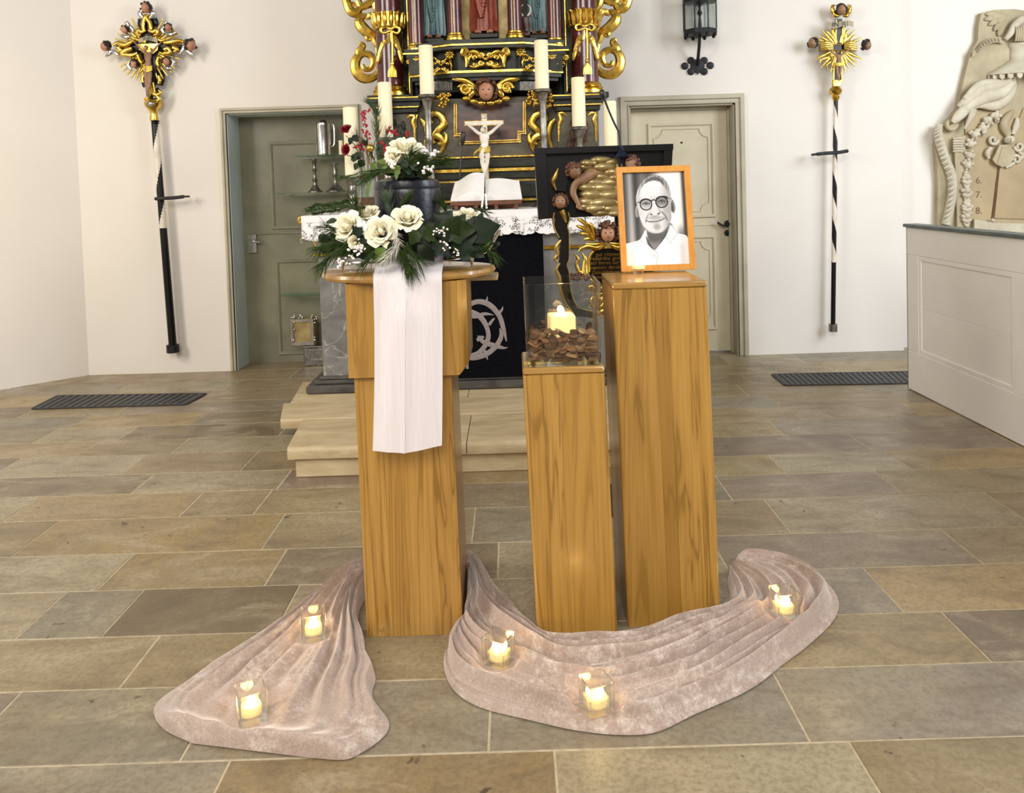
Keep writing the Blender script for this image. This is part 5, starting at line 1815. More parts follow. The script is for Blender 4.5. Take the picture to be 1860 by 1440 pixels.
# ================================================================== statues in the upper storey
def statue(name, label, px, py_foot, Y, w, robe, cloak, seed, h=0.86):
    z0 = P(px, py_foot, Y).z
    c = P(px, py_foot, Y)
    t = thing(name, label, 'statue', (c.x, Y, z0))
    k = S(Y)
    r0 = w * k
    rg = random.Random(seed)
    ph = [rg.uniform(0, 6) for _ in range(4)]
    def wob(a, u):
        return 1 + .10 * math.sin(9 * a + ph[0] + 2 * u) + .06 * math.sin(17 * a + ph[1] - 3 * u) + .05 * math.sin(4 * a + ph[2] + 5 * u)
    MB().lathe([(r0 * .95, z0 + .03), (r0 * .98, z0 + .06), (r0 * .90, z0 + .22), (r0 * .95, z0 + .40), (r0 * .80, z0 + .52), (r0 * .98, z0 + .66), (r0 * .9, z0 + .72), (r0 * .3, z0 + .76)], (c.x, Y, 0), 56, None, 1, .62, wob).build('robe', robe, t, smooth=60)
    # cloak: broad diagonal folds over the robe
    m = MB()
    for q in range(6):
        u = q / 5
        xx0 = c.x + r0 * (-.85 + .9 * u)
        pts = []
        for v in np.linspace(0, 1, 9):
            pts.append((xx0 + r0 * (.75 * (1 - u)) * v * v + .006 * math.sin(5 * v + q), Y - r0 * (.62 + .10 * math.sin(3 * v + q)) * math.sqrt(max(.05, 1 - min(1, ((xx0 - c.x) / r0 + .4 * v) ** 2))), z0 + .62 - (.50 - .12 * u) * v))
        m.tube(pts, [r0 * .17 * (0.6 + .6 * v) for v in np.linspace(0, 1, 9)], 8)
    o = m.build('cloak', cloak, t, smooth=60)
    m = MB()
    for s_ in (-1, 1):
        m.ell((c.x + s_ * r0 * .42, Y - r0 * .62, z0 + .016), (r0 * .24, r0 * .52, .017), 12, 8, (0, 0, s_ * .25))
        for q in range(4):
            m.ell((c.x + s_ * r0 * .42 + (q - 1.5) * r0 * .11, Y - r0 * 1.1, z0 + .011), (r0 * .07, r0 * .14, .009), 8, 6)
        m.tube([(c.x + s_ * r0 * .40, Y - r0 * .40, z0 + .02), (c.x + s_ * r0 * .38, Y - r0 * .30, z0 + .05)], r0 * .18, 8)
        m.tube([(c.x + s_ * r0 * .9, Y, z0 + .68), (c.x + s_ * r0 * 1.05, Y - .02, z0 + .55), (c.x + s_ * r0 * .4, Y - r0 * .9, z0 + .50)], [r0 * .3, r0 * .25, r0 * .17], 9)
    m.build('body', 'skin', t, smooth=60)
    carved_head(t, (c.x, Y - .01, z0 + .82), .062, 0, 0, 0, 'skin', 'hair_dark', 40, 1.05, seed, low=True)
    bb = MB().bbox(c.x - r0 * 1.0, c.x + r0 * 1.0, Y - r0 * 1.15, Y + r0 * .7, z0 - .03, z0, .004)
    bb.build('base_block', 'green_marble', t)
    return t
statue('saint_statue', 'carved statue in red robe at the centre of the altarpiece', 880, 66, YP + .16, 25, 'robe_red', 'robe_red', 1)
statue('saint_statue', 'carved statue in teal robe left of the red robed statue', 790, 73, YP + .22, 18, 'robe_blue', 'robe_blue', 2)
statue('saint_statue', 'carved statue in teal robe right of the red robed statue', 978, 66, YP + .22, 18, 'robe_blue', 'robe_blue', 3)
# white fold of the central robe and the ox beside the right statue
oxY = YP + .10
c = P(956, 66, oxY)
ox = thing('ox_figure', 'small brown carved ox with curved horns beside the right statue', 'figure', (c.x, c.y, c.z))
m = MB()
stroke(m, [(955, 66, 5), (956, 52, 8), (954, 42, 8), (954, 34, 7)], oxY, 1, 10)
stroke(m, [(954, 32, 6), (955, 42, 6), (956, 52, 4), (956, 58, 3.5)], oxY - .03, 1, 10)
for s_ in (-1, 1):
    stroke(m, [(955 + s_ * 5, 64, 3), (955 + s_ * 5, 58, 3.5)], oxY - .01, 1, 8)
    stroke(m, [(954 + s_ * 5, 30, 2), (954 + s_ * 10, 29, 2), (954 + s_ * 12, 32, .5)], oxY - .02, 1, 8)
remesh(m.build('body', 'ox', ox, smooth=60), .004, 2)
m = MB()
for s_ in (-1, 1):
    stroke(m, [(954 + s_ * 4, 29, 1.8), (954 + s_ * 9, 22, 1.6), (954 + s_ * 9, 14, 1.3), (954 + s_ * 4, 8, .5)], oxY - .02, 1, 8)
m.build('horns', 'ivory', ox)

# ================================================================== things on the altar
ZT_ = ZA + 0.0025
def altar_candle(px, top, bot, hw, Yc, pan_hw, label, base=True):
    k = S(Yc)
    c = P(px, bot, Yc)
    z1 = P(px, top, Yc).z
    cs = thing('candlestick', label.replace('candle on', 'holding a candle on') if False else 'pewter altar candlestick ' + label, 'candlestick', (c.x, Yc, ZT_))
    zp = c.z
    h = zp - ZT_
    prof = [(pan_hw * 1.5 * k, ZT_), (pan_hw * 1.5 * k, ZT_ + .012), (pan_hw * 1.15 * k, ZT_ + .02), (pan_hw * .8 * k, ZT_ + .05)]
    if h > .15:
        prof += [(8.5 * k, ZT_ + h * .32), (9.5 * k, ZT_ + h * .36), (6.5 * k, ZT_ + h * .42), (6.3 * k, ZT_ + h * .60), (7.2 * k, ZT_ + h * .62), (6.3 * k, ZT_ + h * .64), (5.8 * k, ZT_ + h * .86)]
    else:
        prof += [(6 * k, ZT_ + h * .6)]
    prof += [(9 * k, zp - 14 * k), (11 * k, zp - 8 * k), (12 * k, zp - 7 * k)]
    def fl_(a, u):
        return 1 + .03 * math.cos(12 * a)
    MB().lathe(prof, (c.x, Yc, 0), 48, None, 1, 1, fl_).build('stem', 'pewter', cs, smooth=50)
    MB().lathe([(12 * k, zp - 7 * k), (pan_hw * k, zp - 5 * k), (pan_hw * 1.04 * k, zp - 2 * k), (pan_hw * .98 * k, zp - .4 * k), (2 * k, zp - .5 * k)], (c.x, Yc, 0), 32).build('drip_pan', 'pewter', cs)
    cd = thing('altar_candle', 'thick cream altar candle ' + label, 'candle', (c.x, Yc, zp))
    MB().lathe([(.0008, zp + .0003), (hw * k, zp + .0003), (hw * k * 1.01, zp + .01), (hw * k * .985, z1 - .003), (hw * k * .95, z1), (hw * k * .85, z1 - .004), (.0008, z1 - .012)], (c.x, Yc, 0), 32).build('wax_body', 'wax', cd)
    MB().tube([(c.x, Yc, z1 - .013), (c.x + .001, Yc, z1 + .004)], .0015, 6).build('wick', 'wick', cd)
altar_candle(640, 195, 322, 12.5, YA + .36, 14, 'furthest left on the altar')
altar_candle(702, 150, 250, 12.5, YA + .40, 15, 'second from the left on the altar')
altar_candle(776, 83, 172, 12.8, YA + .40, 16.5, 'left of the cherub, third from the left')
altar_candle(985, 74, 162, 12.6, YA + .40, 16.5, 'right of the cherub, third from the right')
altar_candle(1052, 141, 230, 12.5, YA + .40, 14.5, 'second from the right on the altar')
altar_candle(1110, 184, 282, 11.8, YA + .36, 14, 'furthest right, half behind the lectern')

# crucifix
YCX = YA + .37
c = P(881, 372, YCX)
cr_ = thing('altar_crucifix', 'white and gold crucifix behind the open book on the altar', 'crucifix', (c.x, YCX, ZT_))
a, b = P(879, 206, YCX), P(881, 372, YCX)
m = MB().bbox(a.x - 5.5 * S(YCX), a.x + 5.5 * S(YCX), YCX, YCX + .016, ZT_ + .03, a.z, .002)
q0, q1 = P(843, 224.5, YCX), P(915, 222.5, YCX)
m.bbox(q0.x, q1.x, YCX - .001, YCX + .015, (q0.z + q1.z) / 2 - 5 * S(YCX), (q0.z + q1.z) / 2 + 5 * S(YCX), .002)
m.build('cross', 'gold_dull', cr_)
m = MB().bbox(a.x - 4 * S(YCX), a.x + 4 * S(YCX), YCX - .004, YCX - .0002, ZT_ + .04, a.z - .006, .001)
m.bbox(q0.x + .006, q1.x - .006, YCX - .005, YCX - .0014, (q0.z + q1.z) / 2 - 3.4 * S(YCX), (q0.z + q1.z) / 2 + 3.4 * S(YCX), .001)
m.build('cross_inlay', 'ivory', cr_)
MB().lathe([(.06, ZT_), (.06, ZT_ + .012), (.045, ZT_ + .02), (.03, ZT_ + .032), (.012, ZT_ + .034)], (c.x, YCX + .008, 0), 24).build('foot', 'gold_dull', cr_)
q = P(879, 211, YCX - .01)
MB().bbox(q.x - .017, q.x + .017, q.y - .003, q.y, q.z - .012, q.z + .010, .001).build('title_board', 'pewter', cr_)
def corpus(parent, S_, Y, mat, cloth, vox, cloth_mat='gold'):
    """crucified figure; S_ maps (x, y, half width) from a 0..100 box to the picture"""
    m = MB()
    def st(pts, flat=.9, dy=0.0):
        stroke(m, [S_(*p) for p in pts], Y, flat, 9, 5, dy)
    st([(4, 6, 3.2), (18, 18, 4.2), (32, 32, 5.5), (42, 38, 6)]); st([(96, 6, 3.2), (82, 18, 4.2), (68, 32, 5.5), (58, 38, 6)])
    st([(2, 4, 3.5), (6, 8, 3)], .6); st([(98, 4, 3.5), (94, 8, 3)], .6)
    st([(50, 36, 11), (50, 46, 15), (50, 56, 13), (51, 66, 11), (50, 76, 12.5), (50, 84, 11)], .7)
    st([(47, 82, 8.5), (43, 104, 8), (45, 116, 6.5), (44, 122, 6.5), (48, 146, 5), (50, 162, 3.8), (49, 170, 4)], .9, -.004)
    st([(54, 82, 8.5), (58, 102, 8), (57, 116, 6.5), (57, 122, 6.5), (53, 146, 5), (51, 162, 3.8), (50, 170, 4)], .9)
    st([(47, 30, 4), (46, 24, 4)], 1)
    c2 = S_(45, 23, 8)
    m.ell(P(c2[0], c2[1], Y - .01), (c2[2] * S(Y) * .85, c2[2] * S(Y) * .9, c2[2] * S(Y) * 1.2), 14, 10, (.3, .2, 0), face_fn)
    o = m.build('corpus', mat, parent, smooth=60)
    remesh(o, vox, 2)
    m = MB()
    rg = random.Random(2)
    for k in range(14):
        d = Vector((rg.gauss(0, 1), rg.gauss(0, 1), abs(rg.gauss(0, 1)))).normalized()
        m.ell(P(c2[0], c2[1] - c2[2] * .25, Y - .006) + d * c2[2] * S(Y) * .85, c2[2] * S(Y) * .34, 7, 5)
    m.build('hair', 'hair_dark', parent, smooth=60)
    m = MB()
    for k in range(5):
        stroke(m, [S_(36, 78 + 3 * k, 3.5), S_(50, 80 + 3.4 * k, 4.5), S_(65, 77 + 3 * k, 3.5)], Y, 1.2, 7, 4, -.008)
    stroke(m, [S_(37, 82, 5), S_(28, 92, 5), S_(22, 100, 2)], Y, .8, 7, 4)
    m.build('loincloth', cloth_mat, parent, smooth=60)
    return o
corpus(cr_, lambda x, y, w: (845 + x * .70, 222 + y * .60 - .02 * x, w * .62), YCX - .022, 'ivory', 'gold_dull', .0022, 'gold_dull')

# open book on a stand
YBK = YA + .12
st_ = thing('book_stand', 'low brown wooden book stand on the altar', 'book stand', (P(882, 372, YBK).x, YBK, ZT_))
a, b = P(818, 370, YBK - .04), P(948, 366, YBK - .04)
zb_ = (a.z + b.z) / 2
zb_ = max(zb_, ZT_ + .028)
MB().bbox(a.x, b.x, YBK - .05, YBK - .02, zb_ - .014, zb_ + .012, .003).build('lower_ledge', 'brown_wood', st_)
m = MB().prism([(a.x, YBK - .02, zb_ - .008), (b.x, YBK - .02, zb_ - .008), (b.x, YBK + .17, zb_ + .10), (a.x, YBK + .17, zb_ + .10)], (0, .004, -.012))
m.build('rest_board', 'brown_wood', st_, smooth=0)
for u in (.08, .36, .64, .92):
    x_ = a.x + (b.x - a.x) * u
    MB().bbox(x_ - .012, x_ + .012, YBK - .045, YBK - .022, ZT_, zb_ - .012, .003).build('foot', 'brown_wood', st_)
MB().bbox(a.x + .05, b.x - .05, YBK + .13, YBK + .16, ZT_, zb_ + .08, .003).build('back_prop', 'brown_wood', st_)
bk = thing('open_book', 'large open book with white pages on the altar', 'book', (P(882, 362, YBK).x, YBK - .01, zb_ + .012))
def page(side):
    g_top = []
    spx = 880.0
    n_u, n_v = 22, 10
    for i in range(n_v):
        v = i / (n_v - 1)             # 0 lower edge, 1 upper edge
        row = []
        for j in range(n_u):
            u = j / (n_u - 1)         # 0 spine, 1 fore edge
            if side < 0:
                x0_, x1_ = 879, 818 + 5 * v
                arch = .030 * math.sin(PI * min(1, u * 1.0 + .12)) ** 1.3 + .022 * (1 - u)
            else:
                x0_, x1_ = 881, 948 - 4 * v
                arch = .012 * math.sin(PI * min(1, u + .1)) + .010 * (1 - u)
            px_ = x0_ + (x1_ - x0_) * u
            Yq = YBK - .022 + .20 * v
            X_ = P(px_, 350, YBK - .03).x
            Z_ = zb_ + .012 + (0.016 if side < 0 else .012) + (.112 + (.0 if side > 0 else .018 * (1 - u))) * v + arch
            row.append((X_, Yq, Z_))
        g_top.append(row)
    m = MB().grid(g_top)
    # lower sheets: block edge
    bot = [[(x, y + .003, zb_ + .013 + .112 * i / (n_v - 1)) for (x, y, z) in row] for i, row in enumerate(g_top)]
    m.grid(bot)
    m.grid([g_top[0], bot[0]]); m.grid([g_top[-1], bot[-1]])
    m.grid([[r_[-1] for r_ in g_top], [r_[-1] for r_ in bot]])
    o = m.build('page_block', 'page', bk, smooth=50)
page(-1); page(1)
m = MB()
for k, (x0_, x1_) in enumerate(((878, 875), (882, 884))):
    p0, p1, p2 = P(x0_, 352, YBK - .05), P((x0_ + x1_) / 2, 364, YBK - .062), P(x1_, 380, YBK - .064)
    m.grid([[p + Vector((-.006, 0, 0)), p + Vector((.006, 0, 0))] for p in (p0, p1, p2)])
m.build('ribbon_marker', 'white_cloth', bk)
# gooseneck microphone on the altar
YM_ = YA + .36
b0 = P(834, 345, YM_)
mc = thing('altar_microphone', 'thin black gooseneck microphone standing on the altar', 'microphone', (b0.x, YM_, ZT_))
MB().lathe([(.05, ZT_), (.05, ZT_ + .01), (.03, ZT_ + .018), (.006, ZT_ + .022)], (b0.x, YM_, 0), 24).build('base', 'plastic_black', mc)
MB().tube([(b0.x, YM_, ZT_ + .02), P(835, 330, YM_), P(839, 262, YM_)], .0052, 8).build('gooseneck', 'plastic_black', mc)
m = MB(); stroke(m, [(839, 264, 2.2), (840, 256, 4.2), (841, 246, 4.6), (842, 239, 3)], YM_, 1, 12)
m.build('capsule', 'plastic_black', mc)
# ================================================================== carved lectern behind the plinths
YL = 3.45
LAX = 1100.0
bp = F(1130, 918)
lc = thing('carved_lectern', 'black and gold carved reading lectern with putti behind the portrait', 'lectern', (P(1130, 900, YL).x, YL, 0))
# desk: black box with raised rim, leaning
def lp(px, py, d=0.0):
    return P(px, py, YL + d)
fr = [(973, 270), (1222, 263), (1216, 386), (979, 398)]
pts = [lp(x, y) for x, y in fr]
MB().prism(pts, (0, .05, 0)).build('desk_board', 'black_paint', lc, smooth=0)
m = MB()
m.prism([lp(970, 269, -.03), lp(1223, 261, -.03), lp(1223, 272, -.03), lp(971, 280, -.03)], (0, .085, 0))
m.prism([lp(971, 280.2, -.028), lp(992, 279.2, -.028), lp(998, 397, -.028), lp(978, 399, -.028)], (0, .078, 0))
m.prism([lp(1206, 272.2, -.028), lp(1222, 271.6, -.028), lp(1216, 388, -.028), lp(1202, 388.4, -.028)], (0, .078, 0))
m.build('desk_rim', 'black_paint', lc, smooth=0)
# clouds, each puff a carved piece
puffs = [(1090, 290, 17, 5), (1068, 296, 14, 5), (1112, 294, 16, 5), (1062, 303, 15, 5.5), (1098, 303, 20, 6), (1128, 302, 14, 5), (1080, 311, 20, 6), (1115, 312, 18, 6), (1142, 312, 14, 5.5),
         (1092, 321, 22, 6.5), (1062, 322, 14, 5.5), (1125, 322, 19, 6), (1078, 331, 20, 6.5), (1110, 331, 22, 7), (1064, 340, 16, 6), (1094, 341, 24, 8), (1130, 341, 20, 7), (1074, 353, 20, 7), (1108, 354, 24, 8),
         (1140, 355, 14, 6), (1064, 366, 17, 6), (1092, 368, 24, 7.5), (1124, 368, 20, 7), (1062, 375, 14, 5.5), (1080, 378, 18, 6.5), (1108, 379, 22, 6.5), (1092, 386, 18, 5.5), (1118, 387, 14, 5)]
for i, (x, y, rx, ry) in enumerate(puffs):
    c = lp(x, y, -.020 - .010 * math.sin(i * 1.9))
    MB().ell(c, (rx * 1.15 * S(YL), .026, ry * 1.3 * S(YL)), 18, 10, (0, .06 * math.sin(i * 2.3), 0), lambda d: 1 + .06 * math.sin(5 * d.x + 3)).build('cloud_puff', 'cloud_gold', lc, smooth=60)
# putti
def putto(ax, flip, hx, hy):
    f = (lambda pts: pts) if not flip else (lambda pts: mir(pts, ax))
    Yq = YL - .045
    m = MB()
    stroke(m, f([(1084, 312, 6), (1070, 318, 9), (1056, 327, 9), (1050, 330, 7)]), Yq, .9, 10, 4)
    stroke(m, f([(1054, 326, 7), (1044, 336, 6.5), (1041, 350, 6), (1046, 362, 5), (1050, 370, 3.8), (1052, 375, 3.2)]), Yq, .9, 10, 5, -.008)
    for k, dx in enumerate((-3, -1, 1.2, 3)):
        stroke(m, f([(1051 + dx * .5, 372, 1.6), (1053 + dx, 378, 1.3), (1055 + dx * 1.1, 382 - abs(dx) * .6, .7)]), Yq, .9, 7, 3, -.010)
    stroke(m, f([(1049, 370, 1.8), (1047, 375, 1.5), (1048, 378, .8)]), Yq, .9, 7, 3, -.01)
    remesh(m.build('putto_body', 'skin_brown', lc, smooth=60), .0018, 1)
    c = P(hx, hy, Yq - .005)
    carved_head(lc, c, 13.5 * S(YL), R(28) if not flip else R(-30), R(14), R(-14), 'skin_brown', 'hair', 60, 1.0, 7)
putto(LAX, False, 1043, 311)
putto(LAX, True, 1147, 298)
# side consoles: black struts with gilt edges, a head on top
def console(flip):
    f = (lambda pts: pts) if not flip else (lambda pts: mir(pts, LAX))
    Yk = YL - .04
    m = MB()
    prof = [(1013, 306), (1029, 304), (1031, 330), (1028, 348), (1010, 346), (1008, 330)]
    prof2 = [(1009, 385), (1031, 384), (1034, 398), (1030, 412), (1033, 424), (1033, 470), (1029, 482), (1033, 494), (1036, 530), (1048, 560), (1082, 568), (1082, 578), (1040, 574), (1022, 548), (1014, 496), (1017, 480), (1018, 468), (1019, 440), (1012, 430), (1007, 412)]
    for q in (prof, prof2):
        m.prism([P(x, y, Yk) for x, y in f(q)], (0, .075, 0))
    o = m.build('console', 'black_paint', lc, smooth=0)
    g = MB()
    stroke(g, f([(1014, 306, 1.4), (1008, 322, 4.2), (1005, 332, 3.6), (1010, 345, 1.2)]), Yk - .004, .8)
    for pts in ([(1007, 386, 1.5), (1005, 402, 1.8), (1008, 418, 1.6), (1016, 432, 1.2)], [(1019, 436, 2), (1011, 448, 4), (1013, 462, 4), (1008, 470, 3.5), (1013, 476, 2)], [(1017, 478, 1.5), (1011, 490, 3), (1016, 504, 4), (1018, 526, 3), (1026, 550, 3), (1042, 570, 2)],
                [(1032, 386, 1.2), (1035, 398, 1.2), (1031, 412, 1.2), (1034, 424, 1.2), (1034, 470, 1.2), (1030, 482, 1.2), (1034, 496, 1.2), (1037, 528, 1.2), (1050, 557, 1.2), (1080, 566, 1.2)]):
        stroke(g, f(pts), Yk - .003, .9)
    g.build('gilt_edge', 'gold_dull', o)
    hx = 1018 if not flip else 2 * LAX - 1018
    m = MB()
    stroke(m, f([(1020, 382, 6), (1024, 392, 5), (1028, 404, 2)]), Yk - .01, .9)
    m.build('gilt_neck', 'gold_dull', lc)
    carved_head(lc, P(hx, 366, Yk - .012), 12.0 * S(YL), R(-6), 0, 0, 'skin_brown', 'hair', 50, 1.02, 9, eyes=True)
console(False)
console(True)
# cartouche with the inscription, cherub and wings
YK = YL - .02
c = P(1104, 484, YK)
k = S(YL)
n = 40
oval = []
for i in range(n):
    a = 2 * PI * i / n
    rx_, rz_ = 37, 34
    e = 2.6
    oval.append((c.x + rx_ * k * math.copysign(abs(math.cos(a)) ** (2 / e), math.cos(a)), YK, c.z + rz_ * k * math.copysign(abs(math.sin(a)) ** (2 / e), math.sin(a))))
MB().prism(oval, (0, .03, 0)).build('inscription_panel', 'black_paint', lc, smooth=30)
m = MB(); m.tube([(x, y - .002, z) for x, y, z in oval] + [oval[0]], .0035, 7, (0, -1, 0)); m.build('panel_rim', 'gold_dull', lc)
def text_part(s, loc, size, mat, parent, extr=.0006, rz=0.0, align='CENTER', shear=0.0, name='inscription', tilt=None):
    cu = bpy.data.curves.new(name, 'FONT')
    cu.body = s; cu.size = size; cu.align_x = align; cu.align_y = 'CENTER'; cu.extrude = extr; cu.shear = shear
    cu.resolution_u = 3
    cu.materials.append(M[mat])
    tmp = bpy.data.objects.new(name, cu)
    COL.objects.link(tmp)
    me = bpy.data.meshes.new_from_object(tmp.evaluated_get(bpy.context.evaluated_depsgraph_get()))
    bpy.data.objects.remove(tmp)
    o = bpy.data.objects.new(name, me)
    o['kind'] = 'stuff'
    COL.objects.link(o)
    o.parent = parent
    o.location = Vector(loc) - ORIG[parent.name]
    o.rotation_euler = (PI / 2, tilt or 0, rz)
    ORIG[o.name] = Vector(ORIG[parent.name])
    return o
for s, x_, y_ in (('gul. rittmun', 1082, 462.5), ('reseirdns. gon Wel', 1072, 470), ('acr fmren zur Frei', 1072, 478), ('vermint dersles Bo', 1072, 486.5), ('Gesehlinhost', 1075, 495), ('muerre Zu', 1080, 503.5), ('1000 a', 1091, 511)):
    text_part(s, P(x_, y_, YK - .0035), .0225, 'gold', lc, .0006, 0, 'LEFT', .15)
m = MB()
fW = [(1048, 398), (1050, 412), (1056, 424), (1063, 434)]
for s_ in (0, 1):
    f = (lambda p: p) if s_ == 0 else (lambda p: mir(p, 1104))
    tips = f([(1047, 396, 0), (1046, 410, 0), (1052, 424, 0), (1060, 436, 0), (1070, 404, 0)])
    root = f([(1080, 436, 0)])[0]
    feathers(m, root[:2], [q[:2] for q in tips], 4.2, YK, .6, 0, .12 if s_ == 0 else -.12)
    stroke(m, f([(1100, 442, 3), (1086, 450, 6), (1070, 447, 5), (1058, 450, 4), (1050, 458, 1)]), YK - .02, .8)
    stroke(m, f([(1100, 441, 2), (1090, 443, 4), (1078, 444, 4), (1064, 443, 2)]), YK - .024, .8)
    stroke(m, f([(1064, 498, 6), (1052, 492, 4), (1047, 480, 3), (1050, 470, 3), (1042, 458, .8)]), YK, .8)
    stroke(m, f([(1062, 496, 7), (1062, 482, 5), (1063, 470, 4), (1057, 458, 1)]), YK - .005, .8)
    stroke(m, f([(1068, 494, 5), (1070, 470, 3), (1078, 456, 3), (1092, 450, 1.5)]), YK, .8)
m.build('gilt_wings', 'gold', lc, smooth=60)
carved_head(lc, P(1104, 424, YK - .03), 14.5 * k, R(-4), 0, 0, 'skin', 'hair', 110, 1.28, 12, eyes=True)
m = MB(); rg = random.Random(6)
for q in range(30):
    m.ell(P(rg.uniform(1036, 1072), rg.uniform(496, 508), YK + .0), (.010, .012, .007), 7, 5)
m.build('carved_fur', 'hair', lc, smooth=60)
m = MB()
for s_ in (0, 1):
    f = (lambda p: p) if s_ == 0 else (lambda p: mir(p, 1104))
    stroke(m, f([(1104, 520, 4), (1086, 524, 6), (1074, 520, 5), (1070, 528, 3)]), YK, .8)
    stroke(m, f(spiral(1088, 547, 11, 2, 0, 1.3, 4, 2.5, 12)), YK, .8, 7, 3)
    stroke(m, f([(1104, 534, 4), (1092, 534, 4.5), (1078, 540, 4), (1074, 552, 3), (1082, 562, 2)]), YK, .8)
    stroke(m, f([(1104, 560, 4), (1092, 566, 5), (1086, 572, 3), (1094, 576, 2)]), YK, .8)
m.ell(P(1104, 548, YK + .02), (24 * k, .02, 26 * k), 16, 12)
m.build('gilt_foot_ornament', 'gold', lc, smooth=60)
# stem with knops and flat foot
cx_ = P(1130, 700, YL).x
zz0 = lambda py: P(1130, py, YL).z
MB().lathe([(.012, .02), (.012, zz0(800)), (.035, zz0(792)), (.050, zz0(770)), (.040, zz0(752)), (.056, zz0(742)), (.058, zz0(725)), (.030, zz0(712)), (.022, zz0(690)), (.024, zz0(600)), (.05, zz0(575)), (.03, zz0(550))], (cx_, YL + .02, 0), 28, None, 1, 1, lambda a, u: 1 + .05 * math.cos(9 * a)).build('stem', 'gold_dull', lc, smooth=50)
MB().bbox(cx_ - .012, cx_ + .012, YL + .005, YL + .03, P(1104, 560, YL).z, P(1104, 380, YL).z, .002).build('spine', 'black_paint', lc)
q0, q1 = F(1112, 940), F(1240, 898)
MB().bbox(q0.x, q0.x + .30, q0.y, q1.y + .10, .0015, .022, .004).build('foot_plate', 'black_paint', lc)
# microphone fixed to the lectern
Ym = YL - .06
mc = thing('lectern_microphone', 'dark gooseneck microphone on the carved lectern', 'microphone', tuple(P(1131, 300, Ym)))
m = MB(); stroke(m, [(1097, 179, 3.5), (1095, 172, 5.4), (1093, 166, 4.6), (1092, 163, 2)], Ym, 1, 14); m.build('capsule', 'plastic_black', mc, smooth=60)
m = MB(); stroke(m, [(1096, 174, 2.4), (1104, 196, 1.9), (1116, 224, 1.9), (1124, 240, 1.9), (1126, 256, 1.9), (1127, 270, 1.9)], Ym, 1, 9); m.build('gooseneck', 'plastic_black', mc, smooth=60)
c0 = P(1129, 284, Ym)
MB().lathe([(.004, .045), (.008, .038), (.012, .022), (.027, .006), (.030, 0), (.027, -.006), (.004, -.007)], c0, 24).build('cone_socket', 'mic_blue', mc)
m = MB()
for dx in (-.009, .009):
    p0, p1 = P(1129, 286, Ym), P(1131, 372, Ym)
    m.tube([p0 + Vector((dx, 0, 0)), p1 + Vector((dx, 0, 0))], .0055, 8)
m.build('holder_rods', 'mic_blue', mc)

# ================================================================== pew front on the right
pf = F(1650, 706)
px0 = pf.x
py1 = pf.y
pz = P(1650, 406, pf.y).z
pw = thing('pew_front', 'warm grey panelled pew front with slate green cap at the right edge', 'pew', (px0 + .03, (py1 + 2.2) / 2, 0))
TH = .05
yend = 1.9
MB().box(px0 + .012, px0 + TH, yend, py1 - .002, 0.012, pz - .022).build('panel_sheet', 'pew_paint', pw, smooth=0)
def side(y, z):    # point on the face
    return (px0, y, z)
# frame members proud of the sheet: bottom rail, top rail, stiles
zb_top = P(1690, 690, py1).z
zr_b = .26; zr_t = pz - .26
MB().bbox(px0, px0 + TH, yend, py1, 0.004, zr_b, .003).build('bottom_rail', 'pew_paint', pw)
MB().bbox(px0, px0 + TH, yend, py1, zr_t + .06, pz - .022, .003).build('top_rail', 'pew_paint', pw)
ys = [py1 - .13, None]
stl = [(py1 - .14, py1), (3.92, 4.10), (2.65, 2.83)]
for a, b in stl:
    MB().bbox(px0 + .0006, px0 + TH, a, b, zr_b + .0004, zr_t + .0596, .003).build('stile', 'pew_paint', pw)
for (ya, yb) in ((4.10, py1 - .14), (2.83, 3.92)):
    mm = MB()
    for k, (w, t_) in enumerate(((.030, .006), (.016, .0095))):
        zt_, zb2 = zr_t + .06, zr_b
        mm.bbox(px0 + t_ - .004, px0 + .013, ya, yb, zt_ - w, zt_, .002); mm.bbox(px0 + t_ - .004, px0 + .013, ya, yb, zb2, zb2 + w, .002)
        mm.bbox(px0 + t_ - .0035, px0 + .0135, ya, ya + w, zb2, zt_, .002); mm.bbox(px0 + t_ - .0035, px0 + .0135, yb - w, yb, zb2, zt_, .002)
    mm.build('panel_moulding', 'pew_paint', pw)
    zm = (zr_t + .06 + zr_b) / 2 - .02
    for za, zb3 in ((zr_b + .016, zm - .0015), (zm + .0015, zr_t + .044)):
        MB().bbox(px0 + .0095, px0 + .0135, ya + .016, yb - .016, za, zb3, .001).build('panel_board', 'pew_paint', pw)
MB().bbox(px0 - .02, px0 + TH + .03, yend, py1 + .012, pz - .022, pz, .004).build('cap_rail', 'pew_cap', pw)
MB().bbox(px0 + .0, px0 + TH, py1 + .0004, py1 + .006, 0.004, pz - .022, .001).build('end_edge', 'pew_cap', pw)
for yy in (py1 - .05, 3.98, 2.7):
    MB().bbox(px0 + .006, px0 + TH - .006, yy - .02, yy + .02, .0012, .004, .0005).build('foot', 'pew_cap', pw)
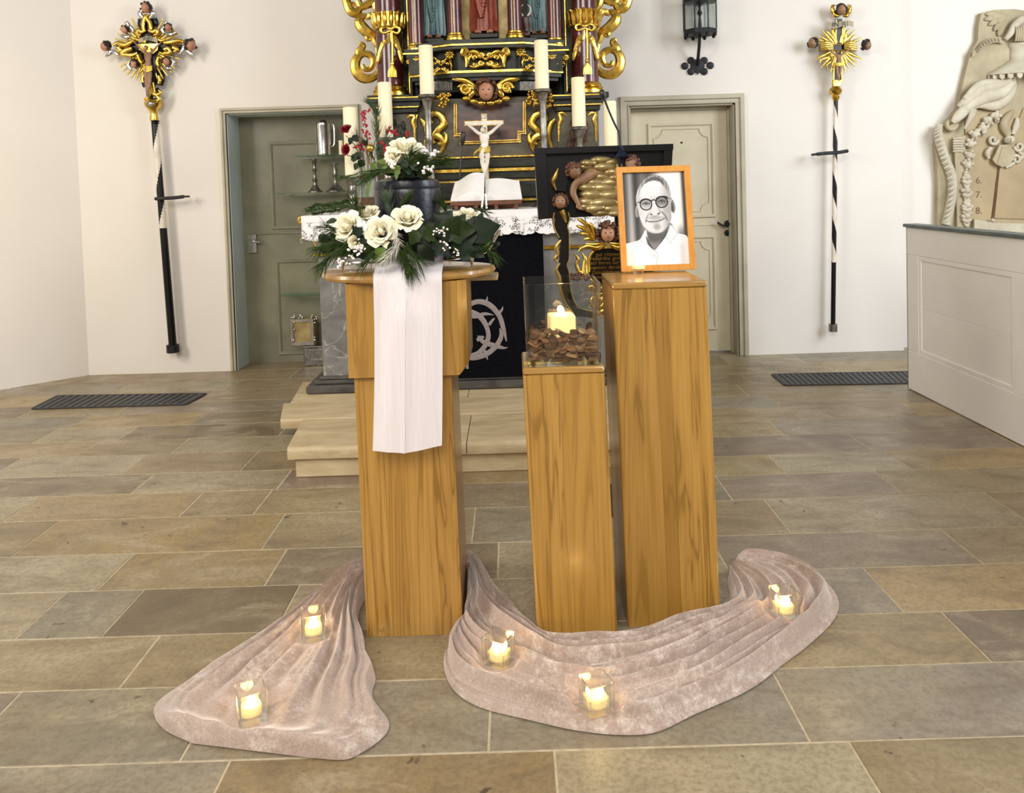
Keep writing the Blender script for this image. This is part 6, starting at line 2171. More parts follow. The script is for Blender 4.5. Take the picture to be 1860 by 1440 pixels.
# ================================================================== processional crosses on the wall
YX = YW - .09
def striped_pole(parent, top, bot, w0, w1, Y, turns, bands, plain):
    """pole with white and black spiral bands, painted as separate ribbons of the shaft; plain: black below that fraction"""
    n, seg = 220, 24
    a, b = P(*top, Y), P(*bot, Y)
    for want, mat, nm in ((0, 'black_paint', 'pole'), (1, 'ivory', 'white_spiral')):
        vs, fs = [], []
        for i in range(n + 1):
            u = i / n
            c = a.lerp(b, u)
            r = (w0 + (w1 - w0) * u) * S(Y) * (1 if want == 0 else 1.02)
            for j in range(seg):
                an = 2 * PI * j / seg
                vs.append((c.x + r * math.cos(an), c.y + r * math.sin(an), c.z))
        for i in range(n):
            u = (i + .5) / n
            for j in range(seg):
                ph = (j + .5) / seg + turns * u
                white = (ph % 1.0) < .5 and u < plain
                if want == 1 and not white:
                    continue
                k = (j + 1) % seg
                fs.append((i * seg + j, i * seg + k, (i + 1) * seg + k, (i + 1) * seg + j))
        m = MB().add(vs, fs)
        o = m.build(nm, mat, parent, smooth=60, recalc=False)
def bracket(name, label, pts, Y, w=3.2):
    m = MB()
    a = P(*pts[0], Y - .05)
    c = thing(name, label, 'bracket', tuple(P(*pts[0], Y)))
    stroke(m, [(x, y, w) for x, y in pts], Y - .055, .5)
    m.build('strap', 'iron', c)
    p0, p1 = P(*pts[0], Y - .055), P(*pts[-1], Y - .055)
    m = MB().tube([p0, p0 + Vector((0, .10, 0))], .010, 8).tube([p1, p1 + Vector((0, .10, 0))], .008, 8)
    m.build('wall_pin', 'iron', c)
def cherub(parent, px, py, r, Y, yaw, wings, wmat, hair='hair_dark', skin='skin', seed=1, roll=0):
    carved_head(parent, P(px, py, Y), r * S(Y), yaw, 0, roll, skin, hair, 34, 1.04, seed, low=True)
    if wings:
        for pts in wings:
            stroke(MB(), pts, Y + .01, .7, 7, 4).build('wing', wmat, parent, smooth=60)

# ---- left cross
b0 = P(313, 640, YX)
lx = thing('processional_cross', 'gilded processional cross with many cherub heads on the left wall', 'cross', (b0.x, YX, b0.z))
striped_pole(lx, (281, 222), (314, 630), 6.0, 7.0, YX, 3.0, 8, .47)
m = MB(); q = P(314, 633, YX); MB()
m.lathe([(.0008, -.03), (.048, -.03), (.048, .03), (.036, .034), (.0008, .034)], q, 20); m.build('ferrule', 'iron', lx)
c = P(282, 221, YX)
MB().lathe([(.020, -.02), (.032, -.014), (.022, -.006), (.036, .004), (.024, .012)], c, 20).build('collar', 'black_paint', lx)
k = S(YX)
MB().lathe([(7 * k, 0), (7.5 * k, 4 * k), (6 * k, 10 * k), (6.5 * k, 16 * k), (9 * k, 20 * k), (14 * k, 25 * k), (16 * k, 31 * k), (13 * k, 37 * k), (6 * k, 40 * k)], P(280, 219, YX), 28).build('orb', 'gold', lx)
m = MB(); oc = P(273, 189, YX - .068)
m.ell(oc, (8 * k, .006, 4.5 * k), 16, 8); m.build('date_cartouche', 'pewter', lx)
text_part('PaaI', oc + Vector((0, -.008, 0)), .026, 'black_paint', lx, .0006, 0, name='date')
# dark foliage backing
m = MB()
for pts in ([(272, 178, 6), (274, 150, 10), (276, 120, 13), (270, 95, 16), (268, 70, 17), (268, 48, 12), (266, 30, 10)], [(212, 88, 5), (236, 86, 10), (268, 84, 14), (300, 84, 10), (330, 84, 5)], [(288, 130, 7), (292, 140, 8), (290, 155, 6)], [(262, 135, 6), (262, 150, 5), (264, 158, 4)], [(256, 34, 5), (256, 44, 6), (258, 50, 4)], [(280, 34, 5), (282, 42, 6), (280, 48, 4)], [(284, 160, 4), (286, 168, 5), (280, 175, 4)]):
    stroke(m, pts, YX + .01, .4)
m.build('black_cross', 'black_paint', lx, smooth=60)
m = MB()
Yg = YX - .03
for pts in ([(265, 55, 3), (258, 58, 4), (251, 55, 4), (250, 62, 3), (256, 64, 2)], [(270, 55, 3), (278, 58, 4), (284, 55, 4), (285, 62, 3), (279, 64, 2)], [(261, 56, 3.5), (260, 44, 4), (264, 32, 4), (270, 28, 3)], [(274, 54, 3.5), (272, 42, 4), (266, 32, 4), (262, 26, 2)],
            [(240, 76, 4), (226, 82, 5), (214, 78, 4), (206, 82, 3)], [(240, 88, 4), (228, 92, 5), (220, 98, 4), (240, 100, 4), (250, 96, 3)], [(214, 86, 4), (220, 92, 4), (212, 90, 3)], [(298, 78, 4), (312, 76, 5), (324, 74, 4), (334, 76, 3)], [(298, 90, 4), (306, 88, 4), (308, 96, 4), (298, 96, 3)], [(314, 86, 4), (322, 90, 4), (316, 94, 3)],
            [(250, 100, 4), (254, 110, 4), (258, 114, 3)], [(288, 104, 4), (285, 114, 4), (288, 120, 3)], [(264, 134, 3), (259, 142, 3.5), (260, 150, 3)], [(288, 138, 3), (290, 146, 3.5), (288, 152, 3)], [(272, 152, 3), (276, 166, 4), (284, 172, 4), (292, 168, 3), (288, 164, 2)], [(270, 150, 2.5), (272, 168, 3), (268, 178, 3), (262, 180, 2)], [(278, 150, 2), (282, 170, 3), (290, 180, 4), (282, 184, 3)], [(245, 70, 3), (256, 74, 4), (266, 76, 4)], [(284, 70, 3), (294, 74, 3), (300, 70, 2)]):
    stroke(m, pts, Yg, .8)
m.build('gilt_foliage', 'gold', lx, smooth=60)
m = MB()
for cx_, cy_, a0, rr_ in ((226, 52, 215, 26), (314, 52, -35, 28), (236, 128, 120, 20), (320, 124, 45, 24)):
    for j in range(7):
        a = R(a0 + (j - 3) * 9)
        L = rr_ * (1 - .06 * abs(j - 3))
        ox, oy = 268 + 22 * math.cos(a), 88 + 22 * math.sin(a)
        ex, ey = 268 + (28 + 34 * (1 if rr_ > 22 else .92)) * math.cos(a), 88 + (28 + 34) * math.sin(a)
        m.tube([P(ox, oy, YX), P(ex, ey, YX)], [2.6 * k, 1.2 * k], 6, (0, -1, 0), .5)
m.build('gilt_rays', 'gold', lx, smooth=60)
m = MB().prism([P(x, y, YX - .035) for x, y in ((251, 80), (288, 79), (286, 90), (278, 97), (262, 97), (253, 90))], (0, .02, 0))
m.build('gilt_shield', 'gold', lx, smooth=0)
g = []
for i in range(2):
    g.append([P(252 + 34 * j / 12, 70 + 8 * i - 5 * math.sin(PI * j / 12) + .5, YX - .045) for j in range(13)])
MB().grid(g).build('title_scroll', 'mon_stone', lx, smooth=60)
text_part('INRI', P(268, 70, YX - .050), .040, 'black_paint', lx, .0006, 0, name='inscription')
corpus(lx, lambda x, y, w: (242 + x * .53, 73 + y * .61, w * .46), YX - .075, 'skin_brown', 'gold', .0032)
cherub(lx, 265, 14, 9, YX - .03, R(-8), [[(258, 18, 3), (254, 24, 5), (258, 30, 4), (266, 34, 2)], [(274, 18, 3), (278, 24, 5), (274, 30, 4), (264, 36, 2)]], 'silver', seed=1)
cherub(lx, 191, 84, 8.5, YX - .03, R(-55), [[(198, 88, 3), (200, 96, 4), (192, 102, 2)], [(204, 92, 3), (212, 98, 4), (216, 102, 2)]], 'silver', seed=2)
cherub(lx, 346, 82, 10, YX - .03, R(55), [[(334, 84, 3), (330, 94, 4), (324, 98, 2)], [(340, 92, 4), (348, 98, 4), (352, 102, 2)]], 'silver', seed=3)
cherub(lx, 226, 54, 6.5, YX - .025, R(-20), [[(232, 48, 2.5), (238, 50, 4), (242, 58, 2)], [(228, 44, 2), (230, 41, 3), (233, 46, 2)], [(220, 64, 2.5), (228, 67, 4), (236, 66, 3)]], 'silver', seed=4)
cherub(lx, 305, 50, 6.5, YX - .025, R(25), [[(298, 48, 2.5), (294, 54, 4), (298, 60, 3)], [(300, 44, 2), (302, 40, 3), (303, 46, 2)], [(302, 62, 2.5), (312, 62, 4), (320, 58, 2)]], 'silver', seed=5)
cherub(lx, 244, 116, 7, YX - .025, R(-20), [[(236, 112, 2.5), (232, 118, 4), (238, 126, 3)], [(242, 124, 3), (248, 128, 4)], [(236, 106, 2), (238, 110, 3)]], 'silver', seed=6)
cherub(lx, 302, 112, 7, YX - .025, R(20), [[(310, 108, 2.5), (316, 112, 4), (312, 120, 3)], [(300, 122, 3), (306, 124, 4), (312, 124, 2)], [(312, 102, 2), (314, 106, 3)]], 'silver', seed=7)
bracket('wall_bracket', 'black iron strap holding the left processional cross', [(282, 361), (300, 360), (318, 359), (334, 357)], YX - .02)

# ---- right cross
b0 = P(1514, 602, YX)
rx_ = thing('processional_cross', 'gilded processional cross with sunburst rays on the right wall', 'cross', (b0.x, YX, b0.z))
striped_pole(rx_, (1518, 183), (1513, 595), 3.9, 4.1, YX, -5.0, 8, .71)
m = MB(); m.lathe([(.0008, -.03), (.033, -.03), (.033, .03), (.0008, .032)], P(1513, 595, YX), 20); m.build('ferrule', 'pewter', rx_)
MB().lathe([(4 * k, 0), (6 * k, 3 * k), (7 * k, 7 * k), (5 * k, 9 * k), (10 * k, 13 * k), (11.5 * k, 18 * k), (9 * k, 23 * k), (5 * k, 26 * k)], P(1518, 183, YX), 24).build('orb', 'gold', rx_)
m = MB()
m.prism([P(x, y, YX) for x, y in ((1514, 150), (1528, 150), (1530, 34), (1518, 34))], (0, .02, 0)); m.prism([P(x, y, YX - .001) for x, y in ((1490, 92), (1556, 89), (1556, 80), (1490, 83))], (0, .021, 0))
m.build('black_cross', 'black_paint', rx_, smooth=0)
m = MB()
for pts in ([(1514, 152, 1.4), (1516, 94, 1.4)], [(1529, 150, 1.4), (1529, 94, 1.4)], [(1518, 80, 1.4), (1519, 36, 1.4)], [(1530, 80, 1.4), (1531, 36, 1.4)], [(1506, 82, 1.2), (1540, 80, 1.2)], [(1506, 92, 1.2), (1540, 90, 1.2)]):
    stroke(m, pts, YX - .004, .8)
m.bbox(P(1513, 150, YX).x, P(1527, 150, YX).x, YX - .01, YX + .02, P(1520, 157, YX).z, P(1520, 145, YX).z, .003)
m.build('gilt_edging', 'gold', rx_)
m = MB()
for a0 in (-50, 50, 130, 230):
    for j in range(5):
        a = R(a0 + (j - 2) * 12)
        L = 50 if j % 2 == 0 else 44
        wv = 2.2 if j % 2 else 0
        o_ = [(1523 + r_ * math.cos(a) + wv * math.sin(r_ * .3), 88 + r_ * .92 * math.sin(a) + wv * math.cos(r_ * .3), w_) for r_, w_ in ((12, 1.8), (24, 2.9), (36, 2.3), (L, .4))]
        stroke(m, o_, YX - .005, .35, 6, 4)
m.build('gilt_rays', 'gold', rx_, smooth=60)
for s_ in (-1, 1):
    m = MB()
    for j in range(4):
        stroke(m, [(1523 + s_ * 10, 80 + 3 * j, 2), (1523 + s_ * 22, 77 + 4 * j, 3.6), (1523 + s_ * 33, 80 + 3.5 * j, 2)], YX - .02, .7)
    m.build('wing', 'gold', rx_, smooth=60)
    m = MB()
    stroke(m, [(1528 + s_ * 6, 27, 2), (1528 + s_ * 14, 22, 4), (1528 + s_ * 16, 12, 3), (1528 + s_ * 11, 9, 1)], YX - .005, .7)
    stroke(m, [(1528 + s_ * 3, 28, 2), (1528 + s_ * 10, 28, 4), (1528 + s_ * 14, 22, 2)], YX - .012, .7)
    m.build('wing', 'gold', rx_, smooth=60)
for (hx, hy, yw_, sd, rr_) in ((1528, 18, -5, 1, 9), (1476, 78, -50, 2, 8.5), (1574, 82, 50, 3, 8.5)):
    carved_head(rx_, P(hx, hy, YX - .03), rr_ * k, R(yw_), 0, 0, 'skin_brown', 'hair_dark', 36, 1.05, sd, low=True)
g = []
for i in range(2):
    g.append([P(1502 + 48 * j / 14, 39 + 10 * i + 2.2 * math.sin(PI * j / 7), YX - .045 - .006 * math.sin(PI * j / 7)) for j in range(15)])
MB().grid(g).build('title_scroll', 'mon_stone', rx_, smooth=60)
text_part('IN RI', P(1526, 44.0, YX - .056), .058, 'black_paint', rx_, .0006, 0, name='inscription')
corpus(rx_, lambda x, y, w: (1500 + x * .47, 86 + y * .36, w * .34), YX - .055, 'skin_brown', 'gold', .0030)
bracket('wall_bracket', 'black iron strap holding the right processional cross', [(1484, 280), (1504, 278), (1522, 277), (1540, 274)], YX - .02)

# ================================================================== wrought iron wall lantern
YLn = YW - .16
ln = thing('wall_lantern', 'black wrought iron lantern with clear panes on the back wall', 'lantern', tuple(P(1267, 130, YW - .01)))
k = S(YLn)
lcx = P(1271, 30, YLn)
hexr = 30 * k
zt_, zb_ = P(1271, 4, YLn).z, P(1271, 55, YLn).z
def hexpts(r, z, ph=0.26):
    return [(lcx.x + r * math.cos(2 * PI * i / 8 + ph), YLn + r * math.sin(2 * PI * i / 8 + ph), z) for i in range(8)]
m = MB()
for za, zb2 in ((zb_ - .036, zb_), (zt_ - .004, zt_ + .03), (zt_ + .24, zt_ + .27)):
    m.add(hexpts(hexr * 1.02, za) + hexpts(hexr * 1.02, zb2), [(i, (i + 1) % 8, 8 + (i + 1) % 8, 8 + i) for i in range(8)] + [tuple(range(8)), tuple(range(8, 16))])
m.build('band', 'iron', ln, smooth=0)
for i, p_ in enumerate(hexpts(hexr, zb_)):
    MB().tube([p_, (p_[0], p_[1], zt_ + .25)], .0045, 6).build('upright', 'iron', ln)
hp0, hp1 = hexpts(hexr * .97, zb_), hexpts(hexr * .97, zt_)
for i in range(8):
    j = (i + 1) % 8
    MB().prism([hp0[i], hp0[j], (hp0[j][0], hp0[j][1], zt_ + .24), (hp0[i][0], hp0[i][1], zt_ + .24)], (Vector((lcx.x, YLn, 0)) - Vector(((hp0[i][0] + hp0[j][0]) / 2, (hp0[i][1] + hp0[j][1]) / 2, 0))).normalized() * .002).build('pane', 'glass', ln, smooth=0)
for i, p_ in enumerate(hexpts(hexr * .9, zb_ - .045)):
    MB().ell(p_, .014, 10, 7).build('ball', 'iron', ln)
m = MB().lathe([(.006, zb_ - .01), (.016, zb_ + .03), (.008, zb_ + .11), (.022, zb_ + .13), (.008, zb_ + .16), (.016, zt_ + .02), (.006, zt_ + .24)], (lcx.x, YLn, 0), 14)
m.build('inner_stem', 'iron', ln)
for sx, sy in ((-1, -.6), (1, -.6), (-1, .6), (1, .6)):
    x_, y_ = lcx.x + sx * .05, YLn + sy * .05
    MB().lathe([(.022, zb_), (.015, zb_ + .07), (.011, zb_ + .1), (.020, zb_ + .17), (.014, zt_ + .0)], (x_, y_, 0), 14).build('glass_prism', 'glass', ln)
p_arm = [P(1268, 118, YW - .03), P(1268, 105, YW - .07), P(1270, 84, YLn + .02), P(1271, 64, YLn)]
MB().tube(p_arm, .013, 8).build('arm', 'iron', ln)
m = MB()
for dx, dy_ in ((-23, 0), (-12, -10), (-12, 10), (23, -1), (12, -10), (12, 10), (0, -6), (0, 6)):
    m.lathe([(.0008, 0), (6.8 * S(YW), 0), (6 * S(YW), .014), (.0008, .022)], P(1267 + dx, 120 + dy_, YW - .002), 16, Matrix.Rotation(PI / 2, 4, 'X'))
m.lathe([(.0008, 0), (13 * S(YW), 0), (12 * S(YW), .016), (.0008, .024)], P(1267, 120, YW - .002), 20, Matrix.Rotation(PI / 2, 4, 'X'))
m.prism([P(1262, 126, YW - .004), P(1272, 126, YW - .004), P(1267, 136, YW - .004)], (0, -.016, 0))
m.build('wall_rosette', 'iron', ln)
for s_ in (-1, 1):
    m = MB(); stroke(m, spiral(1271 + s_ * 7, 66, 6, 1.5, -PI / 2, s_ * 1.1, .55, .4, 12), YLn - .03, 1, 6, 3)
    m.build('wire_curl', 'iron', ln)

# ================================================================== stone wall monument at the right
YM = YR - .005
mo = thing('wall_monument', 'carved stone memorial with canopy and drapery on the right wall', 'monument', tuple(P(1800, 410, YM)))
def mp(x, y, d=0.0):
    return P(x, y, YM - d)
sil = [(1776, 26), (1800, 20), (1835, 19), (1870, 24), (2010, 24), (2010, 440), (1700, 440), (1697, 400), (1698, 330), (1693, 262), (1706, 232), (1732, 200), (1746, 140), (1756, 100), (1770, 74), (1771, 50)]
MB().prism([mp(x, y) for x, y in sil], (0, -.05, 0)).build('back_slab', 'mon_stone', mo, smooth=0)
pan_ = [(1752, 200), (2010, 190), (2010, 440), (1752, 440)]
MB().prism([mp(x, y, .05) for x, y in pan_], (0, -.012, 0)).build('inscription_tablet', 'mon_panel', mo, smooth=0)
MB().prism([mp(x, y, .062) for x, y in ((1805, 396), (2010, 402), (2010, 200), (1858, 196), (1815, 300))], (0, -.012, 0)).build('raised_tablet', 'mon_panel', mo, smooth=0)
# bell-shaped canopy
k = S(YM)
cc = mp(1868, 130, .05)
zq = lambda y: mp(1868, y, .05).z
MB().lathe([(36 * k, zq(78)), (36 * k, zq(84)), (33 * k, zq(88)), (34 * k, zq(108)), (44 * k, zq(115)), (60 * k, zq(124)), (72 * k, zq(130)), (75 * k, zq(135)), (60 * k, zq(136))], (cc.x, YM - .05, 0), 48, None, 1, .45).build('canopy', 'mon_white', mo, smooth=50)
for i in range(13):
    a = PI + PI * (i + .5) / 13
    x_, y_ = cc.x + 70 * k * math.cos(a), YM - .05 + 70 * k * .45 * math.sin(a)
    z_ = zq(135)
    MB().prism([(x_ - .022, y_, z_), (x_ + .022, y_, z_), (x_ + .020, y_, z_ - .03), (x_, y_, z_ - .045), (x_ - .020, y_, z_ - .03)], (0, .014, 0)).build('lambrequin', 'mon_white', mo, smooth=0)
# drapery: broad twisted folds from under the canopy down to the left
for i, pts in enumerate(([(1842, 140, 6), (1820, 152, 9), (1790, 160, 11), (1764, 176, 10), (1742, 196, 7)], [(1840, 150, 6), (1822, 168, 10), (1792, 176, 12), (1764, 190, 9), (1746, 206, 6)], [(1838, 158, 5), (1826, 180, 9), (1806, 192, 9), (1776, 190, 7), (1752, 204, 6)], [(1832, 150, 4), (1800, 150, 7), (1776, 156, 7), (1752, 180, 5)], [(1842, 146, 4), (1840, 164, 6), (1828, 184, 6), (1812, 194, 3)])):
    m = MB(); stroke(m, pts, YM - .10 - .01 * (i % 2), .6, 12, 7)
    m.build('drapery_fold', 'mon_white', mo, smooth=60)
for i, pts in enumerate(([(1756, 196, 9), (1746, 206, 10), (1736, 216, 8), (1730, 222, 4)], [(1768, 198, 7), (1764, 212, 6), (1758, 224, 4), (1752, 234, 2)])):
    m = MB(); stroke(m, pts, YM - .12, .5, 12, 6); m.build('drapery_tail', 'mon_white', mo, smooth=60)
# twisted acanthus volute on the left edge
vol = [(1706, 226, 6), (1704, 244, 8), (1710, 268, 8.5), (1718, 292, 8.5), (1728, 320, 9), (1729, 350, 9), (1724, 380, 9), (1718, 408, 9)]
m = MB(); stroke(m, vol, YM - .06, .8, 12, 10)
m.build('side_volute', 'mon_white', mo, smooth=60)
cv = crom(vol, 6)
for i in range(2, len(cv) - 1, 2):
    q = cv[i]
    m = MB(); stroke(m, [(q[0] - 7, q[1] + 5, 1.0), (q[0], q[1] + 1, 2.4), (q[0] + 7, q[1] - 6, 1.0)], YM - .115, .8, 7, 4)
    m.build('volute_leaf', 'mon_white', mo, smooth=60)
# pilaster strip and capital beside it
MB().prism([mp(x, y, .05) for x, y in ((1730, 250), (1750, 246), (1748, 440), (1736, 440))], (0, -.03, 0)).build('pilaster', 'mon_stone', mo, smooth=0)
for i in range(6):
    y_ = 252 + i * 4.6
    m = MB(); stroke(m, [(1731, y_, 1.8), (1740, y_ - 1, 2.2), (1748, y_, 1.8)], YM - .085, .8, 7, 4); m.build('pilaster_fillet', 'mon_white', mo, smooth=60)
m = MB(); stroke(m, spiral(1727, 226, 10, 2, 0, 1.4, 4.5, 3, 14), YM - .09, 1, 9, 3); m.build('capital_volute', 'mon_stone', mo, smooth=60)
# garland of flower tiers
rg = random.Random(21)
tiers = [(1808, 210), (1795, 218), (1784, 232), (1770, 244), (1762, 262), (1760, 282), (1757, 300), (1756, 322), (1756, 346), (1756, 372), (1756, 392)]
for i, (x, y) in enumerate(tiers):
    m = MB()
    m.ell(mp(x, y, .085), (7 * k, .03, 7 * k), 10, 8)
    for q in range(7):
        a = rg.uniform(0, 2 * PI); rr_ = rg.uniform(5, 10)
        ctr = mp(x + rr_ * math.cos(a), y + rr_ * .9 * math.sin(a), .09)
        r_ = rg.uniform(2.4, 4.2) * k
        m.ell(ctr, r_, 8, 6)
        stroke(m, [(x, y, 2), (x + rr_ * math.cos(a), y + rr_ * math.sin(a), 2.8), (x + (rr_ + 4) * math.cos(a), y + (rr_ + 4) * math.sin(a) + 2, .8)], YM - .085, .8, 6, 3)
    if i >= 7:
        stroke(m, [(x - 8, y + 6, 3), (x, y + 10, 4.5), (x + 8, y + 6, 3)], YM - .095, .8, 8, 4)
        stroke(m, [(x - 6, y + 10, 2), (x, y + 18, 3.5), (x + 5, y + 10, 2)], YM - .09, .8, 8, 4)
    m.build('garland_flower', 'mon_white', mo, smooth=60)
# angel remnant, ribbon and wing at the top
m = MB()
feathers(m, (1832, 32), [(1790, 26), (1788, 36), (1796, 46), (1806, 56), (1814, 66), (1800, 30), (1810, 42)], 5.5, YM - .06, .6, 0, .06)
m.build('angel_wing', 'mon_stone', mo, smooth=60)
m = MB()
stroke(m, [(1826, 72, 4), (1836, 60, 6), (1844, 46, 7), (1858, 36, 8), (1876, 34, 9)], YM - .10, .8, 12, 6)
m.build('angel_arm', 'mon_white', mo, smooth=60)
m = MB(); stroke(m, [(1862, 40, 14), (1864, 56, 16), (1866, 76, 15)], YM - .07, .6, 16, 6)
m.build('angel_torso', 'mon_stone', mo, smooth=60)
for i in range(7):
    m = MB(); x_ = 1846 + i * 4.2
    stroke(m, [(x_, 48, 1.2), (x_ + 1, 60, 2.2), (x_ - 1, 75, 1.6)], YM - .13, .8, 7, 4); m.build('robe_fold', 'mon_stone', mo, smooth=60)
m = MB()
g = []
rb = crom([(1766, 98), (1774, 94), (1782, 84), (1794, 76), (1808, 72), (1824, 74)], 5)
g = [[mp(q[0], q[1] - 5, .075) for q in rb], [mp(q[0], q[1] + 5, .085) for q in rb]]
MB().grid(g).build('ribbon_scroll', 'mon_stone', mo, smooth=60)
for i in range(9):
    q = rb[6 + i * 2] if 6 + i * 2 < len(rb) else rb[-1]
    MB().tube([mp(q[0] - 1, q[1] - 3.5, .088), mp(q[0] + 1.2, q[1] + 3.2, .090)], .0028, 5).build('carved_letter', 'brown_wood', mo)
# coat of arms with helmet, scrolls and plume
sh_ = [(1812, 264), (1830, 262), (1840, 276), (1838, 290), (1828, 300), (1818, 304), (1806, 298), (1800, 290), (1806, 278)]
MB().prism([mp(x, y, .08) for x, y in sh_], (0, -.025, 0)).build('shield', 'mon_stone', mo, smooth=0)
m = MB()
m.tube([mp(1821, 266, .107), mp(1812, 297, .107)], .0035, 6)
m.build('shield_rib', 'mon_panel', mo)
m = MB()
m.ell(mp(1833, 254, .09), (9 * k, .035, 8 * k), 14, 10)
m.build('helmet', 'mon_white', mo, smooth=60)
for i in range(3):
    m = MB(); stroke(m, [(1827 + i * 5, 250, .9), (1827 + i * 5, 259, .9)], YM - .128, .8, 6, 3); m.build('visor_bar', 'mon_stone', mo)
for i, sp in enumerate((spiral(1804, 254, 9, 2, 0, 1.2, 3.6, 2.4, 12), spiral(1851, 266, 9, 2, PI, -1.2, 3.6, 2.4, 12), spiral(1846, 290, 9, 2, PI, 1.2, 3.4, 2.2, 12), [(1800, 268, 4), (1793, 278, 5), (1796, 288, 3)], [(1850, 276, 3), (1858, 282, 4), (1852, 290, 3)], [(1826, 304, 3), (1834, 300, 4), (1842, 296, 3)])):
    m = MB(); stroke(m, sp, YM - .085, .9, 8, 3); m.build('mantling_scroll', 'mon_white', mo, smooth=60)
m = MB(); stroke(m, [(1832, 246, 6), (1826, 234, 9), (1824, 222, 8), (1834, 208, 6), (1842, 200, 2)], YM - .08, .7, 12, 6); m.build('plume', 'mon_stone', mo, smooth=60)
m = MB(); stroke(m, [(1840, 244, 4), (1846, 228, 6), (1848, 214, 3)], YM - .08, .7, 10, 6); m.build('plume', 'mon_white', mo, smooth=60)
for i, (s, y) in enumerate((('6.', 328), ('7.', 354), ('8.', 383))):
    text_part(s, mp(1778, y, .0635), .075, 'mon_panel' if False else 'brown_wood', mo, .0004, 0, name='numeral')
MB().tube([mp(1814, 304, .066), mp(1802, 398, .066)], .007, 6).build('tablet_joint', 'brown_wood', mo)
MB().prism([mp(x, y, .07) for x, y in ((1766, 398), (1800, 404), (2010, 410), (2010, 440), (1766, 440))], (0, -.03, 0)).build('sill', 'mon_white', mo, smooth=0)
m = MB(); m.ell(mp(1803, 400, .10), .016, 10, 8); m.build('sill_knob', 'mon_white', mo)
# ================================================================== glass shelves and silver in the left niche
YN0, YN1 = YW + .03, YW + .21
def shelf(name, label, px0, px1, py):
    a, b = P(px0, py, YN0), P(px1, py - .03 * (px1 - px0), YN0)
    z = (a.z + b.z) / 2
    t = thing(name, label, 'shelf', ((a.x + b.x) / 2, (YN0 + YN1) / 2, z - .004))
    MB().bbox(a.x, b.x, YN0, YN1, z - .004, z + .004, .001).build('glass_pane', 'glass_green', t)
    for x_ in (a.x + .04, b.x - .04):
        MB().tube([(x_, YN1 - .02, z - .008), (x_, YD1, z - .008)], .005, 8).build('shelf_peg', 'chrome', t)
    return z + .0045
z1_ = shelf('glass_shelf', 'upper glass shelf in the left niche under the silver jug', 536, 648, 284)
z2_ = shelf('glass_shelf', 'middle glass shelf in the left niche under the two candlesticks', 503, 650, 352)
z3_ = shelf('glass_shelf', 'lowest glass shelf in the left niche', 507, 600, 538)
k = S(YN0 + .08)
Yj = YN0 + .08
c = P(589, 275, Yj)
jg = thing('silver_jug', 'tall polished silver jug on the upper glass shelf', 'jug', (c.x, Yj, z1_))
hj = P(589, 222, Yj).z - z1_
MB().lathe([(.0008, 0), (13 * k, 0), (13.5 * k, .006), (13 * k, .02), (14 * k, hj - .03), (14.4 * k, hj - .02), (13.6 * k, hj - .006), (6 * k, hj), (.0008, hj + .002)], (c.x, Yj, z1_), 32).build('body', 'silver', jg)
MB().lathe([(.0008, 0), (5 * k, 0), (6 * k, .01), (3 * k, .018), (.0008, .02)], (c.x, Yj, z1_ + hj), 16).build('lid_knob', 'plastic_black', jg)
m = MB().tube(crom([(c.x + 13 * k, Yj, z1_ + hj - .02), (c.x + 19 * k, Yj, z1_ + hj - .025), (c.x + 19.5 * k, Yj, z1_ + hj * .5), (c.x + 18 * k, Yj, z1_ + hj * .3), (c.x + 13.5 * k, Yj, z1_ + hj * .25)], 5), 2.0 * k, 8)
m.build('handle', 'silver', jg)
c = P(620, 278, Yj)
sc = thing('small_candle', 'small cream candle beside the silver jug', 'candle', (c.x, Yj, z1_))
MB().lathe([(.0008, 0), (4.2 * k, 0), (4.2 * k, 26 * k), (.0008, 26 * k - .004)], (c.x, Yj, z1_), 18).build('wax_body', 'wax', sc)
MB().tube([(c.x, Yj, z1_ + 25 * k), (c.x, Yj, z1_ + 28 * k)], .001, 6).build('wick', 'wick', sc)
def silver_stick(px, top, label, slim):
    h = P(px, top, Yj).z - z2_
    c = P(px, 348, Yj)
    t = thing('silver_candlestick', label, 'candlestick', (c.x, Yj, z2_))
    u = h
    if slim:
        pr = [(13 * k, 0), (13 * k, .008), (10 * k, .02), (6 * k, .045 * 1), (4 * k, .06), (3.4 * k, u * .30), (5.5 * k, u * .36), (3 * k, u * .42), (2.5 * k, u * .6), (5 * k, u * .66), (2.6 * k, u * .72), (3 * k, u * .82), (5 * k, u * .88), (3 * k, u * .92), (5 * k, u * .97), (5 * k, u)]
    else:
        pr = [(17 * k, 0), (17 * k, .008), (14 * k, .022), (6 * k, .05), (4 * k, .08), (3.6 * k, u * .5), (5.6 * k, u * .58), (3.4 * k, u * .66), (4.5 * k, u * .8), (4 * k, u * .86), (7 * k, u * .97), (7 * k, u)]
    MB().lathe([(.0008, 0)] + pr + [(.0008, u - .004)], (c.x, Yj, z2_), 24).build('stick', 'pewter', t, smooth=40)
    return t
silver_stick(573, 288, 'slim knobbed silver candlestick on the middle glass shelf', True)
silver_stick(610, 297, 'broad footed silver candlestick on the middle glass shelf', False)
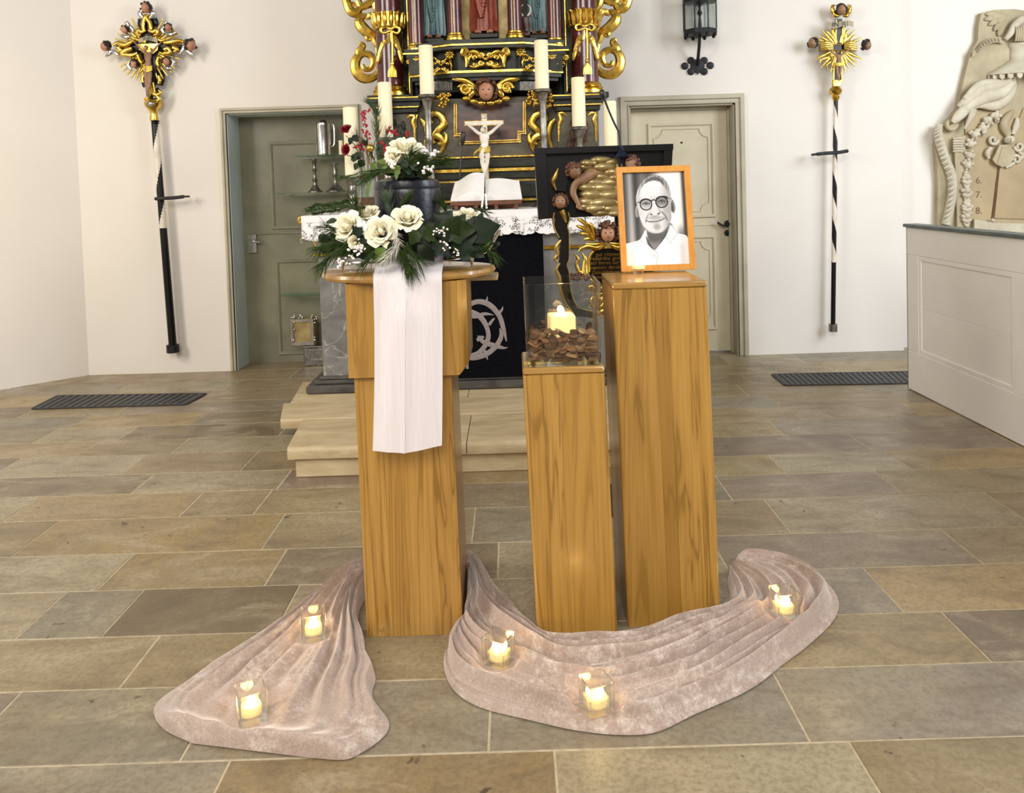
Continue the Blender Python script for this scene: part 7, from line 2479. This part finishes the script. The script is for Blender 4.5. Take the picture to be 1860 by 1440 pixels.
# silver casket, goblet and box at the foot of the niche
Yb = YW + .13
zf = .001
c = P(555, 628, Yb)
hb = P(555, 650, Yb).z
bx = thing('silver_box', 'small silver box standing on the niche floor', 'box', (P(570, 660, Yb).x, Yb, zf))
a, b = P(556, 660, Yb), P(590, 660, Yb)
ztb = P(572, 626, Yb).z
MB().bbox(a.x, b.x, Yb - .06, Yb + .06, zf, ztb - .012, .004).build('body', 'pewter', bx)
MB().bbox(a.x - .006, b.x + .006, Yb - .066, Yb + .066, ztb - .012, ztb, .004).build('lid', 'silver', bx)
for (p, q) in (((561, 656), (586, 634)),):
    m = MB(); aa, bb = P(*p, Yb - .061), P(*q, Yb - .061)
    panel_frame(m, aa.x, bb.x, aa.z, bb.z, Yb - .060, .012, .006)
    m.build('moulded_front', 'silver', bx)
cs = thing('silver_casket', 'ornate silver casket on the small box in the niche', 'casket', (P(555, 626, Yb).x, Yb, ztb + .0005))
a, b = P(531, 620, Yb), P(575, 620, Yb)
z0, zt = ztb + .0005, P(555, 572, Yb).z
MB().bbox(a.x, b.x, Yb - .05, Yb + .05, z0, zt - .02, .006).build('body', 'gold_panel', cs)
m = MB(); panel_frame(m, a.x + .004, b.x - .004, z0 + .004, zt - .024, Yb - .05, .022, .010); m.build('silver_rim', 'silver', cs)
m = MB(); rg = random.Random(4)
for i in range(26):
    px_, py_ = rg.choice(((rg.uniform(532, 574), rg.uniform(572, 578)), (rg.uniform(530, 536), rg.uniform(575, 620)), (rg.uniform(570, 576), rg.uniform(575, 620))))
    m.ell(P(px_, py_, Yb - .055), (.009, .006, .008), 7, 5)
m.build('beaded_edge', 'silver', cs, smooth=60)
gb = thing('silver_goblet', 'silver goblet beside the casket in the niche', 'goblet', (P(600, 628, Yb).x, Yb - .0, zf))
cg = P(600, 628, Yb)
MB().lathe([(.0008, 0), (.05, 0), (.048, .01), (.015, .025), (.010, .09), (.02, .11), (.012, .13), (.012, .2), (.03, .22), (.045, .26), (.05, .33), (.048, .33), (.04, .262), (.0008, .235)], (cg.x, Yb, zf), 28).build('cup', 'pewter', gb, smooth=40)
# ================================================================== urn, wreath and flowers on the column
def petal_data(name, mat, span, r0, r1, h, curl, seed):
    rg = random.Random(seed)
    nu, nv = 9, 8
    g = []
    for i in range(nv):
        v = i / (nv - 1)
        row = []
        wv = math.sin(PI * min(1, .18 + .62 * v)) ** .8 * (1 - .35 * max(0, v - .8) / .2)
        for j in range(nu):
            u = 2 * j / (nu - 1) - 1
            a = u * span * wv
            r = r0 + (r1 - r0) * v ** 1.6 + curl * max(0, v - .7) ** 2 * 6 * (1 + .4 * abs(u))
            z = h * v - curl * 2.2 * max(0, v - .78) ** 2 * 4 - .10 * h * u * u * v
            r += .015 * math.sin(3 * u + seed + 4 * v)
            row.append((r * math.cos(a), r * math.sin(a), z))
        g.append(row)
    return MB().grid(g).data(name, mat, smooth=80)
def rose_kit(mat):
    return [petal_data('petal', mat, 1.15, .13, .20, 1.0, .03, 1), petal_data('petal', mat, 1.0, .24, .40, .98, .07, 2), petal_data('petal', mat, .95, .32, .60, .92, .14, 3), petal_data('petal', mat, .85, .36, .80, .74, .24, 4)]
KIT = {'w': rose_kit('rose_white'), 'r': rose_kit('rose_red')}
bud_w = MB().lathe([(.06, 0), (.14, .25), (.15, .6), (.12, .90), (.04, .97)], (0, 0, 0), 14, None, 1, 1, lambda a, u: 1 + .10 * math.sin(2 * a + 5 * u)).data('rose_heart', 'rose_white', smooth=60)
bud_r = bud_w.copy(); bud_r.materials.clear(); bud_r.materials.append(M['rose_red'])
sepal = MB().lathe([(.05, -.3), (.10, -.25), (.22, -.10), (.30, .04), (.25, .05)], (0, 0, 0), 10).data('calyx', 'leaf', smooth=60)
def rose(parent, px, py, r_px, Y, axis, kind='w', seed=0, openness=1.0):
    """rose of layered petals; the petals are pieces of their own"""
    rg = random.Random(seed * 7 + 1)
    ax = Vector(axis).normalized()
    rr = r_px * S(Y)
    T = Matrix.Translation(P(px, py, Y) - ax * rr * .55) @ ax.to_track_quat('Z', 'Y').to_matrix().to_4x4() @ Matrix.Rotation(rg.uniform(0, 6), 4, 'Z') @ Matrix.Scale(rr * 1.12, 4)
    o = place('rose', bud_w if kind == 'w' else bud_r, parent, T)
    kit = KIT[kind]
    for layer, n, ph in ((0, 3, 0), (1, 4, .4), (2, 5, .1), (3, 6, .5)):
        for i in range(n):
            a = 2 * PI * i / n + ph + rg.uniform(-.15, .15)
            L = Matrix.Rotation(a, 4, 'Z') @ Matrix.Rotation(rg.uniform(-.06, .10), 4, 'Y') @ Matrix.Diagonal((rg.uniform(.94, 1.06), rg.uniform(.94, 1.06), rg.uniform(.92, 1.06), 1))
            q = bpy.data.objects.new('petal', kit[layer]); COL.objects.link(q); q.parent = o; q.matrix_local = L
    q = bpy.data.objects.new('calyx', sepal); COL.objects.link(q); q.parent = o
    return o
def leaf_data(name, mat, outline, fold=.18, bend=.25):
    """leaf with midrib fold; outline = half outline (t along the length, half width)"""
    g = []
    for t, w in outline:
        row = []
        for u in (-1, -.5, 0, .5, 1):
            row.append((u * w, t, -abs(u) * w * -fold - bend * t * t + .03 * math.sin(6 * t + u)))
        g.append(row)
    return MB().grid(g).data(name, mat, smooth=60)
OV = [(0, .02), (.12, .16), (.28, .27), (.45, .31), (.62, .27), (.8, .16), (.93, .06), (1, .005)]
IV = [(0, .03), (.06, .26), (.14, .40), (.24, .36), (.34, .46), (.46, .52), (.54, .36), (.66, .27), (.8, .18), (.92, .07), (1, .005)]
LF = {('o', 'd'): leaf_data('leaf', 'leaf', OV), ('i', 'd'): leaf_data('leaf', 'leaf', IV, .12, .18), ('o', 'l'): leaf_data('leaf', 'leaf_light', OV), ('i', 'l'): leaf_data('leaf', 'leaf_light', IV, .12, .18)}
def leaf(parent, px, py, tx, ty, Y, shape='o', tone='d', face=(0, -1, .3), wid=1.0, dY=0.0):
    """leaf from its stalk end (px,py) to its tip (tx,ty)"""
    a, b = P(px, py, Y), P(tx, ty, Y + dY)
    d = b - a
    L = d.length
    yv = d.normalized()
    zv = Vector(face)
    zv = (zv - yv * zv.dot(yv)).normalized()
    xv = yv.cross(zv)
    T = Matrix(((xv.x * L * wid, yv.x * L, zv.x * L, a.x), (xv.y * L * wid, yv.y * L, zv.y * L, a.y), (xv.z * L * wid, yv.z * L, zv.z * L, a.z), (0, 0, 0, 1)))
    return place('leaf', LF[(shape, tone)], parent, T)
def sprig(parent, pts, Y0, Y1, n, nl, spread, mat='needle', seed=0, w=.0007, stem_r=.0018, droop=0.0, name='pine_sprig'):
    """pine twig: curved stem with a brush of long needles; nl = needle length in pixels"""
    rg = random.Random(seed)
    c = crom([(x, y, 0) for x, y in pts], 6)
    line = [P(q[0], q[1], Y0 + (Y1 - Y0) * i / (len(c) - 1)) for i, q in enumerate(c)]
    m = MB().tube(line, stem_r, 6)
    m.build('twig', 'twig', parent) if False else None
    for i in range(n):
        u = rg.random() ** .8
        k = min(len(line) - 2, int(u * (len(line) - 1)))
        b = line[k].lerp(line[k + 1], rg.random())
        d = (line[k + 1] - line[k]).normalized()
        rnd = Vector((rg.gauss(0, 1), rg.gauss(0, 1), rg.gauss(0, 1)))
        rnd = (rnd - d * rnd.dot(d)).normalized()
        v = (d * math.cos(spread * rg.uniform(.4, 1.2)) + rnd * math.sin(spread * rg.uniform(.4, 1.2))).normalized()
        L = nl * S(Y0) * rg.uniform(.7, 1.1)
        e = b + v * L + Vector((0, 0, -droop * L))
        mid = b + v * L * .55 + Vector((0, 0, -droop * L * .15))
        m.tube([b, mid, e], [w, w * 1.1, w * .3], 3, None, 1, False)
    o = m.build(name, mat, parent, smooth=60, recalc=False)
    o['kind'] = 'stuff'
    return o
def blossoms(parent, pts, Y, n, r_px, seed, mat='white_bloom', spread=5, name='blossom_sprig', stem='twig'):
    rg = random.Random(seed)
    c = crom([(x, y, 0) for x, y in pts], 6)
    line = [P(q[0], q[1], Y) for q in c]
    m = MB()
    for i in range(n):
        q = c[int(rg.random() * (len(c) - 1))]
        m.ell(P(q[0] + rg.gauss(0, spread), q[1] + rg.gauss(0, spread), Y - rg.uniform(0, .02)), (r_px * S(Y) * rg.uniform(.7, 1.1), r_px * S(Y) * .7, r_px * S(Y) * rg.uniform(.9, 1.5)), 7, 5, (rg.uniform(0, 3), rg.uniform(0, 3), 0))
    o = m.build(name, mat, parent, smooth=60); o['kind'] = 'stuff'
    st = MB().tube(line, .0011, 5)
    st.build('stem', stem, o)
    return o

YU = lcy
zU = LTOP + .036
# wire stand under the wreath
ws = thing('wire_stand', 'chrome wire stand carrying the wreath on the round column top', 'stand', (cxr, YU, LTOP))
m = MB()
ring = [(cxr + .235 * math.cos(a), YU + .17 * math.sin(a), LTOP + .034) for a in np.linspace(0, 2 * PI, 49)]
m.tube(ring, .0028, 7, None, 1, False)
m.build('ring_wire', 'chrome', ws)
for x_, y_ in ((P(857, 480, YU - .05).x, YU - .05), (P(622, 488, YU - .05).x, YU - .05), (cxr, YU + .15)):
    MB().lathe([(.0006, 0), (.002, .001), (.008, .026), (.009, .030), (.0006, .031)], (x_, y_, LTOP + .0005), 16).build('cone_foot', 'chrome', ws)
    MB().bbox(x_ - .010, x_ + .010, y_ - .007, y_ + .007, LTOP + .0305, LTOP + .042, .001).build('clamp', 'chrome', ws)
Yw_ = YU - .06
arm = [P(812, 468, Yw_ - .05), P(840, 471, Yw_ - .04), P(868, 470, Yw_), P(884, 456, Yw_), P(898, 432, Yw_), P(906, 418, Yw_)]
arm[0].z = arm[1].z = arm[2].z = LTOP + .040
MB().tube([tuple(q) for q in crom([tuple(v) for v in arm], 5)], .0034, 8).build('arm', 'chrome', ws)
MB().tube([tuple(q + Vector((.006, .01, 0))) for q in arm[2:]], .0028, 8).build('arm', 'chrome', ws)
c = P(853, 462, Yw_)
MB().lathe([(.0006, .0), (.022, .0), (.022, .004), (.0006, .005)], (c.x, c.y, LTOP + .0425), 20).build('washer', 'chrome', ws)

# urn
ur = thing('cremation_urn', 'dark midnight blue urn inside the wreath', 'urn', (P(742, 400, YU).x, YU, zU))
uc = P(742, 400, YU)
ru = 60 * S(YU)
zt_ = P(742, 322, YU).z
zl = P(742, 345, YU).z
MB().lathe([(.0008, zU), (ru * .82, zU), (ru * .9, zU + .01), (ru, zU + .07), (ru * 1.0, zl - .01), (ru * .985, zl), (ru * .97, zl + .004)], (uc.x, YU, 0), 48).build('vessel', 'urn', ur, smooth=40)
MB().lathe([(ru * .985, zl + .0042), (ru * 1.0, zl + .010), (ru * .95, zl + .03), (ru * .84, zt_ - .008), (ru * .6, zt_), (.0008, zt_ + .003)], (uc.x, YU, 0), 48).build('lid', 'urn', ur, smooth=40)

# wreath
wr = thing('funeral_wreath', 'green wreath with cream roses and pine around the urn', 'wreath', (uc.x, YU, LTOP + .044))
RG = random.Random(40)
m = MB()
for i in range(150):
    a = RG.uniform(0, 2 * PI)
    rr_ = RG.gauss(.205, .028)
    m.ell((uc.x + .005 + rr_ * math.cos(a), YU + rr_ * .8 * math.sin(a), LTOP + .055 + abs(RG.gauss(.022, .018))), (RG.uniform(.018, .034), RG.uniform(.018, .03), RG.uniform(.010, .018)), 7, 5, (RG.uniform(-.8, .8), RG.uniform(-.8, .8), 0))
o = m.build('moss_body', 'leaf', wr, smooth=0); o['kind'] = 'stuff'
YF_ = YU - .17      # front of the ring
roses_w = [(632, 412, 29, YF_ + .02, (-.45, -1, .45)), (646, 440, 14, YF_ - .02, (.0, -1, -.1)), (693, 421, 30, YF_ - .02, (.0, -1, .30)), (668, 388, 21, YF_ + .08, (-.1, -.6, 1)), (740, 396, 27, YF_ + .0, (.10, -1, .75)), (852, 392, 22, YF_ + .10, (.3, -.4, 1)), (830, 398, 17, YF_ + .12, (.0, -.5, 1)), (792, 381, 15, YF_ + .16, (.1, -.4, 1)), (868, 402, 14, YF_ + .08, (.5, -.6, .8)), (772, 386, 13, YF_ + .16, (-.1, -.5, 1))]
for i, (x, y, r_, yy, ax) in enumerate(roses_w):
    rose(wr, x, y, r_, yy, ax, 'w', i)
# dark leaves on the right and around
for (x, y, tx, ty, yy, sh, tn, wd) in ((800, 408, 822, 382, YF_, 'i', 'd', 1.2), (826, 430, 790, 384, YF_ - .03, 'i', 'd', 1.1), (800, 404, 836, 440, YF_ - .04, 'i', 'd', 1.1), (790, 432, 762, 400, YF_ - .02, 'i', 'd', 1.1), (778, 452, 760, 405, YF_ - .03, 'o', 'd', 1.4), (838, 428, 908, 404, YF_ + .02, 'o', 'd', 1.3),
                                       (846, 436, 898, 440, YF_ + .02, 'o', 'd', 1.3), (842, 440, 882, 466, YF_ + .02, 'o', 'd', 1.2), (848, 452, 838, 396, YF_ + .0, 'o', 'd', 1.5), (826, 452, 858, 470, YF_ - .01, 'o', 'd', 1.2), (786, 440, 824, 466, YF_ - .05, 'i', 'd', .9), (832, 406, 846, 388, YF_ - .01, 'o', 'd', 1.2), (862, 420, 878, 386, YF_ + .03, 'o', 'd', 1.0),
                                       (700, 450, 676, 476, YF_ - .05, 'o', 'l', 1.2), (660, 448, 690, 466, YF_ - .03, 'o', 'd', 1.4), (640, 452, 690, 456, YF_ - .02, 'o', 'd', 1.4), (656, 428, 640, 408, YF_ - .05, 'i', 'd', 1.0), (664, 446, 650, 420, YF_ - .04, 'o', 'd', 1.0), (612, 400, 590, 402, YF_ + .04, 'o', 'd', 1.0), (716, 426, 706, 392, YF_ + .03, 'o', 'd', 1.0), (760, 420, 742, 446, YF_ - .05, 'i', 'd', 1.0),
                                       (770, 430, 800, 416, YF_ - .05, 'i', 'd', 1.1), (806, 452, 782, 462, YF_ - .05, 'o', 'd', 1.2), (872, 448, 892, 428, YF_ + .03, 'o', 'l', 1.2), (652, 384, 664, 372, YF_ + .08, 'o', 'd', 1.0), (724, 440, 700, 462, YF_ - .06, 'o', 'd', 1.2), (820, 444, 868, 452, YF_ - .02, 'i', 'd', 1.0), (806, 420, 868, 416, YF_ - .03, 'i', 'd', .9), (758, 446, 790, 474, YF_ - .06, 'o', 'd', 1.1), (610, 440, 660, 462, YF_ + .0, 'o', 'd', 1.2), (600, 424, 640, 448, YF_ + .02, 'o', 'd', 1.2)):
    leaf(wr, x, y, tx, ty, yy, sh, tn, (RG.uniform(-.7, .7), -1, RG.uniform(-.2, 1.0)), wd * .9)
for i in range(26):      # hidden and half hidden leaves round the back of the ring
    a = RG.uniform(0, PI)
    cx_, cy_ = uc.x + .2 * math.cos(a), YU + .15 * math.sin(a)
    q = Vector((cx_, cy_, LTOP + .085))
    T = Matrix.Translation(q) @ Matrix.Rotation(RG.uniform(0, 6), 4, 'Z') @ Matrix.Rotation(RG.uniform(.1, .8), 4, 'X') @ Matrix.Scale(RG.uniform(.05, .08), 4)
    place('leaf', LF[('o', 'd')], wr, T)
for i, (pts, y0, y1, n, nl, sp, mt, dr_) in enumerate((
        ([(640, 440), (608, 444), (584, 452)], YF_, YF_ - .03, 90, 34, .55, 'needle', .25), ([(630, 446), (604, 462), (588, 478)], YF_ - .02, YF_ - .05, 80, 34, .5, 'needle', .25), ([(636, 420), (612, 418), (594, 412)], YF_ + .04, YF_, 50, 30, .6, 'needle', .1),
        ([(712, 440), (728, 460), (742, 484)], YF_ - .04, YF_ - .08, 90, 36, .5, 'needle', .35), ([(724, 436), (740, 452), (758, 470)], YF_ - .04, YF_ - .08, 60, 36, .55, 'needle', .35), ([(740, 440), (738, 465), (742, 486)], YF_ - .05, YF_ - .09, 50, 30, .4, 'needle', .35),
        ([(712, 398), (708, 378), (706, 366)], YF_ + .06, YF_ + .05, 60, 34, .5, 'needle_blue', 0), ([(724, 392), (730, 376), (738, 364)], YF_ + .06, YF_ + .05, 50, 30, .5, 'needle', 0), ([(812, 392), (806, 376), (800, 368)], YF_ + .12, YF_ + .12, 50, 26, .6, 'needle', 0), ([(660, 400), (650, 382), (646, 370)], YF_ + .06, YF_ + .06, 50, 30, .5, 'needle', 0),
        ([(860, 440), (884, 452), (896, 462)], YF_ + .03, YF_, 60, 28, .6, 'needle', .3), ([(840, 390), (864, 380), (880, 384)], YF_ + .12, YF_ + .12, 40, 24, .7, 'needle', 0), ([(690, 446), (676, 466), (660, 480)], YF_ - .03, YF_ - .06, 40, 30, .6, 'needle', .3))):
    sprig(wr, pts, y0, y1, n, nl, sp, mt, 100 + i, .0009, .0018, dr_)
# pale dry grass and little white blossoms
sprig(wr, [(728, 440), (714, 456), (696, 474)], YF_ - .06, YF_ - .10, 60, 30, .7, 'straw', 131, .00045, .0008, .3, 'dry_grass')
sprig(wr, [(700, 406), (714, 418), (722, 440)], YF_ - .05, YF_ - .08, 50, 18, .9, 'straw', 132, .0005, .0008, .1, 'dry_grass')
blossoms(wr, [(656, 448), (640, 462), (626, 474), (614, 486)], YF_ - .06, 34, 2.6, 1)
blossoms(wr, [(786, 426), (796, 420), (814, 416)], YF_ - .06, 14, 2.2, 2)
blossoms(wr, [(800, 436), (808, 446), (812, 454)], YF_ - .06, 8, 2.2, 3, spread=3)
blossoms(wr, [(824, 448), (828, 456), (830, 464)], YF_ - .05, 6, 2.0, 4, spread=3)
m = MB(); q = P(658, 414, YF_ - .03)
for i in range(11):
    a = 2 * PI * i / 11
    m.ell(q + Vector((.013 * math.cos(a), 0, .010 * math.sin(a))), (.008, .003, .0035), 7, 5, (0, -a, 0))
m.build('daisy', 'white_bloom', wr, smooth=60)

# flowers on the urn lid
uf = thing('urn_flowers', 'flower arrangement with one large cream rose on the urn lid', 'flowers', (uc.x, YU, zt_ + .004))
m = MB()
for i in range(46):
    a = RG.uniform(0, 2 * PI); rr_ = RG.uniform(0, .085)
    m.ell((uc.x + rr_ * math.cos(a), YU + rr_ * math.sin(a), zt_ + .014 + RG.uniform(0, .03)), (.02, .018, .011), 7, 5, (RG.uniform(-.6, .6), 0, 0))
o = m.build('moss_body', 'leaf', uf, smooth=0); o['kind'] = 'stuff'
YQ = YU - .07
rose(uf, 735, 268, 29, YQ + .01, (.1, -.55, 1), 'w', 31)
rose(uf, 714, 284, 16, YQ - .01, (-.4, -1, .4), 'w', 32)
rose(uf, 756, 274, 13, YQ + .03, (.6, -.6, .8), 'w', 33)
for (x, y, tx, ty, yy, sh, tn, wd) in ((724, 300, 716, 326, YQ - .05, 'i', 'l', 1.0), (716, 302, 702, 316, YQ - .04, 'i', 'l', 1.1), (728, 304, 746, 292, YQ - .04, 'i', 'd', 1.2), (736, 312, 756, 320, YQ - .05, 'o', 'd', 1.4), (740, 316, 720, 318, YQ - .05, 'i', 'd', 1.2), (756, 312, 784, 318, YQ - .03, 'o', 'd', 1.4), (744, 300, 772, 296, YQ - .05, 'i', 'd', 1.0), (752, 292, 780, 280, YQ - .02, 'i', 'd', .9), (700, 296, 684, 290, YQ - .02, 'i', 'l', 1.0), (706, 300, 690, 306, YQ - .02, 'o', 'l', 1.0), (760, 304, 790, 306, YQ - .04, 'o', 'd', 1.2), (740, 306, 730, 286, YQ - .06, 'o', 'd', 1.0), (752, 304, 764, 284, YQ - .06, 'o', 'd', 1.0), (744, 318, 736, 300, YQ - .06, 'o', 'd', 1.2), (694, 284, 680, 272, YQ, 'o', 'd', 1.0), (776, 300, 796, 292, YQ - .02, 'o', 'd', 1.0)):
    leaf(uf, x, y, tx, ty, yy, sh, tn, (RG.uniform(-.7, .7), -1, RG.uniform(-.2, 1.0)), wd * .9)
for i, (pts, n, nl, sp, mt, dr_) in enumerate((([(736, 300), (750, 294), (766, 290)], 80, 26, .7, 'needle', 0), ([(760, 306), (782, 300), (800, 296)], 60, 30, .5, 'needle', .0), ([(712, 306), (690, 310), (668, 318)], 70, 38, .35, 'needle', .1), ([(706, 304), (684, 314), (664, 326)], 50, 34, .35, 'needle', .15), ([(744, 302), (742, 288), (748, 278)], 50, 22, .7, 'needle', 0), ([(780, 292), (800, 286), (812, 290)], 40, 24, .6, 'needle', 0))):
    sprig(uf, pts, YQ - .05, YQ - .05, n, nl, sp, mt, 160 + i, .0009, .0016, dr_)
blossoms(uf, [(766, 268), (774, 276), (784, 284), (790, 276)], YQ - .02, 18, 3.4, 11)
blossoms(uf, [(770, 306), (780, 312), (790, 306)], YQ - .05, 14, 3.0, 12)
blossoms(uf, [(710, 292), (712, 300), (710, 306)], YQ - .05, 10, 3.6, 13, spread=3)
m = MB()
g = [[P(652 + 6 * j, 327 - 2.2 * j, YQ - .03 - .004 * math.sin(j)) for j in range(6)], [P(654 + 6 * j, 320 - 1.4 * j - 3 * math.sin(j * .6), YQ - .04) for j in range(6)]]
MB().grid(g).build('red_ribbon', 'berry', uf, smooth=60)

# white memorial ribbon hanging over the round top
rbn = thing('memorial_ribbon', 'wide white ribbon hanging down the front of the column', 'ribbon', (P(740, 640, ly).x, ly - .07, P(740, 818, ly - .07).z))
yEdge = lcy - rr * .78 * 1.03
YR_ = yEdge - .008
zbot = P(738, 817, YR_).z
path = [(YU - .115, LTOP + .060), (YU - .14, LTOP + .050), (YU - .17, LTOP + .030), (yEdge + .02, LTOP + .010), (yEdge - .002, LTOP + .004), (YR_, LTOP - .012)]
zs = np.linspace(LTOP - .03, zbot, 26)
path += [(YR_ - .002, float(z)) for z in zs]
for half in (0, 1):
    g = []
    for i, (y, z) in enumerate(path):
        row = []
        v = i / (len(path) - 1)
        hang = min(1, max(0, (i - 5) / 6))
        pr0 = (676 + 4 * math.sin(3 * v)) if half == 0 else 738 - 1.5 * v
        pr1 = (739 - 2 * v) if half == 0 else (801 + 3 * math.sin(2.2 * v + .3))
        zz_ = 500 + (818 - 500) * max(0, (LTOP - z) / (LTOP - zbot))
        xa, xb = P(pr0, zz_, YR_).x, P(pr1, zz_, YR_).x
        nr = max(0, 1 - i / 4) * .012
        for j in range(9):
            u = j / 8
            x = xa + (xb - xa) * u
            cr = (u if half == 0 else 1 - u)
            bulge = -.024 * cr ** 1.8 * hang * (1 if half == 0 else .75) + .004 * math.sin(2 * PI * u + 2 * v) * hang - (.0025 if half == 1 else 0)
            zq = z - (.004 * (u if half == 0 else 1 - u) - (.010 * u if half == 1 else 0)) * (1 if i == len(path) - 1 else 0)
            row.append((x, y + bulge, zq))
        g.append(row)
    MB().grid(g).build('ribbon_tail', 'ribbon', rbn, smooth=70)

# ================================================================== arrangement with red roses on the altar's left end
YV = YA + .16
va = thing('altar_flower_vase', 'glass vase with dark red roses, pine and berries on the altar', 'vase of flowers', (P(668, 385, YV).x, YV, ZT_))
vc = P(668, 385, YV)
kv = S(YV)
zt2_ = P(668, 318, YV).z
hv = zt2_ - ZT_
MB().lathe([(.0008, 0), (17 * kv, 0), (17.5 * kv, .006), (17.5 * kv, hv), (16.5 * kv, hv), (16.5 * kv, .012), (.0008, .012)], (vc.x, YV, ZT_), 28).build('glass_vessel', 'glass', va)
MB().lathe([(.0008, .0125), (16 * kv, .0125), (16 * kv, hv * .42), (.0008, hv * .42)], (vc.x, YV, ZT_), 24).build('gravel', 'bark', va)
m = MB()
for (x, y) in ((628, 240), (630, 276), (665, 230), (686, 240), (672, 270), (700, 300), (650, 300), (690, 290)):
    m.tube([tuple(q) for q in crom([tuple(vc + Vector((0, 0, .05))), tuple(P(668 + (x - 668) * .25, 312, YV)), tuple(P((x + 668) / 2, (y + 312) / 2 - 6, YV)), tuple(P(x, y + 6, YV))], 4)], .0028, 6)
o = m.build('stems', 'leaf_light', va); o['kind'] = 'stuff'
rose(va, 628, 234, 10.5, YV - .02, (-.3, -.7, .8), 'r', 51)
rose(va, 628, 272, 10.5, YV - .02, (-.7, -.9, .1), 'r', 52)
for (x, y, tx, ty, tn) in ((640, 246, 652, 256, 'd'), (640, 250, 632, 262, 'd'), (646, 280, 640, 294, 'd'), (650, 282, 636, 290, 'd'), (654, 276, 646, 290, 'd'), (650, 296, 642, 308, 'd'), (690, 292, 704, 284, 'd'), (660, 290, 652, 304, 'd'), (656, 262, 668, 256, 'd'), (684, 296, 672, 306, 'l'), (694, 306, 684, 316, 'l')):
    leaf(va, x, y, tx, ty, YV - .03, 'o', tn, (RG.uniform(-.5, .5), -1, .3), 1.5)
for i, (pts, n, nl, sp, mt) in enumerate((([(690, 300), (684, 250), (684, 205)], 150, 26, .5, 'needle_blue'), ([(684, 215), (678, 198), (672, 188)], 70, 24, .5, 'needle_blue'), ([(688, 290), (698, 262), (704, 240)], 70, 22, .5, 'needle_blue'), ([(690, 300), (712, 270), (724, 246)], 60, 22, .5, 'needle_blue'), ([(684, 300), (676, 280), (664, 256)], 60, 20, .5, 'needle'), ([(660, 310), (640, 318), (622, 322)], 60, 22, .4, 'needle'))):
    sprig(va, pts, YV - .01, YV - .01, n, nl, sp, mt, 200 + i, .0011, .002)
for i, (pts, n) in enumerate((([(664, 202), (662, 216), (666, 232), (668, 250)], 34), ([(704, 236), (716, 240), (726, 244)], 26), ([(646, 262), (652, 266), (656, 264)], 12), ([(696, 262), (702, 274), (698, 286)], 24), ([(738, 240), (742, 250), (738, 256)], 10))):
    blossoms(va, pts, YV - .03, n, 2.3, 60 + i, 'berry', 3, 'berry_twig')
sprig(va, [(664, 300), (656, 270), (648, 244)], YV - .02, YV - .02, 40, 26, .5, 'twig', 220, .0012, .002, 0, 'dry_twig')
sprig(va, [(672, 300), (668, 280), (664, 262)], YV - .02, YV - .02, 30, 24, .7, 'twig', 221, .0012, .002, 0, 'dry_twig')
MB().ell(P(672, 269, YV - .05), 7.6 * kv, 18, 12).build('gold_bauble', 'gold', va, smooth=60)
MB().lathe([(.0008, 0), (.006, 0), (.006, .01), (.0008, .011)], P(672, 262, YV - .05), 10).build('bauble_cap', 'gold_dull', va)
# fir branch on the altar's left end
fb = thing('fir_branch', 'dark green fir branch lying on the left end of the altar cloth', 'branch', (P(600, 384, YA + .05).x, YA + .08, ZT_))
for i, pts in enumerate(([(640, 374), (616, 376), (580, 380), (556, 382)], [(636, 376), (610, 370), (586, 374)], [(626, 378), (600, 384), (570, 388)], [(612, 376), (580, 372), (564, 378)], [(640, 372), (630, 366), (618, 370)])):
    sprig(fb, pts, YA + .0 + .02 * i, YA + .0 + .02 * i, 150, 8, .9, 'needle', 240 + i, .0016, .003, 0, 'fir_twig')
# added gilt scroll imitating a reflection at the left end of the altar table
m = MB(); Ye = YA - .03
stroke(m, [(552, 394, 3), (544, 396, 4), (546, 406, 4), (556, 404, 2.5)], Ye, .9)
stroke(m, [(548, 408, 3), (556, 418, 4), (552, 430, 3), (546, 436, 2)], Ye, .9)
stroke(m, [(556, 420, 2), (564, 430, 2.4), (574, 448, 1.4)], Ye, .9)
al = bpy.data.objects['altar']
m.build('reflection_scroll', 'gold_dull', al, smooth=60)

# ================================================================== group phrases of the repeated things
GROUPS = {'altar_candle': 'thick cream candles on the altar', 'candlestick': 'pewter candlesticks on the altar', 'saint_statue': 'carved statues in the altarpiece', 'processional_cross': 'processional crosses on the back wall',
          'wall_bracket': 'iron straps of the processional crosses', 'glass_shelf': 'glass shelves in the left niche', 'silver_candlestick': 'silver candlesticks on the glass shelf'}
for o in bpy.data.objects:
    b = o.name.split('.')[0]
    if o.parent is None and b in GROUPS and 'category' in o:
        o['group'] = GROUPS[b]
